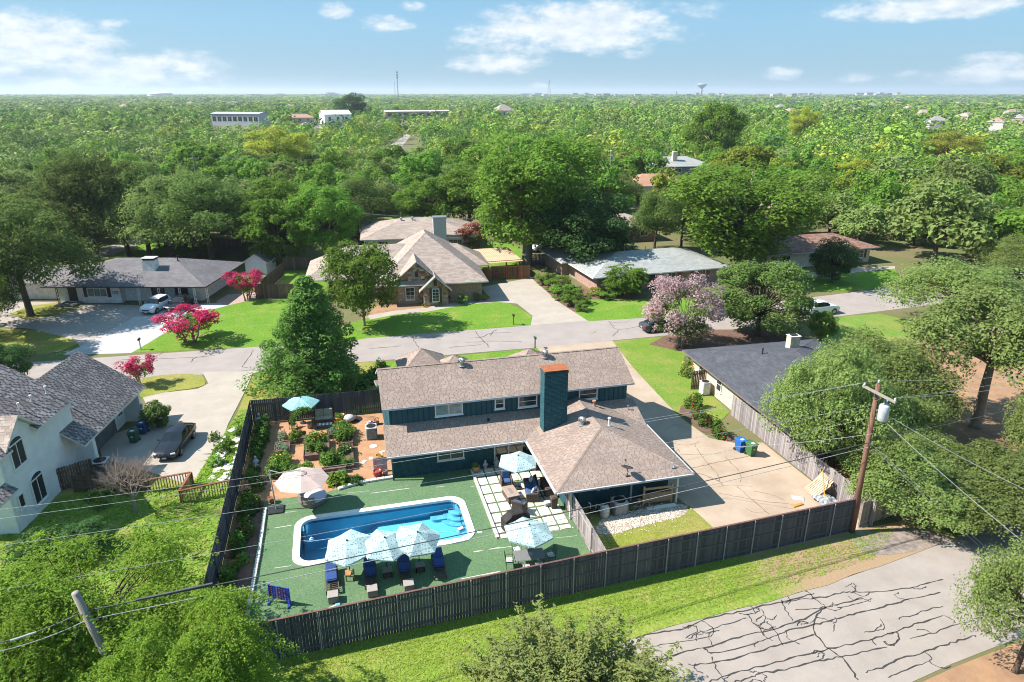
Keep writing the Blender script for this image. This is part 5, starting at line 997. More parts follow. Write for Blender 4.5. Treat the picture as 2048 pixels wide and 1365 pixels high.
TUFT = {"green": tuft("foliage", 260, .5, .7, .085, L_gard, 1), "sage": tuft("foliage", 240, .45, .5, .08, L_sage, 2), "dark": tuft("foliage", 300, .5, .7, .09, L_dark, 3), "lime": tuft("foliage", 260, .5, .65, .085, L_lime, 4),
  "orange": tuft("foliage", 280, .5, .75, .075, L_gard, 5, P_or, .06), "yellow": tuft("foliage", 280, .5, .7, .085, L_gard, 6, P_yel, .12), "red": tuft("foliage", 280, .5, .9, .08, L_mid, 7, P_red, .10), "tall": tuft("foliage", 320, .4, 1.2, .09, L_mid, 8), "white": tuft("foliage", 260, .5, .6, .08, L_mid, 9, P_wh, .10)}
STEM = MB().tube([(0,0,0),(.02,.01,.5)], [.03,.012], 5).mesh("stem", M_stem)
def plant(kind, x, y, s, label, group=None, z=.02, sz=None, name="garden_plant", cat="plant"):
    T = thing(name, label, cat, (x,y,z), random.uniform(0,6.28), group); T.scale = (s,s,sz or s)
    link("foliage", TUFT[kind], T); link("stem", STEM, T); return T
# raised beds
M_bed = mat("raised_bed_board", (.15,.10,.085), .85, col2=(.10,.065,.055), scale=3, objrand=.2)
def bed(x0, x1, y0, y1, h, label):
    T = thing("raised_bed", label, "planter", ((x0+x1)/2,(y0+y1)/2,.01), 0, "raised timber garden beds"); a, b = (x1-x0)/2, (y1-y0)/2
    for z in (0, h/2):
        for s in (-1, 1): MB().box(-a,a,s*b-.02,s*b+.02,z+.003,z+h/2-.003).build("board", M_bed, T); MB().box(s*a-.02,s*a+.02,-b+.022,b-.022,z+.003,z+h/2-.003).build("board", M_bed, T)
    MB().box(-a+.021,a-.021,-b+.021,b-.021,0.004,h-.07).build("soil", M_soil, T)
bed(-5.15,-3.85,50.5,51.6,.45,"raised timber bed at the foot of the vine arch"); bed(-6.1,-5.0,48.8,50.4,.4,"raised timber bed with a small trellis beside the lavender row"); bed(-3.9,-2.05,47.4,50.2,.5,"widest raised timber bed, full of orange flowers")
bed(-2.2,-.9,50.6,52.0,.4,"raised timber bed below the striped bench cushion"); bed(-1.3,-.25,48.9,52.2,.4,"long raised timber bed beside the bare path to the air conditioner"); bed(-1.35,-.3,45.3,48.7,.4,"raised timber bed with young plants nearest the corner of the turf"); bed(-2.55,-.9,45.0,45.35,.5,"narrow timber bed facing the turf"); bed(-6.1,-5.0,46.6,47.8,.35,"raised timber bed with yellow green herbs")
k_ = 0
PL = ["at the foot of the vine arch","behind the wooden ladder trellis","in the bed with the ladder trellis","at the back of the widest raised bed","at the front of the widest raised bed","below the striped bench","in the long bed by the bench","in the long bed opposite the air conditioner","in the long bed near the turf, far end","in the long bed near the turf, near end","in the narrow bed facing the turf","in the bed with yellow herbs","behind the blush parasol","beside the blush parasol's far rim","at the turf edge beyond the parasol","by the pale edging stones"]
for c_, (x, y, kd, s, n_) in enumerate(((-4.5,51.0,"lime",.8,4),(-5.6,51.3,"sage",.9,3),(-5.5,49.5,"sage",.75,4),(-3.0,49.6,"orange",1.25,6),(-2.9,48.2,"green",1.1,6),(-1.6,51.4,"sage",.95,4),(-.8,51.2,"orange",1.15,5),(-.75,49.8,"green",1.1,4),(-.8,47.6,"white",.9,4),(-.8,46.1,"green",.75,4),(-2.0,46.5,"green",1.2,5),(-5.6,47.2,"yellow",1.15,5),(-5.5,46.0,"green",1.3,5),(-4.0,45.9,"green",.9,4),(-1.7,43.9,"lime",1.25,6),(-.4,43.7,"dark",.8,3))):
    lb = {"lime":"lime green leafy plants","sage":"silvery sage plants","orange":"green plants dotted with orange flowers","green":"fresh green vegetable plants","white":"plants with small white blooms","yellow":"plants with yellow flower heads","dark":"low dark green plants"}[kd]+" "+PL[c_]
    for i in range(n_): plant(kd, x+random.uniform(-.5,.5), y+random.uniform(-.5,.5), s*random.uniform(.7,1.1), lb, lb, .3 if y > 45 else .02)
for i in range(14): plant("tall", -7.35+random.uniform(-.35,.35), 48.3+i*.42, random.uniform(.8,1.15), "tall dark lavender stems in a row along the charcoal fence", "lavender row along the fence")
for i in range(26):
    kd = ("dark","tall","dark","red","orange")[i % 5 if i % 7 else 3]; lb = {"dark":"dark leafy clump","tall":"tall leafy stems","red":"red-blooming clump","orange":"orange-flecked clump"}[kd]+(" by the fence corner under the elm" if i < 6 else " opposite the deep end of the pool" if i < 13 else " near the cantilever parasol" if i < 20 else " at the garden end of the side bed")
    plant(kd, -7.25+random.uniform(-.4,.4), 30.2+i*.66, random.uniform(.7,1.15), lb, lb)
AR = thing("vine_arch", "arched garden trellis wrapped in green vine", "trellis", (-4.0,52.0,0), R(35)); P = [(-.95,0,0)]+[(-.95*math.cos(R(a)),0,1.35+.85*math.sin(R(a))) for a in range(0,181,15)]+[(.95,0,0)]
for s in (-.2,.2): MB().tube([(x,s,z) for x,y,z in P], .02, 5).build("hoop", M_dkm, AR)
g_ = np.random.default_rng(3); k = 900; t_ = g_.uniform(0,.72,k); PP = np.array(P); idx = t_*(len(P)-1); i0 = idx.astype(int); c = PP[i0]+(PP[np.minimum(i0+1,len(P)-1)]-PP[i0])*(idx-i0)[:,None]+g_.normal(size=(k,3))*np.array([.11,.17,.11]); c[:,2] = np.maximum(c[:,2],.05)
link("vine", leafmesh("vine", c, g_.normal(size=(k,3))+np.array([0,0,.4]), .08*g_.uniform(.6,1.3,k), L_gard, g_), AR)
tr = thing("garden_trellis", "small pale wooden ladder trellis in the bed by the lavender", "trellis", (-5.6,50.2,0), R(10)); 
for s in (-.3,.3): MB().tube([(s,0,.1),(s,0,1.5)], .02, 5).build("upright", M_woodp, tr)
for z in (.5,.85,1.2,1.45): MB().tube([(-.3,0,z),(.3,0,z)], .015, 5).build("rung", M_woodp, tr)
# garden furniture and pots
GB = thing("garden_glider", "beige cushioned glider bench against the back fence of the garden", "bench", (-2.45,53.75,0), R(-4))
for s in (-.75,.75): MB().tube([(s,-.35,0),(s,-.3,.5),(s,.3,.5),(s,.4,1.05)], .025, 6).build("frame", M_dkm, GB); 
for s in (-.36,.36): MB().rbox((s,-.02,.46), (.7,.6,.12), .04).build("seat_cushion", mat("beige_cushion", (.42,.35,.26), .9), GB); MB().rbox((s,.34,.8), (.7,.12,.62), .04, 0, R(-12)).build("back_cushion", mat("beige_cushion", (0,0,0)), GB)
BT = thing("garden_bench", "low bench with a striped blue white cushion in the garden", "bench", (-2.4,52.7,0), R(-3)); MB().box(-.62,.62,-.2,.2,.3,.34).build("seat", M_wick, BT)
for k in range(8): MB().rbox((-.53+k*.151,0,.37), (.15,.4,.05), .02).build("stripe", (M_white if k % 2 else mat("stripe_blue", (.25,.3,.42), .9)), BT)
for s in (-.55,.55): MB().box(s-.03,s+.03,-.18,.18,0,.298).build("leg", M_dkm, BT)
CH = thing("garden_chair", "dark metal garden chair under the teal parasol", "chair", (-4.9,53.2,0), R(30)); f = MB(); [f.tube([(s,.25,0),(s,.2,.42),(s,.32,.95)], .02, 5) for s in (-.25,.25)]; [f.tube([(s,-.25,0),(s,-.22,.42),(s,.2,.42)], .02, 5) for s in (-.25,.25)]; f.build("frame", M_dkm, CH); MB().box(-.25,.25,-.22,.2,.42,.45).build("seat", M_dkm, CH); bk = MB().box(-.25,.25,.2,.23,.45,.95).build("backrest", M_dkm, CH)
EG = thing("hanging_egg_chair", "grey hanging egg chair frame with a pale cover by the garden fence", "chair", (.1,53.6,0)); MB().lathe([(.6,0.02),(.6,.05),(.02,.06)], 18).build("base", M_dkm, EG); MB().tube([(.1,.55,.05),(.05,.6,1.2),(0,.35,1.9),(0,0,2.0)], .03, 6).build("stand", M_dkm, EG)
for k in range(7): a = R(k*30-90); MB().tube([(.35*math.cos(a),.25*math.sin(a)+.1,.75),(.48*math.cos(a),.3*math.sin(a)+.1,1.2),(0,0,1.85)], .012, 4).build("basket_rib", M_dkm, EG)
cvb = MB(); cvb.smooth = True; cvb.lathe([(.42,.25),(.5,.4),(.35,.58),(.1,.62)], 12, c=(-.5,-.3,0)); cvb.build("cushion", mat("cover_grey", (.5,.48,.5), .9, var=.2, scale=5), EG)
def acunit(loc, label, w_=.8, h=.85, m=None, rnd=False):
    T = thing("air_conditioner", label, "air conditioner", loc, R(-2)); m = m or mat("ac_grey", (.25,.245,.235), .6)
    MB().rbox((0,0,h/2), (w_*.96,w_*.96,h-.02), .08).build("body", m, T)
    mm = MB().rbox((0,0,0), (w_,w_,.02), .008).mesh("louvre", mat("ac_louvre", (.36,.35,.33), .6)) 
    for k in range(9): link("louvre", mm, T, (0,0,.1+k*(h-.15)/9))
    t = MB(); t.rbox((0,0,h+.03), (w_*1.02,w_*1.02,.08), .04); to = t.build("top", mat("ac_top", (.5,.5,.48), .5), T); gr_ = MB(); [gr_.lathe([(rr,h+.071),(rr,h+.085),(rr-.02,h+.085),(rr-.02,h+.071)], 18) for rr in (w_*.42,w_*.3,w_*.18)]; gr_.build("fan_grille", M_dkm, to)
    MB().lathe([(w_*.4,h+.072),(w_*.4,h+.074)], 18).build("fan_well", M_dark, to)
acunit((1.25,50.0,.01), "grey round-cornered air conditioner between the garden and the house wall", .9, 1.0); acunit((16.4,35.5,.02), "beige air conditioner under the garage eave beside the white tank", .95, .85, mat("ac_beige", (.48,.44,.37), .6)); acunit((31.3,51.0,.02), "tall white air conditioner by the cream brick wall", .8, 1.2, M_white)
acunit(tuple(gp(205,945)), "black box air conditioner by the stucco house fence", 1.0, .95, mat("ac_black", (.03,.032,.035), .5)); acunit(tuple(gp(1145,585)), "grey air conditioner at the corner of the red brick ranch", .9, .9)
def pot(loc, r, h, m, label, pk=None, cat="plant pot"):
    T = thing("plant_pot", label, cat, loc); b = MB(); b.smooth = True; b.lathe([(r*.65,0),(r*1.02,h*.5),(r*.9,h*.85),(r,h),(r*.85,h),(r*.8,h*.86),(.01,h*.85)], 14); b.build("body", m, T)
    MB().lathe([(r*.79,h*.855),(.01,h*.87)], 12).build("soil", M_soil, T)
    if pk: o = link("foliage", TUFT[pk], T, (0,0,h*.85)); o.scale = (r*1.7,)*3
    return T
Mter = mat("terracotta", (.42,.19,.10), .8); Mred = mat("glaze_red", (.33,.03,.025), .3); Mgold = mat("glaze_gold", (.48,.27,.04), .4)
pot((8.25,42.7,.07), .3, .5, mat("basket_tan", (.4,.26,.16), .9), "tan basket planter with flowers by the teal wall", "yellow"); pot((-5.85,42.3,.04), .24, .4, Mter, "empty terracotta pot behind the cantilever parasol base"); pot((1.3,43.9,.02), .32, .5, Mred, "large red glazed pot at the corner of the house"); pot((1.85,43.85,.02), .17, .45, mat("pot_grey", (.17,.14,.13), .8), "slim grey pot beside the large red one")
pot((1.6,46.3,.02), .3, .42, Mgold, "golden glazed pot on the bare path by the house"); pot((-1.25,53.5,.02), .36, .5, Mgold, "big golden pot with greenery by the back fence", "green"); pot((-.5,53.5,.02), .22, .4, Mter, "orange clay pot beside the hanging chair"); pot((1.75,52.3,.02), .24, .4, Mter, "orange clay pot by the corner of the house"); pot((1.45,52.15,.02), .17, .35, mat("glaze_blue", (.03,.05,.3), .3), "small cobalt blue pot by the house corner"); pot((1.15,52.3,.02), .17, .32, M_white, "small white pot by the house corner"); pot((-3.6,52.9,.02), .25, .55, mat("urn_tan", (.4,.27,.19), .8), "tan urn under the vine arch"); pot((12.45,41.9,.08), .18, .3, Mter, "small clay pot with blooms below the garage eave", "orange"); pot((-.95,53.9,.02), .2, .5, mat("bucket_yellow", (.6,.4,.05), .5), "yellow bucket behind the golden pot")
tag(MB().rbox((0,0,.6), (1.0,.03,1.1), .01).build("painted_sign", mat("board_paint", (.55,.6,.68), .6, col2=(.6,.2,.17), scale=2.2, detail=2), None, (1.55,44.6,.0)), "painted white red and blue board leaning at the house corner", "sign board")
for (px, py, s) in ((748,895,.35),(765,905,.3),(742,918,.28),(728,925,.34),(748,893,.3)): 
    p = gp(px, py); b = MB(); b.rbox((0,0,.03), (s*1.4,s,.06), .02, random.uniform(0,3)); tag(b.build("stepping_stone", M_whitestone, None, (p.x,p.y,.01)), "flat pale stepping stone on the orange mulch", "stone", "stepping stones on the mulch")
tag(MB().lathe([(.3,0),(.3,.07),(.2,.1),(.02,.09)], 14).build("white_basin", M_white, None, tuple(gp(747,894))), "round white basin on the mulch near the air conditioner", "basin")
def statue(loc, h, m, label):
    T = thing("garden_statue", label, "statue", loc); b = MB(); b.smooth = True; b.lathe([(h*.2,0),(h*.2,h*.1),(h*.13,h*.15),(h*.19,h*.42),(h*.15,h*.62),(h*.07,h*.7)], 10); b.build("body", m, T); c = MB(); c.smooth = True; c.lathe([(.01,h*.68),(h*.1,h*.74),(h*.11,h*.84),(h*.06,h*.94),(.01,h*.96)], 10); c.build("head", m, T)
    a = MB(); a.smooth = True; [a.tube([(s*h*.15,0,h*.6),(s*h*.22,-h*.08,h*.45),(s*h*.1,-h*.16,h*.4)], [h*.05,h*.04,h*.03], 6) for s in (-1,1)]; a.build("arm", m, T)
statue((-7.6,54.3,.02), 1.3, mat("statue_grey", (.5,.5,.52), .8, var=.2), "pale grey garden statue in the far corner of the garden"); statue((-7.3,47.6,.02), .9, mat("statue_white", (.6,.6,.62), .7), "white and blue statue at the end of the lavender row"); statue((9.0,42.9,.07), .8, mat("statue_mix", (.12,.12,.13), .6, col2=(.6,.6,.6), scale=4), "black and white figure beside the basket planter"); statue((9.85,43.0,.07), .9, mat("statue_beige", (.4,.37,.33), .8), "beige figure standing by the sliding door")
wbx = thing("wooden_planter", "reddish wooden planter box at the fence corner beyond the dining table", "planter", (12.45,31.3,.04), R(5)); [MB().box(-.65,.65,s*.2-.02,s*.2+.02,.0,.3).build("board", M_wood, wbx) for s in (-1,1)]; [MB().box(s*.65-.02,s*.65+.02,-.18,.18,0,.3).build("board", M_wood, wbx) for s in (-1,1)]; MB().box(-.62,.62,-.17,.17,.01,.22).build("soil", M_soil, wbx)
# behind the garage
TK = thing("filter_tank", "white bulbous pool filter tank beside the air conditioner", "tank", (15.25,35.2,.02)); b = MB(); b.smooth = True; b.lathe([(.25,0),(.3,.1),(.33,.45),(.28,.8),(.12,.95)], 16); b.build("body", mat("tank_cream", (.62,.58,.5), .5), TK); MB().lathe([(.12,.951),(.13,1.0),(.06,1.06)], 12).build("valve", M_dkm, TK); MB().lathe([(.335,.44),(.345,.5)], 16).build("band", M_gutter, TK)
PM = thing("pool_pump", "dark pool pump with white pipes next to the filter tank", "pump", (14.7,35.7,.02)); MB().lathe([(.14,-.3),(.16,-.1),(.16,.15),(.1,.3)], 10, M=Matrix.Translation((0,0,.25)) @ Matrix.Rotation(R(90),4,'Y')).build("motor", M_dkm, PM); MB().tube([(.1,0,.3),(.1,-.2,.8),(.3,-.3,.8),(.45,-.3,.5)], .04, 6).build("pipe", M_white, PM); MB().tube([(-.2,.1,.0),(-.2,.1,.7),(-.35,.1,.85)], .04, 6).build("pipe", M_white, PM)
HB_ = thing("wooden_headboard", "wooden bed headboard frame leaning against the garage wall", "bed frame", (19.25,35.75,.02), R(-2))
for s in (-1.0,1.0): MB().box(s-.06,s+.06,-.05,.05,0,1.45).build("post", M_woodp, HB_)
MB().box(-.94,.94,-.03,.03,.15,.75).build("panel", mat("ply_tan", (.40,.27,.17), .8), HB_); MB().box(-.94,.94,-.03,.03,1.15,1.3).build("rail", M_woodp, HB_); MB().box(-.94,.94,-.02,.02,.753,.85).build("rail", M_woodp, HB_)
BK = thing("bicycle", "pale pink bicycle with wicker basket by the garage wall", "bicycle", (17.9,35.25,.03), R(-8))
M_bike = mat("bike_pink", (.5,.3,.3), .4)
for x in (-.52,.52):
    w_ = MB(); [w_.tube([(x+.32*math.cos(R(a)),0,.33+.32*math.sin(R(a))),(x+.32*math.cos(R(a+24)),0,.33+.32*math.sin(R(a+24)))], .02, 5) for a in range(0,360,24)]; wo = w_.build("wheel", M_dkm, BK)
    sp_ = MB(); [sp_.tube([(x,0,.33),(x+.31*math.cos(R(a)),0,.33+.31*math.sin(R(a)))], .004, 3) for a in range(0,360,40)]; sp_.build("spokes", M_metal, wo)
fr_ = MB(); [fr_.tube(p, .018, 6) for p in ([(-.52,0,.33),(-.1,0,.3),(.4,0,.75)],[(-.1,0,.3),(-.2,0,.85)],[(-.52,0,.33),(-.17,0,.68)],[(.52,0,.33),(.38,0,.9)],[(-.17,0,.65),(.39,0,.8)])]; fr_.build("frame", M_bike, BK)
MB().tube([(.25,-.28,.98),(.38,-.1,.95),(.38,.1,.95),(.25,.28,.98)], .014, 5).build("handlebar", M_metal, BK); MB().rbox((-.22,0,.88), (.26,.16,.07), .03).build("saddle", mat("saddle_tan", (.3,.16,.09), .6), BK); MB().lathe([(.11,0),(.15,.22)], 10, c=(.55,0,.75)).build("basket", mat("basket_tan", (0,0,0)), BK)
MB().box(-.2,.2,-.02,.02,0,0).v
tag(MB().rbox((0,0,.06), (2.1,.3,.1), .02).build("white_plank", M_white, None, (19.3,35.25,.02)), "white painted plank lying before the headboard", "plank")
# wheelie bins
def wbin(loc, rz, m, label, lid=None, group="wheeled bins"):
    T = thing("wheeled_bin", label, "bin", loc, rz, group); b = MB(); b.add([(-.24,-.26,.08),(.24,-.26,.08),(.24,.26,.08),(-.24,.26,.08),(-.31,-.36,.98),(.31,-.36,.98),(.31,.36,.98),(-.31,.36,.98)], [(3,2,1,0),(4,5,6,7),(0,1,5,4),(1,2,6,5),(2,3,7,6),(3,0,4,7)]); b.build("body", m, T)
    l_ = MB(); l_.rbox((0,-.02,1.02), (.68,.82,.07), .03); lo_ = l_.build("lid", lid or m, T); MB().tube([(-.28,.42,.95),(-.28,.5,1.0),(.28,.5,1.0),(.28,.42,.95)], .02, 5).build("handle", M_dkm, T)
    for s in (-.28,.28): MB().lathe([(.11,-.03),(.11,.03)], 10, M=Matrix.Translation((s,.3,.12)) @ Matrix.Rotation(R(90),4,'Y')).build("wheel", M_dkm, T)
    MB().box(-.14,.14,-.22,.0,1.0555,1.058).build("label", M_white, lo_)
    e_ = MB().lathe([(.09,0),(.09,.004)], 12, M=Matrix.Translation((0,-.325,.62)) @ Matrix.Rotation(R(83),4,'X')).build("emblem", mat("emblem_pale", (.5,.6,.55), .6), T); return T
Mbg = mat("bin_green", (.05,.15,.05), .5, var=.08); Mbb = mat("bin_blue", (.015,.12,.42), .5, var=.08); Mbd = mat("bin_dark_green", (.03,.10,.06), .5); Mbd2 = mat("bin_navy", (.02,.06,.2), .5)
wbin((29.05,40.0,.02), R(10), Mbg, "green wheeled bin with white lid label by the grey fence"); wbin((28.6,40.75,.02), R(10), Mbb, "bright blue wheeled bin behind the green one by the grey fence")
p = gp(270,885); wbin((p.x,p.y,.02), R(-10), Mbd, "dark green wheeled bin in front of the stucco garage"); p = gp(288,868); wbin((p.x,p.y,.02), R(-10), Mbd2, "navy blue wheeled bin at the corner of the stucco garage")
# pallets
def pallet(loc, rot, label):
    T = thing("pallet", label, "pallet", loc, 0, "wooden pallets leaning on the grey fence"); T.rotation_euler = rot; M_pal = mat("pallet_wood", (.50,.38,.26), .85, col2=(.4,.29,.19), scale=3, objrand=.2)
    for k in range(8): MB().box(-.7,.7,-.6+k*.152,-.6+k*.152+.11,.06,.08).build("slat", M_pal, T)
    for x in (-.55,0,.55): MB().box(x-.04,x+.04,-.6,.6,-.04,.058).build("bearer", M_pal, T)
pallet((30.35,34.0,.6), (R(8),R(-42),R(-8)), "leaning wooden pallet nearest the open driveway"); pallet((30.62,34.05,.78), (R(8),R(-50),R(-5)), "wooden pallet tucked behind another against the fence")
tarp = MB(); g_ = np.random.default_rng(5); vs = [(x*.22,y*.2,.25+.35*math.exp(-((x-3)**2+(y-3)**2)/6)+g_.uniform(-.05,.08)) for y in range(7) for x in range(7)]; tarp.add(vs, [(j*7+i,j*7+i+1,j*7+i+8,j*7+i+7) for j in range(6) for i in range(6)]); tarp.smooth = False
tag(tarp.build("tarpaulin", mat("tarp_grey", (.10,.11,.12), .4, col2=(.45,.47,.5), scale=6), None, (29.55,32.4,0)), "crumpled grey and silver tarpaulin in front of the pallets", "tarpaulin")
yl = MB(); yl.tube([(0,0,.05),(.3,.2,.1),(.7,1.0,1.0),(.9,1.6,1.9)], .035, 6); tag(yl.build("yellow_strap", mat("strap_orange", (.65,.32,.03), .6), None, (29.6,32.4,.02)), "orange yellow plastic pole leaning over the tarpaulin", "pole")
tag(MB().rbox((0,0,.06), (.9,.25,.1), .03, R(10)).build("orange_plank", mat("plank_orange", (.5,.25,.05), .7), None, tuple(gp(1595,1012))), "orange plank on the drive close to the rear fence", "plank"); tag(MB().rbox((0,0,.04), (.8,.5,.05), .02, R(-30)).build("white_board", mat("board_paint_grey", (.5,.5,.5), .7, col2=(.3,.3,.3), scale=4), None, tuple(gp(1596,998))), "flat grey and white board lying beside the pallets", "board")
# slab pile, left strip
for i in range(46):
    px, py = random.uniform(418,482), random.uniform(858,965); 
    if px < 418+ (965-py)*.28: continue
    p = gp(px, py); b = MB(); b.rbox((0,0,0), (random.uniform(.35,.8),random.uniform(.3,.55),.07), .02, random.uniform(0,3), random.uniform(-.1,.1)); tag(b.build("stone_slab", M_whitestone, None, (p.x,p.y,random.uniform(.04,.16))), "pale broken stone slab in the weedy strip beside the charcoal fence", "stone slab", "stone slabs in the weedy strip")

# ================================================================ CARS
M_tyre = mat("tyre_rubber", (.02,.02,.021), .8); M_rim = mat("alloy_rim", (.4,.4,.41), .35, metal=.7); M_cglass = mat("car_glass", (.012,.015,.018), .08, spec=.8); M_hl = mat("headlight_lens", (.6,.62,.62), .15); M_tl = mat("tail_lens", (.3,.012,.012), .25); M_plate = mat("plate_white", (.6,.6,.6), .5)
def car(label, loc, rz, col, kind='sedan', L_=4.75, W=1.82, H=1.45, group=None):
    T = thing("parked_car", label, "car", loc, rz, group)       # nose towards -y
    pm = mat("car_paint_"+"_".join(str(int(c*1000)) for c in col), col, .22, var=.03, spec=.6)
    if kind == 'sedan': st = [(-.5,.42,.55,.80,None),(-.47,.25,.68,.90,None),(-.40,.2,.78,.97,None),(-.22,.2,.87,1.0,None),(-.16,.2,.90,1.0,.92),(-.03,.2,.92,1.0,1.38),(.10,.2,.92,1.0,H),(.22,.2,.93,1.0,1.40),(.385,.2,.95,1.0,1.02),(.39,.2,.95,.99,None),(.46,.22,.93,.95,None),(.5,.40,.80,.84,None)]
    else: st = [(-.5,.42,.66,.80,None),(-.47,.28,.86,.92,None),(-.40,.24,.98,.98,None),(-.24,.24,1.06,1.0,None),(-.20,.24,1.08,1.0,1.10),(-.07,.24,1.10,1.0,1.60),(.06,.24,1.10,1.0,H),(.34,.24,1.12,1.0,H-.04),(.46,.26,1.12,.97,1.16),(.465,.26,1.10,.96,None),(.49,.30,.95,.92,None),(.5,.42,.8,.86,None)]
    S = []
    for (t, zb, zt, wf, zr) in st:
        hw = W/2*wf; y = t*L_; rw = hw*.76; zr_ = zr if zr else zt+.03; hasr = zr is not None
        rwk = hw*(.93 if not hasr else .94-.2*min(1, max(0, (zr_-zt)/.45)))
        S.append([(hw*.86,y,zb),(hw*1.0,y,(zb+zt)/2-.05),(hw*.97,y,zt-.06),(hw*.93,y,zt),(rwk,y,zr_-.05 if hasr and zr_-zt > .1 else zt+.012),(rwk*.86,y,zr_),(0,y,zr_+(.03 if hasr else .035))])
    nS = len(S); body = MB(); body.smooth = True; gls = MB(); k = 7
    allv = [p for s in S for p in s]+[(-p[0],p[1],p[2]) for s in S for p in s]; o = nS*k; bf, wsf, rwf, sgl = [], [], [], {1: [], -1: []}
    for i in range(nS-1):
        r0, r1 = st[i][4], st[i+1][4]
        for j in range(k-1):
            f = (i*k+j,(i+1)*k+j,(i+1)*k+j+1,i*k+j+1); g = (o+i*k+j,o+i*k+j+1,o+(i+1)*k+j+1,o+(i+1)*k+j)
            up0, up1 = (r0 or 0)-st[i][2], (r1 or 0)-st[i+1][2]
            front = r0 is not None and r1 is not None and (r1-r0) > .3; rear = r0 is not None and r1 is not None and (r0-r1) > .3
            if (front or rear) and j >= 4: (wsf if front else rwf).extend([f, g]); continue
            if r0 is not None and r1 is not None and j == 3 and not (kind == 'suv' and rear): sgl[1].append(f); sgl[-1].append(g); continue
            bf += [f, g]
    bf += [tuple(range(k))+tuple(o+j for j in range(k-2,-1,-1)), tuple((nS-1)*k+j for j in range(k-1,-1,-1))+tuple(o+(nS-1)*k+j for j in range(k-1))]
    def sub(fs, nm, m):
        ids = sorted({i for f in fs for i in f}); mp = {i: n_ for n_, i in enumerate(ids)}; b = MB(); b.smooth = nm == "body"; b.add([allv[i] for i in ids], [[mp[i] for i in f] for f in fs]); return b.build(nm, m, T)
    B = sub(bf, "body", pm); sub(wsf, "windscreen", M_cglass); sub(rwf, "rear_window", M_cglass); sub(sgl[1], "side_window", M_cglass); sub(sgl[-1], "side_window", M_cglass)
    for s in (1,-1):
        for t in (-.30,.30):
            r = .33 if kind == 'sedan' else .36; Mx = Matrix.Translation((s*(W/2-.1),t*L_*.97,r)) @ Matrix.Rotation(R(90),4,'Y'); wo = MB().lathe([(r*.7,-.11),(r,-.09),(r,.09),(r*.7,.12)], 16, M=Mx).build("wheel", M_tyre, T)
            rm_ = MB(); rm_.lathe([(r*.66,.0),(r*.66,.125),(r*.2,.135),(.02,.13)] if s > 0 else [(.02,-.13),(r*.2,-.135),(r*.66,-.125),(r*.66,0)], 10, M=Mx); rm_.build("rim", M_rim, wo)
            ar = MB(); [ar.add([(s*(W/2*.995+.004),t*L_*.97+(r+.06)*math.cos(R(a)),r+(r+.06)*math.sin(R(a))) for a in range(0,181,20)]+[(s*(W/2*.995+.004),t*L_*.97+(r-.03)*math.cos(R(a)),r+(r-.03)*math.sin(R(a))) for a in range(0,181,20)], [(i,i+1,11+i-0,10+i) for i in range(9)])]; ar.build("wheel_arch", M_black, T)
        zt = .62 if kind == 'sedan' else .76
        MB().rbox((s*W*.36,-L_*.478,zt+.05), (.34,.16,.13), .04, s*.35).build("headlight", M_hl, T); MB().rbox((s*W*.38,L_*.483,zt+.2), (.28,.12,.15), .04, -s*.3).build("taillight", M_tl, T)
        MB().rbox((s*(W/2+.05),-L_*.135,1.0 if kind == 'sedan' else 1.18), (.2,.1,.13), .04).build("mirror", pm, T)
        for y in (-.02,.17): MB().rbox((s*(W/2*.985),y*L_+.15,.80 if kind == 'sedan' else .95), (.03,.16,.03), .01).build("door_handle", pm, T)
    MB().rbox((0,-L_*.497,.48 if kind == 'sedan' else .62), (.95,.05,.2), .03).build("grille", M_black, T); MB().rbox((0,-L_*.503,.36), (.32,.02,.11), .005).build("number_plate", M_plate, T); MB().rbox((0,L_*.505,.62), (.32,.02,.11), .005).build("number_plate", M_plate, T)
    return T
a, b = gp(335,945), gp(358,872); c = (gp(303,930)+gp(388,885))/2
car("black sedan parked nose out on the stucco house drive", ((-13.6),(52.2),.02), R(-9), (.012,.013,.016), L_=4.8)
p = gp(297,632); q = gp(335,600); car("white suv parked on the white brick ranch driveway", ((p.x+q.x)/2+.1,(p.y+q.y)/2-1.2,.02), R(-20), (.68,.69,.70), 'suv', 4.6, 1.86, 1.68)
p = gp(345,620); car("black saloon parked beside the white suv at the ranch", (p.x+.9,p.y+.9,.02), R(-24), (.014,.015,.018), L_=4.9)
p = gp(1660,632); car("white suv on the street beyond the corner lawn", (p.x-.6,p.y+1.2,.03), R(-87+180), (.66,.67,.66), 'suv', 4.7, 1.9, 1.7)
p = gp(1298,668); car("dark grey sedan on the street half hidden by the pale crape myrtle", (p.x+1.8,p.y+.9,.03), R(92), (.05,.052,.058), L_=4.8)
p = gp(1078,505); car("white pickup parked behind the dark fence under the big tree", (p.x,p.y+2,.02), R(-35), (.6,.62,.64), 'suv', 5.2, 1.95, 1.85)
p = gp(822,334); car("dark car far off beside the winding road", (p.x,p.y,.02), R(80), (.02,.025,.03), 'suv')
g2 = random.Random(4)
for i in range(16):
    px = 605+i*3.2; p = gp(px, 254-(i % 3)*3.4); cn = g2.choice(("white","black","grey","red","blue")); kd = g2.choice(('suv','sedan'))
    car("tiny "+cn+" "+kd+" in the packed car park by the white hall", (p.x,p.y,.02), R(g2.choice((0,8,90))), {"white":(.6,.6,.6),"black":(.02,.02,.025),"grey":(.3,.31,.33),"red":(.35,.05,.05),"blue":(.1,.15,.3)}[cn], kd, group="tiny "+cn+" "+kd+"s in the far car park")
patch("car_park", [(598,258),(606,245),(655,242),(662,258)], M_conc, .01)
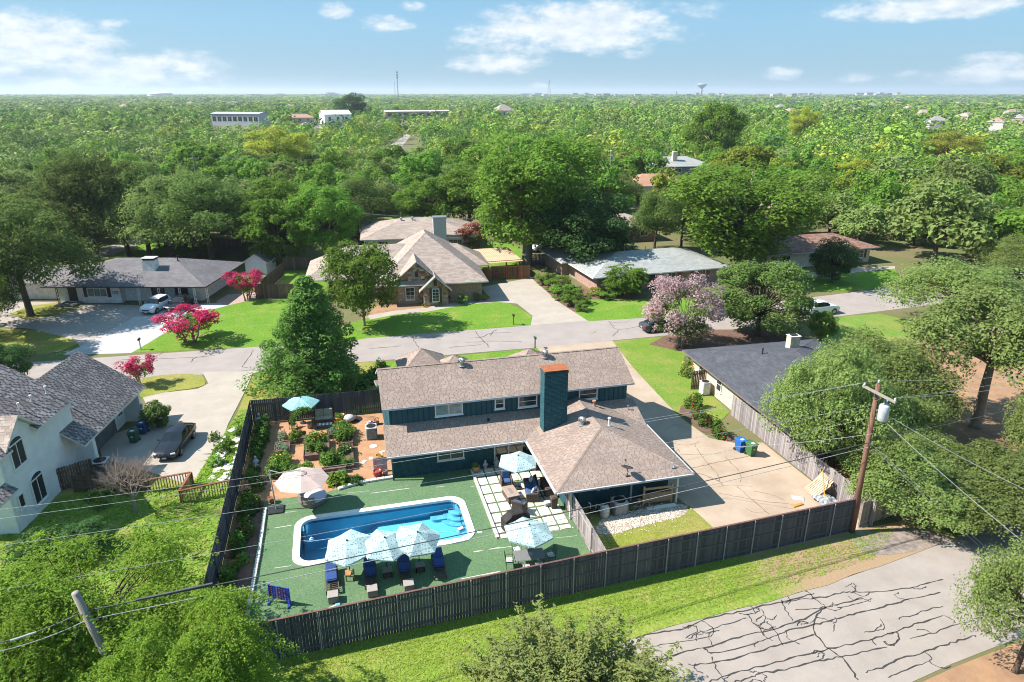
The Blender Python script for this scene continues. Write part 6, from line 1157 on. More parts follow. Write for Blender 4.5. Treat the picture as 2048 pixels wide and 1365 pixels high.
# mailboxes
def mailbox(loc, label, m, post, h=1.1, rz=0):
    T = thing("mailbox", label, "mailbox", loc, rz, "roadside mailboxes"); MB().box(-.05,.05,-.05,.05,0,h).build("post", post, T)
    b = MB(); P = [(-.1,0),(.1,0),(.1,.12),(.07,.19),(0,.22),(-.07,.19),(-.1,.12)]; b.add([(x,-.25,h+.002+z) for x,z in P]+[(x,.25,h+.002+z) for x,z in P], [tuple(range(7)),tuple(range(13,6,-1))]+[((i+1)%7,i,7+i,7+(i+1)%7) for i in range(7)]); b.build("box", m, T); MB().box(.101,.12,-.05,.0,h+.1,h+.28).build("flag", mat("flag_red", (.5,.03,.03), .5), T)
for px, py, lb, m, ps_ in ((1027,650,"black mailbox on a brown post at the stone house lawn",M_black,M_wood),(1070,697,"dark green mailbox on a pole on the teal house side of the street",mat("box_green",(.04,.07,.06),.4),M_black),(282,700,"dark mailbox on a pale post by the white driveway",M_black,M_trim)):
    p = gp(px, py); mailbox((p.x,p.y,.01), lb, m, ps_)
# pergola carport
p = gp(1005,545); PG = thing("pergola", "cedar carport with corrugated tan roof behind the slatted gate", "carport", (23.4,100,0), R(2))
for x in (-2.4,2.4):
    for y in (-3.6,3.6): MB().box(x-.09,x+.09,y-.09,y+.09,0,2.45).build("post", M_wood, PG)
for y in (-3.6,3.6): MB().box(-2.8,2.8,y-.06,y+.06,2.452,2.6).build("beam", M_wood, PG)
me = MB().add([(-.15,-4.3,0),(-.08,-4.3,.05),(.08,-4.3,.05),(.15,-4.3,0),(-.15,4.3,0.0),(-.08,4.3,.05),(.08,4.3,.05),(.15,4.3,0.0)], [(0,1,5,4),(1,2,6,5),(2,3,7,6)]).mesh("roof_panel", mat("tan_metal_roof", (.50,.36,.24), .6, col2=(.36,.24,.15), scale=.8))
for k in range(19): link("roof_panel", me, PG, (-2.7+k*.3,0,2.62)).rotation_euler = (R(2),0,0)

g_ = np.random.default_rng(12); n = 2600; P = []
_pp = [gp(*q) for q in ((1190,1064),(1203,1040),(1262,1024),(1345,1009),(1374,1014),(1350,1038),(1290,1052),(1236,1068),(1208,1070))]; _pp = [(p.x,p.y) for p in _pp]
xs = [p[0] for p in _pp]; ys = [p[1] for p in _pp]
def inpoly(x, y, P):
    c = False; n = len(P)
    for i in range(n):
        (x0,y0),(x1,y1) = P[i],P[(i+1) % n]
        if (y0 > y) != (y1 > y) and x < (x1-x0)*(y-y0)/(y1-y0)+x0: c = not c
    return c
while len(P) < n:
    x, y = g_.uniform(min(xs)-.2,max(xs)+.2), g_.uniform(min(ys)-.3,max(ys)+.3)
    if inpoly(x, y, _pp) or g_.uniform() < .02: P.append((x,y,.055))
P = np.array(P); s_ = g_.uniform(.03,.085,n)[:,None]; a = g_.uniform(0,6.28,n); u = np.stack([np.cos(a),np.sin(a),0*a],1)*s_; v = np.stack([-np.sin(a),np.cos(a),0*a],1)*s_*.7; k = np.array([0,0,1.])*s_*.6
V = np.stack([P-u,P-v,P+u,P+v,P+k+u*.3],1).reshape(-1,3); o5 = np.arange(n)[:,None]*5; Q = np.concatenate([o5+[[0,1,4]],o5+[[1,2,4]],o5+[[2,3,4]],o5+[[3,0,4]]])
pbl = link("gravel", npmesh("gravel", V, Q, mat("pebble", (.62,.55,.46), .9, col2=(.42,.35,.28), scale=6, island=.35))); pbl["kind"] = 'stuff'
# ================================================================ TREES
M_bark = mat("bark_grey_brown", (.115,.085,.065), .95, col2=(.06,.045,.035), scale=2.5, bump=.5, bscale=12); M_barkp = mat("bark_pale", (.30,.25,.20), .95, col2=(.2,.16,.12), scale=2.5); M_bare = mat("bare_twig", (.34,.25,.21), .9, var=.15)
LF = {"oak": leafmat("leaf_oak", (0.158,0.235,0.060), .24), "dusty": leafmat("leaf_dusty_oak", (0.250,0.335,0.100), .24), "bright": leafmat("leaf_bright", (0.180,0.320,0.048), .24), "lime": leafmat("leaf_yellow_green", (0.275,0.345,0.050), .24), "deep": leafmat("leaf_deep_green", (0.085,0.175,0.052), .24),
  "elm": leafmat("leaf_elm", (0.250,0.400,0.050), .24, .08), "cypress": leafmat("leaf_cypress", (0.165,0.300,0.065), .24), "yellow": leafmat("leaf_gold_green", (0.400,0.430,0.060), .24), "juniper": leafmat("leaf_juniper", (0.270,0.310,0.100), .24), "grey": leafmat("leaf_grey_green", (0.230,0.250,0.135), .24)}
FL_hot = leafmat("flower_hot_pink", (.62,.055,.15), .35, .05); FL_pale = leafmat("flower_pale_pink", (.60,.42,.43), .3, .05); FL_lil = leafmat("flower_lilac", (.55,.24,.40), .3, .05); FL_sal = leafmat("flower_salmon", (.42,.15,.11), .3, .05)
def tube_np(mb, a, b, r0, r1, sag=0.0, n=5):
    a, b = Vector(a), Vector(b); m = (a+b)/2 + Vector((random.uniform(-.06,.06), random.uniform(-.06,.06), sag))*(b-a).length
    mb.tube([a, m, b], [r0, (r0+r1)/2, r1], n)
def crown_points(g_, shape, H, Rr, z0, nb, per, rb_=.265):
    """leaf sites gathered in clumps round limbs: returns centres, normals, clump centres"""
    C_ = []
    for i in range(nb):
        for _ in range(60):
            d = g_.normal(size=3); d /= np.linalg.norm(d); f = g_.uniform(.42,1.0)**.6
            if shape == 'cone':
                z = ((i+g_.uniform(0,1))/nb)**1.15; a = i*2.399963; rr = (1-z)**.72*Rr*(g_.uniform(.6,1.12) if i % 3 else g_.uniform(.2,.7))*(1+.16*np.sin(a*1.0+3*z)); c = np.array([rr*np.cos(a), rr*np.sin(a), z0+z*(H-z0)*.96]); break
            zc = (z0+H)/2; hz = (H-z0)/2
            if shape == 'round': c = np.array([d[0]*Rr*f, d[1]*Rr*f, zc+d[2]*hz*f]); 
            elif shape == 'spread': c = np.array([d[0]*Rr*f, d[1]*Rr*f, z0+hz*.55+abs(d[2])*hz*1.35*f-.25*hz*(d[0]**2+d[1]**2)*f]) 
            elif shape == 'vase': t = g_.uniform(.0,1); a = g_.uniform(0,2*np.pi); rr = Rr*(.35+.65*t)*np.sqrt(g_.uniform(.1,1)); c = np.array([rr*np.cos(a), rr*np.sin(a), z0+t*(H-z0)*(1-.25*(rr/Rr)**2)])
            else: c = np.array([d[0]*Rr*f, d[1]*Rr*f, zc+d[2]*hz*f])
            if all(np.linalg.norm(c-k) > Rr*.15 for k in C_): break
        C_.append(c)
    C_ = np.array(C_); rb = (Rr*(.21 if shape == 'cone' else rb_))*g_.uniform(.65,1.25,len(C_))
    if shape == 'cone': rb *= (1.15-.6*(C_[:,2]-z0)/(H-z0))
    n = nb*per; idx = np.repeat(np.arange(nb), per); d = g_.normal(size=(n,3)); d[:,2] += .35; d /= np.linalg.norm(d,axis=1)[:,None]
    k = g_.uniform(.70,1.06,n); sq = np.array([1,1,.72]); lump = 1+.22*np.sin(d[:,0]*7+idx)*np.sin(d[:,1]*6+idx*1.7)
    P = C_[idx]+d*(rb[idx]*k*lump)[:,None]*sq; P[:,2] = np.maximum(P[:,2], .15)
    return P, d, C_, idx
def make_tree(kind, H, Rr, z0, nb, per, leaf, lm, shape='round', trunk=.22, bark=M_bark, seed=0, flower=None, ff=0.0, multi=1, droop=0.0, lean=0.0, asp=.62, upb=.65):
    """trunk mesh and crown mesh of one kind of tree"""
    g_ = np.random.default_rng(seed); random.seed(seed); P, d, C_, idx = crown_points(g_, shape, H, Rr, z0, nb, per, .36 if nb == 26 else .265)
    P[:,0] += lean*P[:,2]/H; C_[:,0] += lean*C_[:,2]/H
    if droop:                                                       # leafy sprays arching out of the crown
        ns = int(nb*4.2); a = g_.uniform(0,6.283,ns); st = C_[g_.integers(0,nb,ns)]; L_ = g_.uniform(.28,.55,ns)*Rr; t = np.linspace(0,1,26); Q = []
        for i in range(ns):
            out = np.array([np.cos(a[i]),np.sin(a[i]),0]); 
            if np.dot(out[:2], st[i][:2]) < 0: out = -out
            s = st[i]+np.array([0,0,Rr*.12]); q = s+out*L_[i]*t[:,None]*1.25+np.array([0,0,1])*((.45*t-droop*1.15*t**2)*L_[i])[:,None]; Q.append(q+g_.normal(size=q.shape)*.045*Rr*.3)
        Q = np.concatenate(Q); Q = np.repeat(Q, 4, 0)+g_.normal(size=(len(Q)*4,3))*.075; P = np.concatenate([P,Q]); d = np.concatenate([d, np.tile([0,0,1.], (len(Q),1))])
    nrm = d*.8+g_.normal(size=d.shape)*.42+np.array([0,0,upb]); s = leaf*g_.uniform(.55,1.35,len(P))
    f = None
    if flower is not None:
        zc = z0+(H-z0)*.35; outer = (np.linalg.norm((P-np.array([0,0,zc]))/np.array([Rr,Rr,(H-z0)*.65]),axis=1)); fcl = np.sin(P[:,0]*2.6+seed)*np.sin(P[:,1]*2.6)*np.sin(P[:,2]*2.9); f = (outer+.25*fcl+g_.uniform(-.12,.12,len(P)) > np.quantile(outer+.25*fcl, 1-ff))
    crown = leafmesh(kind+"_crown", P, nrm, s, lm, g_, flower, f if f is not None else 0.0, asp)
    tb = MB(); tb.smooth = True
    for m_ in range(multi):
        bx, by = (random.uniform(-.35,.35)*(multi > 1), random.uniform(-.35,.35)*(multi > 1)); zt = z0+(H-z0)*(.30 if shape != 'cone' else .9)
        top = Vector((bx*2.2+lean*zt/H, by*2.2, zt)); tr = trunk/(1 if multi == 1 else 1.7)
        tb.tube([(bx,by,-.1),(bx*1.05,by*1.05,.25),(bx*1.4+random.uniform(-.1,.1)+lean*zt*.4/H,by*1.4+random.uniform(-.1,.1),zt*.5),top], [tr*1.5,tr*1.05,tr*.85,tr*.55], 8)
        for c in C_[m_::multi]:
            c = Vector(c)
            if shape == 'cone': a = Vector((0,0,max(.3,c.z*.85))); tube_np(tb, a, c, tr*.3*(1-c.z/H)+.02, .015); continue
            t = random.uniform(.45,1); a = Vector((bx*1.4,by*1.4,zt*.5)).lerp(top, t); tube_np(tb, a, c, tr*.38, tr*.09, random.uniform(.0,.1))
    return (tb.mesh(kind+"_trunk", bark), crown)
PROTO = {}
def proto(key, *a, **k): PROTO[key] = make_tree(*a, **k)
proto("oak_a", "oak", 9, 5.4, 2.6, 60, 500, .11, LF["oak"], 'spread', .30, seed=1); proto("oak_b", "oak", 9, 5.2, 2.4, 58, 500, .11, LF["oak"], 'spread', .28, seed=2, lean=.8)
proto("dusty_a", "dusty", 8.5, 5.6, 2.2, 66, 620, .098, LF["dusty"], 'spread', .30, seed=3); proto("dusty_b", "dusty", 8.5, 5.4, 2.6, 64, 620, .098, LF["dusty"], 'spread', .28, seed=4, lean=-.7)
proto("bright_a", "bright", 11, 4.9, 2.0, 64, 360, .15, LF["bright"], 'round', .28, seed=5); proto("bright_b", "bright", 11, 4.6, 2.4, 60, 360, .15, LF["bright"], 'round', .26, seed=6); proto("lime_a", "lime", 11, 5, 3.2, 58, 340, .155, LF["lime"], 'round', .26, seed=7)
proto("deep_a", "deep", 9, 4.8, 1.2, 64, 340, .145, LF["deep"], 'round', .3, seed=8); proto("pecan", "pecan", 13, 6.4, 3.0, 72, 380, .165, LF["bright"], 'vase', .42, M_barkp, seed=9)
proto("elm_a", "elm", 7.6, 4.6, 1.0, 60, 360, .085, LF["elm"], 'round', .2, seed=10, droop=.8, asp=.5, upb=1.1); proto("elm_b", "elm", 7.2, 4.4, 1.0, 58, 360, .085, LF["elm"], 'round', .2, seed=11, droop=.9, asp=.5, upb=1.1)
proto("round_oak", "round_oak", 9.5, 4.6, 1.2, 66, 460, .125, LF["oak"], 'round', .26, seed=33)
proto("tall_oak", "dusty", 9.5, 4.6, 4.9, 56, 560, .10, LF["dusty"], 'spread', .30, M_barkp, seed=31)
proto("cypress", "cypress", 12, 4.9, .5, 180, 210, .15, LF["cypress"], 'cone', .28, seed=12, asp=.5, upb=.9); proto("yellow_a", "yellow", 11, 4.4, 4.0, 44, 300, .13, LF["yellow"], 'round', .24, seed=13)
proto("juniper", "juniper", 6, 3.2, .3, 80, 260, .10, LF["juniper"], 'round', .18, seed=14, droop=-.35, asp=.4); proto("crape_hot", "crape", 3.6, 2.1, .8, 34, 170, .085, LF["bright"], 'vase', .10, M_barkp, 15, FL_hot, .62, 5)
proto("crape_pale", "crape", 7.5, 3.6, .9, 60, 240, .11, LF["oak"], 'round', .14, M_barkp, 16, FL_pale, .50, 4); proto("crape_lilac", "crape", 6, 2.6, 1.5, 34, 170, .13, LF["oak"], 'vase', .12, M_barkp, 17, FL_lil, .5, 4); proto("crape_salmon", "crape", 6, 2.6, 1.0, 36, 180, .13, LF["oak"], 'vase', .12, M_barkp, 18, FL_sal, .45, 4)
proto("shade", "shade", 8.5, 4.3, 2.0, 60, 330, .135, LF["bright"], 'round', .16, M_barkp, seed=19); proto("willow", "willow", 8, 4.2, 1.0, 56, 260, .13, LF["bright"], 'round', .2, seed=20, droop=.5)
proto("shrub", "shrub", 2.0, 1.1, .15, 22, 120, .07, LF["bright"], 'round', .06, seed=21); proto("ball", "ball", 2.2, 1.1, .05, 70, 130, .075, LF["oak"], 'round', .06, seed=22); proto("column", "column", 2.6, .42, .05, 26, 60, .06, LF["deep"], 'round', .05, seed=23); proto("goldshrub", "goldshrub", .9, .5, .05, 14, 60, .05, LF["yellow"], 'round', .03, seed=24)
# lighter versions for farther off
for k, a in (("oak", ("oak",9,5.2,2.2,26,150,.34,LF["oak"],'spread',.26)), ("dusty", ("dusty",9,5.2,2.2,26,150,.34,LF["dusty"],'spread',.26)), ("bright", ("bright",10.5,4.7,1.8,26,150,.34,LF["bright"],'round',.26)), ("lime", ("lime",10.5,4.5,2.8,26,150,.34,LF["lime"],'round',.24)), ("deep", ("deep",9.5,4.7,1.2,26,150,.34,LF["deep"],'round',.26)), ("grey", ("grey",8,4.6,1.4,26,150,.34,LF["grey"],'spread',.24)), ("yellow", ("yellow",11,4.4,4.2,26,150,.34,LF["yellow"],'round',.24))):
    for v in (0, 1): proto(k+"_far%d" % v, *a, seed=40+len(PROTO))
def tree(key, loc, sx, sz, label, group=None, name="tree", cat="tree", rz=None):
    T = thing(name, label, cat, loc, random.uniform(0,6.28) if rz is None else rz, group); T.scale = (sx, sx, sz)
    link("trunk", PROTO[key][0], T); link("crown", PROTO[key][1], T); return T
DIM = {"oak_a":(9,5.6),"oak_b":(9,5.4),"dusty_a":(8.7,5.8),"dusty_b":(8.7,5.6),"bright_a":(11.4,5.6),"bright_b":(11.4,5.3),"lime_a":(11.4,5.7),"deep_a":(9.4,5.4),"pecan":(13.6,7),"elm_a":(8,5.6),"elm_b":(7.6,5.4),"round_oak":(9.8,5.2),"tall_oak":(9.7,4.9),"cypress":(12,5.8),"yellow_a":(11.4,5),"juniper":(6.6,3.8),"crape_hot":(3.9,2.4),"crape_pale":(8,4.2),"crape_lilac":(6.2,2.9),"crape_salmon":(6.2,2.9),"shade":(9,5),"willow":(8.6,5),"shrub":(2.2,1.3),"ball":(2.4,1.25),"column":(2.7,.5),"goldshrub":(1,.6)}
def ptree(key, bx, by, ty, w_, label, group=None, name="tree", cat="tree", rz=None):
    """tree whose foot stands at pixel (bx,by) and whose crown tops out at row ty, w_ pixels wide"""
    p = gp(bx, by); h = zat(bx, by, ty); D, Rr = DIM[key]; dist = (p-Vector((0,0,CAM_H-h*.6))).dot(_fw)
    return tree(key, (p.x,p.y,0), w_/2*dist/FPX/Rr, h/D, label, group, name, cat, rz)
NAMED = [("cypress",632,782,552,268,"bright green conical cypress towering behind the garden fence","cypress_tree"),("shade",729,652,478,172,"round young shade tree casting its shadow over the stone house lawn","shade_tree"),
 ("crape_hot",385,682,610,150,"hot pink crape myrtle spreading beside the white driveway","crape_myrtle"),("crape_hot",492,600,535,92,"hot pink crape myrtle in bloom by the cedar fence end","crape_myrtle"),("crape_hot",284,770,708,78,"compact crimson crape myrtle on the kerb island beside the stucco house","crape_myrtle"),("crape_pale",1360,694,543,165,"big pale pink crape myrtle hanging over the street","crape_myrtle"),("crape_lilac",1263,480,436,68,"lilac crape myrtle behind the grey ranch roof","crape_myrtle"),("crape_salmon",945,502,443,72,"salmon crape myrtle between stone house and carport","crape_myrtle"),
 ("oak_b",62,632,392,260,"leaning oak shading the gravel drive of the white ranch","oak_tree"),("oak_a",195,522,318,220,"dark oak with twin trunks behind the left end of the ranch","oak_tree"),("oak_b",258,512,310,190,"leaning dark oak beside the far curving road","oak_tree"),("oak_a",300,515,335,170,"dark oak second along the row behind the ranch chimney","oak_tree"),("dusty_a",345,518,350,230,"dusty green oak over the middle of the ranch roof","oak_tree"),("oak_a",425,522,355,240,"broad dark oak between the ranch and the white shed","oak_tree"),
 ("willow",572,534,382,150,"bright green tree just behind the white shed","tree"),("bright_b",655,532,362,160,"bright leafy tree above the dark fence of the stone house","tree"),("oak_a",715,470,360,150,"dark oak left of the pale-chimney ranch","oak_tree"),("bright_a",855,462,345,140,"green tree rising straight behind the pale chimney","tree"),("bright_b",940,462,330,150,"green tree between pale chimney and big pecan","tree"),
 ("pecan",1053,530,258,325,"giant green pecan with thick pale trunk behind the carport","pecan_tree"),("deep_a",1170,545,385,215,"dark dense magnolia overhanging the grey ranch roof","tree"),("oak_b",1308,505,378,110,"slim dark tree in the yard behind the grey ranch","tree"),("oak_a",1362,495,368,100,"twin slim dark tree next to the pecan with bare limbs","tree"),("pecan",1478,548,322,360,"spreading bright sycamore with pale bare limbs right of the grey ranch","sycamore_tree"),("dusty_a",1232,440,350,130,"silvery oak over the taupe roofed house","oak_tree"),
 ("deep_a",1663,565,478,100,"small dark tree on the brown-roofed house lawn","tree"),("round_oak",1515,672,522,215,"full green tree beside the pale crape myrtle","tree"),("dusty_b",1900,660,515,250,"dusty oak reaching across the street on the right","oak_tree"),("tall_oak",1950,855,585,330,"tall pale-trunked oak on the bare red yard","oak_tree"),("dusty_b",1735,850,665,290,"dusty oak covering the far half of the cream brick house roof","oak_tree"),("dusty_a",1650,935,690,250,"oak with yellow flecks leaning over the grey side fence","oak_tree"),("dusty_a",1825,1020,905,280,"broad oak right of the tall utility pole","oak_tree"),("dusty_b",1970,1040,910,300,"oak at the right edge shading the rear road","oak_tree"),("dusty_b",1765,980,840,210,"low oak limb mass directly behind the tall utility pole","oak_tree"),("dusty_a",2120,960,740,240,"oak cut by the right edge beyond the rear road","oak_tree"),("dusty_a",2040,560,470,160,"oak behind the street bend at the right edge","oak_tree"),
 ("dusty_b",2030,1345,1085,240,"round green oak in the lower right corner of the rear road","oak_tree"),("juniper",1150,1480,1335,380,"dusty juniper at the near edge of the rear verge","juniper_tree"),
 ("elm_a",215,1340,1070,440,"large bright elm filling the yard left of the charcoal fence","elm_tree"),("elm_b",425,1490,1215,360,"drooping elm sprawling over the fence corner","elm_tree"),("elm_b",30,1470,1185,370,"bright elm at the lower left edge behind the leaning pole","elm_tree"),("elm_a",360,1600,1330,360,"elm nearest the camera below the leaning pole","elm_tree"),("deep_a",20,775,685,110,"dark tree by the street at the left edge above the stucco roof","tree"),
 ("deep_a",85,1120,1070,120,"dark shrubs in the shade of the stucco house","shrub"),("deep_a",175,1105,1050,110,"dark bush beside the stucco wall toward the dead tree","shrub"),
 ("ball",316,856,798,56,"clipped round bush on the stucco house driveway","bush"),("column",853,607,576,16,"slim columnar evergreen left of the entry window","evergreen"),("column",894,607,574,16,"slim columnar evergreen right of the entry window","evergreen"),("goldshrub",849,615,605,12,"tiny golden shrub before the left columnar evergreen","shrub"),("goldshrub",881,612,603,12,"tiny golden shrub before the right columnar evergreen","shrub"),("shrub",925,607,588,30,"flowering shrub under the brick wall beside the entry","shrub"),("shrub",955,603,585,22,"green shrub at the corner of the stone house wall","shrub"),("goldshrub",972,601,587,18,"yellow-green round shrub at the driveway corner","shrub"),("willow",1248,592,528,88,"rounded bushy tree before the red brick ranch","tree"),("goldshrub",1186,590,572,40,"golden hedge at the corner of the red brick ranch","shrub"),("shrub",1215,597,577,60,"leafy green mound in front of the red brick ranch","shrub"),
 ("dusty_b",1765,900,740,190,"oak filling the gap between cream brick roof and red yard","oak_tree"),("dusty_a",1600,880,745,150,"small oak crown over the edge of the cream brick roof","oak_tree"),("dusty_b",2080,1010,900,180,"low oak at the right edge above the shaded road","oak_tree"),
 ("bright_b",1640,690,620,60,"small bushy tree beside the corner lawn","tree")]
for (k, bx, by, ty, w_, lb, nm) in NAMED: ptree(k, bx, by, ty, w_, lb, None, nm, {"shrub":"shrub","bush":"bush"}.get(nm, "tree"))
for i, (px, py, k, s) in enumerate(((1085,570,"shrub",34),(1105,585,"shrub",40),(1125,575,"shrub",36),(1120,600,"shrub",46),(1142,612,"shrub",44),(1150,596,"shrub",36),(1160,622,"shrub",32),(1140,590,"shrub",30),(1172,608,"shrub",26),(1100,566,"shrub",30))): ptree(k, px, py, py-s*.75, s*1.15, "loose green shrub in the cottage garden bed along the concrete drive", "cottage garden shrubs", "shrub", "shrub")
for i, (px, py, kd, s) in enumerate(((1380,815,"red",1.3),(1395,835,"red",1.4),(1410,850,"red",1.5),(1432,868,"tall",1.2),(1440,875,"red",1.2),(1395,815,"tall",1.2))):
    p = gp(px, py); plant(kd, p.x, p.y, s, "tall red-flowered shrub in the dark mulch bed by the driveway", "red flowered shrubs by the driveway", name="shrub", cat="shrub")
p = gp(1374,752); plant("orange", p.x, p.y, 1.6, "orange flowering climber at the corner of the cream brick house", name="climber", sz=2.6)
for px, py, s in ((480,870,1.2),(445,905,1.3),(435,930,1.2),(455,890,1.0),(470,955,1.0),(430,880,1.0)):
    p = gp(px, py); plant("green", p.x, p.y, s, "tall weeds between the stucco driveway and the charcoal fence", "weeds by the stucco driveway", name="weed")
for px, py in ((215,990),(190,1000),(240,985),(205,1015)): p = gp(px, py); plant("orange", p.x, p.y, 1.1, "orange-flecked weeds below the dead tree", "weeds below the dead tree", name="weed")
for px, py, s in ((735,770,1.5),(748,752,1.3),(760,735,1.2),(722,782,1.4)): p = gp(px, py); plant("dark", p.x, p.y, s, "shrubs between the cypress and the teal house gable", "shrubs by the teal gable", name="shrub", cat="shrub")
# bare dead tree
p = gp(272,1025); DTt = thing("dead_tree", "leafless grey tree in the weedy yard before the wooden railing", "tree", (p.x,p.y,0)); tb = MB(); random.seed(5)
def twig(mb, a, d, ln, r, lv):
    b = a+d*ln; mb.tube([a, (a+b)/2+Vector((random.uniform(-.05,.05),)*3)*ln, b], [r, r*.8, r*.6], 4 if lv < 3 else 5, cap=False)
    if lv == 0: return
    for _ in range(4 if lv > 1 else 3):
        q = (d+Vector((random.gauss(0,.6),random.gauss(0,.6),random.gauss(.15,.4)))).normalized(); twig(mb, a.lerp(b, random.uniform(.45,1)), q, ln*random.uniform(.55,.8), r*.55, lv-1)
tb2 = MB(); tb2.tube([(0,0,-.1),(.05,0,.6),(0,.05,1.3)], [.14,.1,.09], 7); tb2.build("trunk", M_barkp, DTt)
for k in range(8): a = R(k*45+10); twig(tb, Vector((0,0,.9+.06*k)), Vector((math.cos(a)*.8,math.sin(a)*.8,1.25)).normalized(), 1.55, .035, 4)
tb.build("branches", M_bare, DTt)

# ---------------------------------------------------------------- the canopy beyond: trees one by one, then one far wood
BLOCK = []
for nm, x, y, r in (("ranch",-26,100,13.5),("ranchw",-41,103,10),("stone",10,93,12.5),("stone2",2,96,8),("back",14,122,12),("grey",43.5,91,13),("grey2",36,99,8),("brown",75,98,13),("perg",23.4,100,6),("shed",-12,109.5,4)): BLOCK.append((x,y,r))
for (px, py, r) in ((1248,486,9),(1330,395,13),(1360,352,17),(1790,372,11),(480,252,34),(672,250,26),(835,238,44),(600,246,22),(1010,236,16),(610,378,9),(630,250,24)): q = gp(px, py); BLOCK.append((q.x,q.y,r))
CLEAR = [[(-20,520),(560,520),(730,472),(960,472),(1060,530),(1130,530),(1440,500),(1800,515),(2060,560),(2060,1400),(-20,1400)], [(150,525),(205,498),(300,448),(335,455),(300,485),(190,530)], [(690,475),(720,440),(870,415),(960,415),(960,480)], [(690,340),(735,316),(790,284),(812,266),(850,290),(880,310),(850,338),(720,350)],
 [(1600,560),(1600,520),(1760,515),(1800,560)], [(1080,560),(1080,530),(1140,530),(1140,560)], [(930,500),(960,482),(1040,488),(1040,560),(960,560)], [(460,560),(500,520),(560,530),(660,545),(660,600)], [(1200,500),(1300,485),(1370,490),(1370,510)], [(590,262),(600,240),(665,240),(680,262)], [(870,262),(880,235),(960,235),(960,262)]]
def inpoly(x, y, P):
    c = False; n = len(P)
    for i in range(n):
        (x0,y0),(x1,y1) = P[i],P[(i+1) % n]
        if (y0 > y) != (y1 > y) and x < (x1-x0)*(y-y0)/(y1-y0)+x0: c = not c
    return c
DH = [(1265,213),(1560,222),(1704,230),(1741,219),(1815,226),(1885,209),(1920,212),(1962,213),(2000,226),(2022,236),(2036,252),(1930,246),(1870,258),(1845,238),(1790,213),(1650,219),(1580,232),(1190,222),(1440,214),(1350,224),(580,222),(475,216),(380,214),(900,222),(1010,212),(250,222),(1475,243),(1990,262)]
for (px, py) in DH: q = gp(px, py); BLOCK.append((q.x,q.y,11))
SIGHT = [(px,py,9,190) for px,py in DH]+[(1330,395,9,45),(1360,352,9,60),(1790,372,5,45),(480,252,26,230),(672,250,16,190),(835,238,34,240),(600,246,12,190),(1010,236,10,220),(610,378,5,45),(1248,486,6,35),(805,300,9,110),(630,250,12,190)]
SG = []
for a, b, w_, dd in SIGHT: q = gp(a,b); ln = math.hypot(q.x,q.y); SG.append(((q.x/ln,q.y/ln),ln,w_,dd))
rg = random.Random(11); sites = []; cell = {}
def sighted(x, y):                                                   # keep the lines of sight the photograph has
    for u, ln, w_, dd in SG:
        if 0 < ln-(x*u[0]+y*u[1]) < dd and abs(x*u[1]-y*u[0]) < w_: return True
    return False
def ok_site(x, y, rad):
    if y < 78 or any((x-a)**2+(y-b)**2 < (r+2.0)**2 for a,b,r in BLOCK): return False
    px, py = proj((x,y,0))
    if any(inpoly(px, py, P) for P in CLEAR): return False
    if sighted(x, y): return False
    kx, ky = int(x//10), int(y//10)
    for i in (-1,0,1):
        for j in (-1,0,1):
            if any((x-a)**2+(y-b)**2 < (.92*(rad+r))**2 for a,b,r in cell.get((kx+i,ky+j),())): return False
    cell.setdefault((kx,ky),[]).append((x,y,rad)); return True
for (k, bx, by, ty, w_, lb, nm) in NAMED:
    q = gp(bx, by)
    if q.y > 78 and nm not in ("shrub","evergreen"): cell.setdefault((int(q.x//10),int(q.y//10)),[]).append((q.x,q.y,4.0))
cand = []
for _ in range(70000):
    d = math.sqrt(rg.uniform(85**2, 700**2)); a = rg.uniform(-.95,.95)+YAW; x, y = d*math.sin(a), d*math.cos(a)
    px, py = proj((x,y,5))
    if -420 < px < 2470: cand.append((d,x,y,px))
cand.sort(); SITES = []
for d, x, y, px in cand:
    if len(SITES) > 3600: break
    sz = rg.choice((.75,.85,.95,1.0,1.1,1.25,1.4,1.6))*(1 if d < 260 else 1.3)
    if ok_site(x, y, 4.6*sz): SITES.append((d,x,y,px,sz))
KINDS = ["oak","dusty","bright","lime","deep","grey"]
def kind_at(x, y, px):
    n_ = math.sin(x*.021+1.3)*math.cos(y*.017)+.5*math.sin(x*.06+y*.05); r = rg.random()
    if px < 560: w_ = (.40,.16,.22,.08,.12,.02)
    elif px < 1150: w_ = (.20,.12,.34,.14,.12,.08)
    elif px < 1600: w_ = (.18,.10,.40,.14,.16,.02)
    else: w_ = (.22,.14,.36,.12,.14,.02)
    r = min(.999, max(0, r*.6+(n_+1.5)/3*.4)); s = 0
    for k, v in zip(KINDS, w_):
        s += v
        if r < s: return k
    return "bright"
WORD = {"oak":"dark green oak crown","dusty":"dusty olive green oak crown","bright":"bright green leafy crown","lime":"yellow green crown","deep":"deep green dense crown","grey":"grey green thin crown","yellow":"golden yellow green crown"}
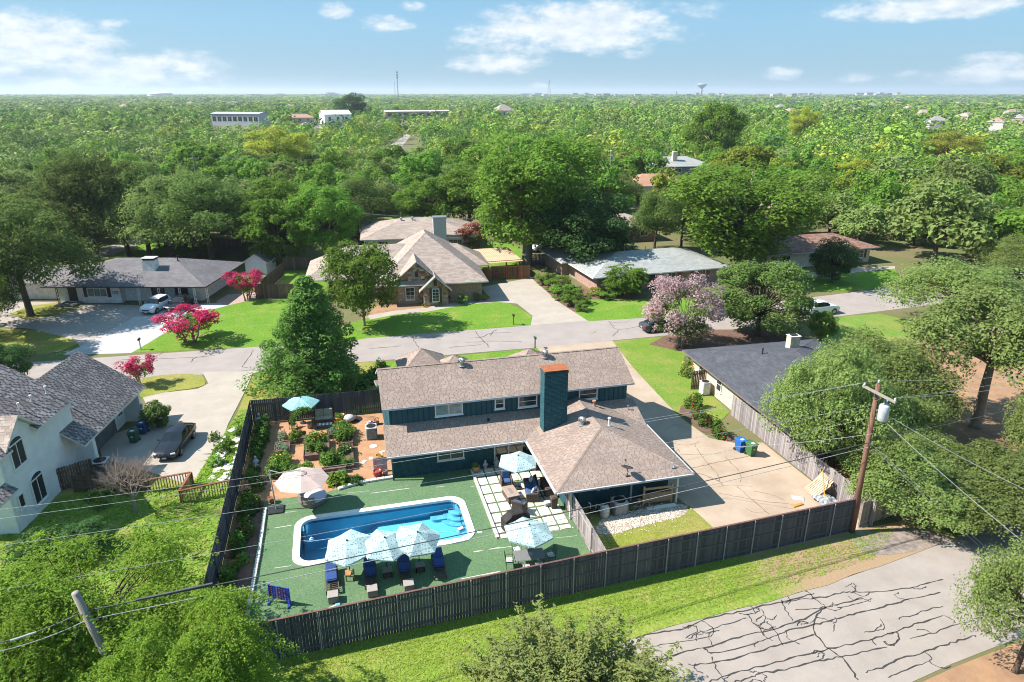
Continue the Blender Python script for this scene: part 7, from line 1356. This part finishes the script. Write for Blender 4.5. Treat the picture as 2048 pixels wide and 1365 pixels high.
MARKS = [(60,500,"the leaning front oak"),(195,470,"the twin-trunk oak"),(345,480,"the ranch chimney"),(430,500,"the white shed"),(570,470,"the bright tree behind the shed"),(404,380,"the distant grey pole"),(560,300,"the yellow-green pine-like tree"),(650,470,"the dark lawn fence"),(720,420,"the slim pole before the oaks"),(868,430,"the pale chimney"),(480,252,"the long blue-roofed hall"),(672,250,"the white hall"),(805,300,"the winding far road"),(930,250,"the double crossarm pole"),(1053,420,"the giant pecan"),(1170,430,"the magnolia"),(1217,340,"the pole with transformer"),(1330,380,"the terracotta roof"),(1360,340,"the far grey roof"),(1478,420,"the bare-limbed sycamore"),(1425,260,"the flat-topped pine"),(1640,500,"the red brown roof"),(1705,380,"the golden crown"),(1790,360,"the blue-grey roof"),(1900,500,"the street bend oak"),(1890,330,"the flat yellow crown"),(1600,260,"the golden far tree top"),(1010,240,"the tall far roof"),(835,240,"the long white roof"),(100,360,"the left edge canopy")]
def zone(px, py):
    m = min(MARKS, key=lambda q: (q[0]-px)**2+((q[1]-py)*1.6)**2); dx, dy = px-m[0], py-m[1]
    return ("left of " if dx < -28 else "right of " if dx > 28 else "behind " if dy < 0 else "in front of ")+m[2]
ind, far = [], []
for s in SITES: (ind if len(ind) < 245 and -90 < s[3] < 2140 else far).append(s)
for i, (d, x, y, px, sz) in enumerate(ind):
    k = kind_at(x, y, px); near = d < 125
    key = {"oak":("oak_a","oak_b"),"dusty":("dusty_a","dusty_b"),"bright":("bright_a","bright_b"),"lime":("lime_a","lime_a"),"deep":("deep_a","deep_a")}.get(k,(None,))[0 if rg.random() < .5 or k == "grey" else -1] if near else None
    key = key or k+"_far%d" % rg.randint(0,1); s = sz; hz = sz**.55*rg.uniform(.82,1.22)
    zn = zone(*proj((x,y,6))); wd = ("small " if sz < .9 else "broad " if sz > 1.3 else "")+WORD[k]
    tree(key, (x,y,0), s, hz, wd+" "+zn, wd+"s "+zn)
for (bx, by, ty, w_, lb) in ((560,375,252,150,"tall yellow-green pine-like tree with a bare upper trunk standing above the canopy"),(1425,345,200,130,"flat-topped tall pine with bare trunks above the right canopy"),(1705,395,318,100,"golden yellow crown among the right-hand greenery"),(1600,300,212,70,"golden tree top far off toward the right"),(1890,345,262,120,"flat yellow green crown at the right of the canopy"),(705,245,187,72,"tall pointed dark tree beside the white hall")):
    p = gp(bx, by); h = zat(bx, by, ty); dist = (p-Vector((0,0,CAM_H-h*.6))).dot(_fw); k = "yellow_a" if "ellow" in lb or "golden" in lb else ("bright_b" if "pine" in lb else "deep_a"); D, Rr = DIM[k]
    tree(k, (p.x,p.y,0), w_/2*dist/FPX/Rr, h/D, lb)
# far wood: one mass, built as real leaf clumps
def lowtree(seed, H, Rr, nb, per, leaf, shape):
    g_ = np.random.default_rng(seed); P, d, C_, idx = crown_points(g_, shape, H, Rr, 1.0, nb, per, .44); nrm = d*1.1+g_.normal(size=d.shape)*.2+np.array([0,0,.35]); nrm /= np.linalg.norm(nrm,axis=1)[:,None]
    t = np.cross(nrm, g_.normal(size=nrm.shape)); t /= np.linalg.norm(t,axis=1)[:,None]; b = np.cross(nrm,t); S = (leaf*g_.uniform(.6,1.3,len(P)))[:,None]
    return np.stack([P-t*S, P-b*S*.7, P+t*S, P+b*S*.7],1).reshape(-1,3)
lows = [lowtree(70+i, 9.5, 4.9, 11, 30, .42, 'round' if i % 2 else 'spread') for i in range(6)]; lows2 = [lowtree(90+i, 9.5, 5.0, 6, 16, .72, 'round') for i in range(5)]
lows3 = [lowtree(110+i, 9.5, 5.0, 5, 8, 1.05, 'round') for i in range(5)]; tri = {k: [] for k in KINDS}; ton = {k: [] for k in KINDS}; g_ = np.random.default_rng(8)
def put(lib, x, y, s, hz, k):
    v = lib[g_.integers(len(lib))]; a = g_.uniform(0,6.283); c, s_ = math.cos(a), math.sin(a); q = np.empty_like(v); q[:,0] = (v[:,0]*c-v[:,1]*s_)*s+x; q[:,1] = (v[:,0]*s_+v[:,1]*c)*s+y; q[:,2] = v[:,2]*hz; tri[k].append(q.astype(np.float32)); ton[k].append(np.full(len(q)//4, g_.uniform(0,1), np.float32))
for (d, x, y, px, sz) in far: put(lows if d < 420 else lows2, x, y, sz*1.08, sz**.55*rg.uniform(.8,1.2), kind_at(x, y, px))
d = 640.0
while d < 7000:
    stp = max(10.0, d*.016); lat = max(9.5, d*.0155); n = int(1.86*d/lat)
    for i in range(n):
        a = YAW-.92+1.84*(i+rg.random())/n; dd = d+rg.uniform(-.5,.5)*stp*1.3; x, y = dd*math.sin(a), dd*math.cos(a)
        if any((x-a_)**2+(y-b_)**2 < (r+3)**2 for a_,b_,r in BLOCK): continue
        if rg.random() < .10 or sighted(x, y): continue
        px = proj((x,y,5))[0]; put(lows3 if d > 900 else lows2, x, y, lat/8.5*rg.uniform(.8,1.3), rg.uniform(.7,1.2)*(1+min(.5, d/9000)), kind_at(x, y, px))
    d += stp*(1.0 if d < 1200 else 2.4)
def farmat(k):
    m = leafmat("far_"+k, tuple(LF[k].node_tree.nodes["Mix (Legacy)"].inputs[1].default_value[:3]), .10, 0, .25); t = m.node_tree; n, l = t.nodes, t.links
    h = next(x for x in n if x.type == 'HUE_SAT'); out = h.outputs["Color"]; tg = [q.to_socket for q in out.links]
    at = n.new("ShaderNodeAttribute"); at.attribute_name = "tone"; h2 = n.new("ShaderNodeHueSaturation"); a = n.new("ShaderNodeMapRange"); l.new(at.outputs["Fac"], a.inputs[0]); a.inputs[3].default_value = .55; a.inputs[4].default_value = 1.35; l.new(a.outputs[0], h2.inputs["Value"])
    b = n.new("ShaderNodeMapRange"); l.new(at.outputs["Fac"], b.inputs[0]); b.inputs[3].default_value = .525; b.inputs[4].default_value = .485; l.new(b.outputs[0], h2.inputs["Hue"]); l.new(out, h2.inputs["Color"])
    for s_ in tg: l.new(h2.outputs[0], s_)
    return m
LFM = {k: farmat(k) for k in KINDS}
TN = np.concatenate([np.concatenate(ton[k]) for k in KINDS if ton[k]])
V = []; MI = []
for j, k in enumerate(KINDS):
    if tri[k]: v = np.concatenate(tri[k]); V.append(v); MI.append(np.full(len(v)//4, j))
V = np.concatenate(V); MI = np.concatenate(MI); print("FAR QUADS", len(V)//4, "sites", len(SITES), len(far))
fw_ = link("far_woods", npmesh("far_woods", V, np.arange(len(V)).reshape(-1,4), [LFM[k] for k in KINDS], MI)); fw_["kind"] = 'stuff'; fw_.data.attributes.new("tone", 'FLOAT', 'FACE').data.foreach_set("value", TN); fw_["label"] = "mass of treetops running to the horizon beyond the neighbourhood"
# ================================================================ POLES AND WIRES
M_pole = mat("pole_wood", (.21,.11,.075), .9, col2=(.13,.065,.045), scale=3, stretch=(4,4,.4)); M_poleg = mat("pole_grey_wood", (.30,.27,.235), .9, col2=(.2,.18,.155), scale=3, stretch=(4,4,.4)); M_wire = mat("wire_pale", (.40,.40,.41), .5); M_wired = mat("wire_dark", (.09,.09,.092), .6)
pb_ = gp(1703,1065); pt_ = gp(1757,768,10.05); PR = thing("utility_pole", "tall brown utility pole with crossarm and grey transformer at the fence corner", "utility pole", (pb_.x,pb_.y,0)); O = -pb_
PT = Vector((pt_.x,pt_.y,10.05)); b = MB(); b.smooth = True; b.tube([pb_, pb_.lerp(PT,.5), PT], [.19,.165,.13], 12); b.build("pole", M_pole, PR, O)
a0, a1 = gp(1726,772,9.75), gp(1792,806,9.75); b = MB(); d = (a1-a0); b.cbox((a0+a1)/2, (d.length,.11,.13), math.atan2(d.y,d.x)); b.build("crossarm", M_poleg, PR, O)
for t in (.35,.65): q = a0.lerp(a1,t); MB().tube([q, Vector((PT.x,PT.y,8.9))], .02, 5).build("brace", M_metal, PR, O)
for p in (a0.lerp(a1,.04), a0.lerp(a1,.96), PT): MB().lathe([(.05,.0),(.07,.06),(.04,.1),(.07,.14),(.02,.2)], 8, c=(p.x,p.y,p.z+.05)).build("insulator", mat("porcelain", (.45,.46,.5), .3), PR, O)
q = gp(1767,826,8.5); tb = MB(); tb.smooth = True; tb.lathe([(.26,-.5),(.29,-.45),(.29,.42),(.25,.5),(.08,.54)], 14, c=(q.x,q.y,q.z)); to = tb.build("transformer", mat("transformer_grey", (.47,.50,.53), .45), PR, O)
for k in (-.1,.1): MB().lathe([(.045,.54),(.06,.6),(.035,.66),(.05,.72),(.02,.8)], 8, c=(q.x+k,q.y,q.z)).build("bushing", mat("porcelain", (0,0,0)), to)
MB().cbox((PT.lerp(q,.5).x, PT.lerp(q,.5).y, q.z), (.3,.08,.1), 0).build("bracket", M_metal, PR, O)
l0, l1 = gp(150,1186,7.6), gp(262,1412,1.2); dv = (l1-l0); l2 = l1+dv*(1.3/6.4); PLp = thing("utility_pole", "bare grey leaning utility pole among the elms at lower left", "utility pole", (l2.x,l2.y,0)); b = MB(); b.smooth = True; b.tube([l2,(l0+l2)/2,l0], [.19,.165,.14], 12); b.build("pole", M_poleg, PLp, -Vector((l2.x,l2.y,0)))
att = l0+dv*(.6/6.4*1.6)
def wire(label, pts, r, sag, m, n=22):
    """pts = (px,py,z) ends; hangs in a shallow curve"""
    P = [p if isinstance(p, Vector) else gp(*p) for p in pts]; out = []
    for a, b in zip(P, P[1:]):
        for i in range(n): t = i/n; out.append(a.lerp(b,t)-Vector((0,0,sag*4*t*(1-t))))
    out.append(P[-1]); b = MB(); b.tube(out, r, 5); tag(b.build("power_line", m), label, "power line", "overhead lines")
q0 = a0.lerp(a1,.04)+Vector((0,0,.25)); q1 = PT+Vector((0,0,.25)); q2 = a0.lerp(a1,.96)+Vector((0,0,.25)); sv = Vector((pb_.x,pb_.y,6.35))
wire("highest thin wire running left from the crossarm across the house front", (q0,(-60,1027,9.0)), .0085, .35, M_wire); wire("second thin wire running left from the pole top across the house front", (q1,(-60,1046,9.0)), .0085, .38, M_wire)
wire("pale wire crossing over the beige parasol and the garage roof", (Vector((PT.x,PT.y,8.7)),(-60,1100,8.0)), .0085, .35, M_wire); wire("pale wire crossing the middle of the swimming pool", (Vector((PT.x,PT.y,7.9)),(-60,1190,7.2)), .0085, .5, M_wire)
wire("thick dark cable bundle from the tall pole over the loungers to the leaning pole", (sv,att,(-80,1302,6.6)), .026, .25, M_wired); wire("lower pale cable below the dark bundle along the fence", (sv-Vector((0,0,.3)),att-Vector((0,0,.45)),(-80,1318,6.3)), .016, .25, M_wire)
wire("thick splice sleeve on the dark cable beside the leaning pole", (att+(sv-att)*.045,att+(sv-att)*.115), .055, .01, M_wired, 4); wire("second splice sleeve on the cable left of the leaning pole", ((20,1282,6.62),(72,1265,6.58)), .045, .0, M_wire, 4)
wire("guy wire slanting down from the leaning pole", (att,(105,1420,1.0)), .012, 0, M_wire, 2)
wire("upper wire leaving the tall pole toward the right edge", (q1,(2120,742,9.3)), .0085, .25, M_wire); wire("wire leaving the crossarm end toward the right edge", (q2,(2120,757,9.0)), .0085, .25, M_wire); wire("lower wire right of the transformer", (q2,(2120,742,8.6)), .0085, .2, M_wire)
wire("service drop slanting from the transformer to the right edge", (q,(2120,1012,5.5)), .013, .2, M_wire); wire("second service drop slanting below it to the right edge", (q-Vector((0,0,.4)),(2120,1142,4.0)), .013, .2, M_wire); wire("guy wire from the tall pole down to the rear road edge", (sv,(1968,1092,.1)), .016, .0, M_wire, 2); wire("second guy wire from the tall pole down to the rear road edge", (sv-Vector((0,0,.15)),(1958,1092,.1)), .014, .0, M_wire, 2)
wire("dark service line from the pole into the oaks on the right", (sv+Vector((0,0,.3)),(2120,790,5.5)), .02, .3, M_wired); wire("thin line sagging from the garage mast to the tall pole", (Vector((20.2,36.2,3.9)),(1745,868,7.3)), .012, .3, M_wire)
def fpole(bx, by, ty, label, xf=False, rz=0.4):
    p = gp(bx, by); h = min(24, zat(bx, by, ty)); T = thing("utility_pole", label, "utility pole", (p.x,p.y,0), rz); MB().tube([(0,0,0),(0,0,h)], [.16,.11], 7).build("pole", M_poleg, T); MB().box(-1.2,1.2,-.07,.07,h-.7,h-.55).build("crossarm", M_poleg, T)
    for x in (-1.1,-.4,.4,1.1): MB().lathe([(.06,h-.549),(.07,h-.4),(.02,h-.32)], 6, c=(x,0,0)).build("insulator", M_metal, T)
    if xf: MB().lathe([(.3,h-2.6),(.32,h-2.5),(.32,h-1.6),(.1,h-1.5)], 10, c=(.4,-.2,0)).build("transformer", mat("transformer_grey", (0,0,0)), T)
    return (p.x,p.y,h)
P1 = fpole(404,432,313,"distant grey utility pole with crossarm above the left canopy"); P2 = fpole(556,490,408,"utility pole with pale transformer among the bright trees behind the shed", True, -.3); P3 = fpole(1217,410,298,"grey utility pole with a transformer beside the terracotta roof", True, 1.2); P4 = fpole(712,440,365,"slim utility pole in front of the dark middle oaks"); P5 = fpole(900,262,208,"tall crossarm pole near the far car park"); P6 = fpole(927,258,213,"double crossarm pole right of the far car park"); P7 = fpole(820,370,305,"dark pole with a transformer beside the far grassy bend", True); P8 = fpole(870,470,430,"short pole top behind the pale chimney ranch")
for a, b, lb in ((P1,(gp(-60,395,8)),"thin line strung left from the distant grey pole"),(P1,Vector(P2)+Vector((40,60,2)),"thin line strung right from the distant grey pole"),(P3,gp(1120,372,7),"thin line strung left from the pole by the terracotta roof"),(P3,gp(1390,330,8),"thin line strung right from the pole by the terracotta roof"),(P2,gp(1000,440,6.5),"thin line strung over the ranch with the pale chimney")):
    for k in (0,1): wire(lb, (Vector(a)+Vector((k*1.2-.6,0,-.3)), Vector(b)+Vector((k*1.2-.6,0,0))), .012, .5, M_wire if k else M_wired, 10)
# ================================================================ FAR LANDMARKS
def far_at(px, py): p = gp(px, py); return p
def top_h(p, ty): # height that reaches row ty above the horizon
    d = Vector((p.x,p.y)).length; dv = _fw*FPX + _up*(682.5-ty) + _rt*(proj((p.x,p.y,0))[0]-1024); return CAM_H + dv.z/math.hypot(dv.x,dv.y)*d
p = gp(797,206); h = top_h(p,142); CT = thing("cell_tower", "tall grey cell phone mast rising above the horizon", "mast", (p.x,p.y,0)); MB().tube([(0,0,0),(0,0,h)], [1.6,.8], 8).build("mast", M_metal, CT)
for z in (h-2,h-9,h-16):
    for k in range(6): a = R(60*k); MB().box(2.2*math.cos(a)-.5,2.2*math.cos(a)+.5,2.2*math.sin(a)-.5,2.2*math.sin(a)+.5,z-3,z).build("antenna", M_fpost, CT)
p = gp(793,203); h = top_h(p,164); LT = thing("lattice_mast", "thin lattice mast beside the cell phone mast", "mast", (p.x-3,p.y,0)); [MB().tube([(x,y,0),(x*.3,y*.3,h)], .25, 4).build("leg", M_metal, LT) for x,y in ((-2,-2),(2,-2),(0,2))]
p = gp(1402,194); h = top_h(p,167); d = Vector((p.x,p.y)).length; WT = thing("water_tower", "pale blue grey water tower on the horizon", "water tower", (p.x,p.y,0)); rr = d/FPX*4.6; b = MB(); b.smooth = True; b.lathe([(rr*.42,0),(rr*.40,h*.5),(rr*.5,h*.62)], 12); b.build("stem", mat("tower_pale", (.52,.52,.50), .7), WT); b = MB(); b.smooth = True; b.lathe([(rr*.5,h*.62),(rr*1.9,h*.86),(rr*2.0,h*.92),(rr*.9,h*1.0),(.1,h*1.01)], 14); b.build("bowl", mat("tower_blue", (.30,.40,.46), .6), WT)
p = gp(322,196.5); d = Vector((p.x,p.y)).length; h = top_h(p,183); DM = thing("domed_arena", "white domed arena roof on the left horizon", "arena", (p.x,p.y,0)); rr = d/FPX*20; b = MB(); b.lathe([(rr,0),(rr,h*.55)], 20); b.build("wall", M_white, DM); b = MB(); b.smooth = True; b.lathe([(rr*1.02,h*.55),(rr*.8,h*.8),(rr*.4,h*.96),(.1,h)], 20); b.build("roof", M_white, DM)
for px, ty in ((1352,183),(1600,186),(1639,185),(1098,160)):
    p = gp(px,202); h = top_h(p,ty); T = thing("pylon", {1352:"lattice power pylon left of the horizon shops",1600:"lattice power pylon in the middle of the right horizon",1639:"lattice power pylon right of the horizon shops",1098:"slender radio mast on the horizon left of the water tower"}[px], "pylon", (p.x,p.y,0)); w_ = h*.09
    for x,y in ((-1,-1),(1,-1),(-1,1),(1,1)): MB().tube([(x*w_,y*w_,0),(x*.6,y*.6,h)], .35, 4).build("leg", M_metal, T)
    if px != 1098: [MB().tube([(-w_*1.6,0,h*k),(w_*1.6,0,h*k)], .3, 4).build("crossarm", M_metal, T) for k in (.7,.84)]
g2 = random.Random(21)
M_far_w = [mat("far_wall_white", (.62,.60,.57), .8), mat("far_wall_tan", (.45,.36,.28), .8), mat("far_wall_pink", (.45,.32,.27), .8)]; M_far_r = [mat("far_roof_rose", (.36,.25,.21), .9), mat("far_roof_grey", (.30,.28,.27), .9), mat("far_roof_tan", (.40,.32,.26), .9)]
def dhouse(px, py, w_, d_, ze, k, label, group, sl=.55):
    p = gp(px, py); T = thing("distant_house", label, "house", (p.x,p.y,0), g2.uniform(-.6,.6), group); MB().box(-w_/2+.4,w_/2-.4,-d_/2+.4,d_/2-.4,0,ze-.02).build("wall", M_far_w[k % 3], T); roof(T, hip_faces(-w_/2,w_/2,-d_/2,d_/2,ze,sl), M_far_r[(k*7+k//3) % 3], .3, M_trim)
    for x in (-w_*.25,w_*.25): MB().box(x-.7,x+.7,-d_/2+.34,-d_/2+.398,ze*.45,ze*.8).build("window", M_glass, T)
for i, (px, py) in enumerate(DH): dhouse(px, py, g2.uniform(13,18), g2.uniform(10,13), g2.uniform(5.2,6.5), i, "small far-off house roof showing among the distant treetops "+("to the right" if px > 1150 else "to the left"), "far houses among treetops "+("right" if px > 1150 else "left"))
for i in range(44):
    px = g2.uniform(1040,1800) if i > 7 else g2.uniform(400,760); p = gp(px, g2.uniform(192.5,197)); d = Vector((p.x,p.y)).length; u = d/FPX; T = thing("distant_building", "tiny pale building in the band along the "+("right" if px > 900 else "left")+" horizon", "building", (p.x,p.y,0), g2.uniform(-.5,.5), "buildings along the "+("right" if px > 900 else "left")+" horizon")
    w_ = u*g2.uniform(5,17); hh = 11+u*g2.uniform(.8,3.2); MB().box(-w_/2,w_/2,-u*3,u*3,0,hh).build("wall", M_far_w[(0,0,1,2)[i % 4]], T); MB().box(-w_/2-u*.3,w_/2+u*.3,-u*3.3,u*3.3,hh+.02,hh+u*.9).build("roof", M_far_r[i % 3] if i % 2 else M_far_w[0], T)
# ================================================================ GRASS BLADES nearest the camera
def blades(name, poly, n, m, hmin, hmax, seed, keep=None):
    g_ = np.random.default_rng(seed); xs = [p[0] for p in poly]; ys = [p[1] for p in poly]; P = []
    while len(P) < n:
        x, y = g_.uniform(min(xs),max(xs)), g_.uniform(min(ys),max(ys))
        if inpoly(x, y, poly) and (keep is None or g_.uniform() < keep(x, y)): P.append((x,y))
    P = np.array(P); h = g_.uniform(hmin,hmax,n); a = g_.uniform(0,6.283,n); w_ = h*.38; ln = g_.normal(size=(n,2))*h[:,None]*1.5; z = .045
    b0 = np.stack([P[:,0]-np.cos(a)*w_, P[:,1]-np.sin(a)*w_, np.full(n,z)],1); b1 = np.stack([P[:,0]+np.cos(a)*w_, P[:,1]+np.sin(a)*w_, np.full(n,z)],1); t = np.stack([P[:,0]+ln[:,0], P[:,1]+ln[:,1], z+h*.45],1)
    V = np.stack([b0,b1,t],1).reshape(-1,3); o = link(name, npmesh(name, V, np.arange(3*n).reshape(n,3), m)); o["kind"] = 'stuff'
clump = lambda x, y: .35+.65*(.5+.5*math.sin(x*1.7+math.sin(y*2.1)*2)*math.cos(y*1.9+x*.6))
blades("verge_grass", [(-4,23.5),(-4,27.9),(29.5,29.7),(33,29.6),(29,27.2),(21,26.2),(12.9,25.6),(8.2,24.4)], 26000, leafmat("blade_verge", (.26,.37,.05), .35, 0, .3), .03, .09, 1, clump)
blades("wild_grass", [(-30,18),(-30,42),(-22,43),(-20,46),(-8.5,46.5),(-8.5,24)], 30000, leafmat("blade_wild", (.22,.36,.045), .4, 0, .3), .05, .2, 2, clump)
blades("weeds", [(-11.4,46),(-10.4,52),(-9.6,57),(-8.6,57),(-8.5,46)], 2500, leafmat("blade_wild", (0,0,0)), .08, .25, 3)
# ================================================================ AIR
hm = bpy.data.materials.new("haze_air"); hm.use_nodes = True; n_ = hm.node_tree.nodes; n_.clear(); om = n_.new("ShaderNodeOutputMaterial"); pv = n_.new("ShaderNodeVolumePrincipled")
pv.inputs["Color"].default_value = (.80,.90,1.0,1); pv.inputs["Density"].default_value = HAZE; pv.inputs["Anisotropy"].default_value = .2; hm.node_tree.links.new(pv.outputs[0], om.inputs["Volume"])
hb = MB().box(-14500,14500,-4500,22500,-3.6,118).build("haze", hm); hb["kind"] = 'stuff'; hb["label"] = "pale blue summer haze over the whole neighbourhood"
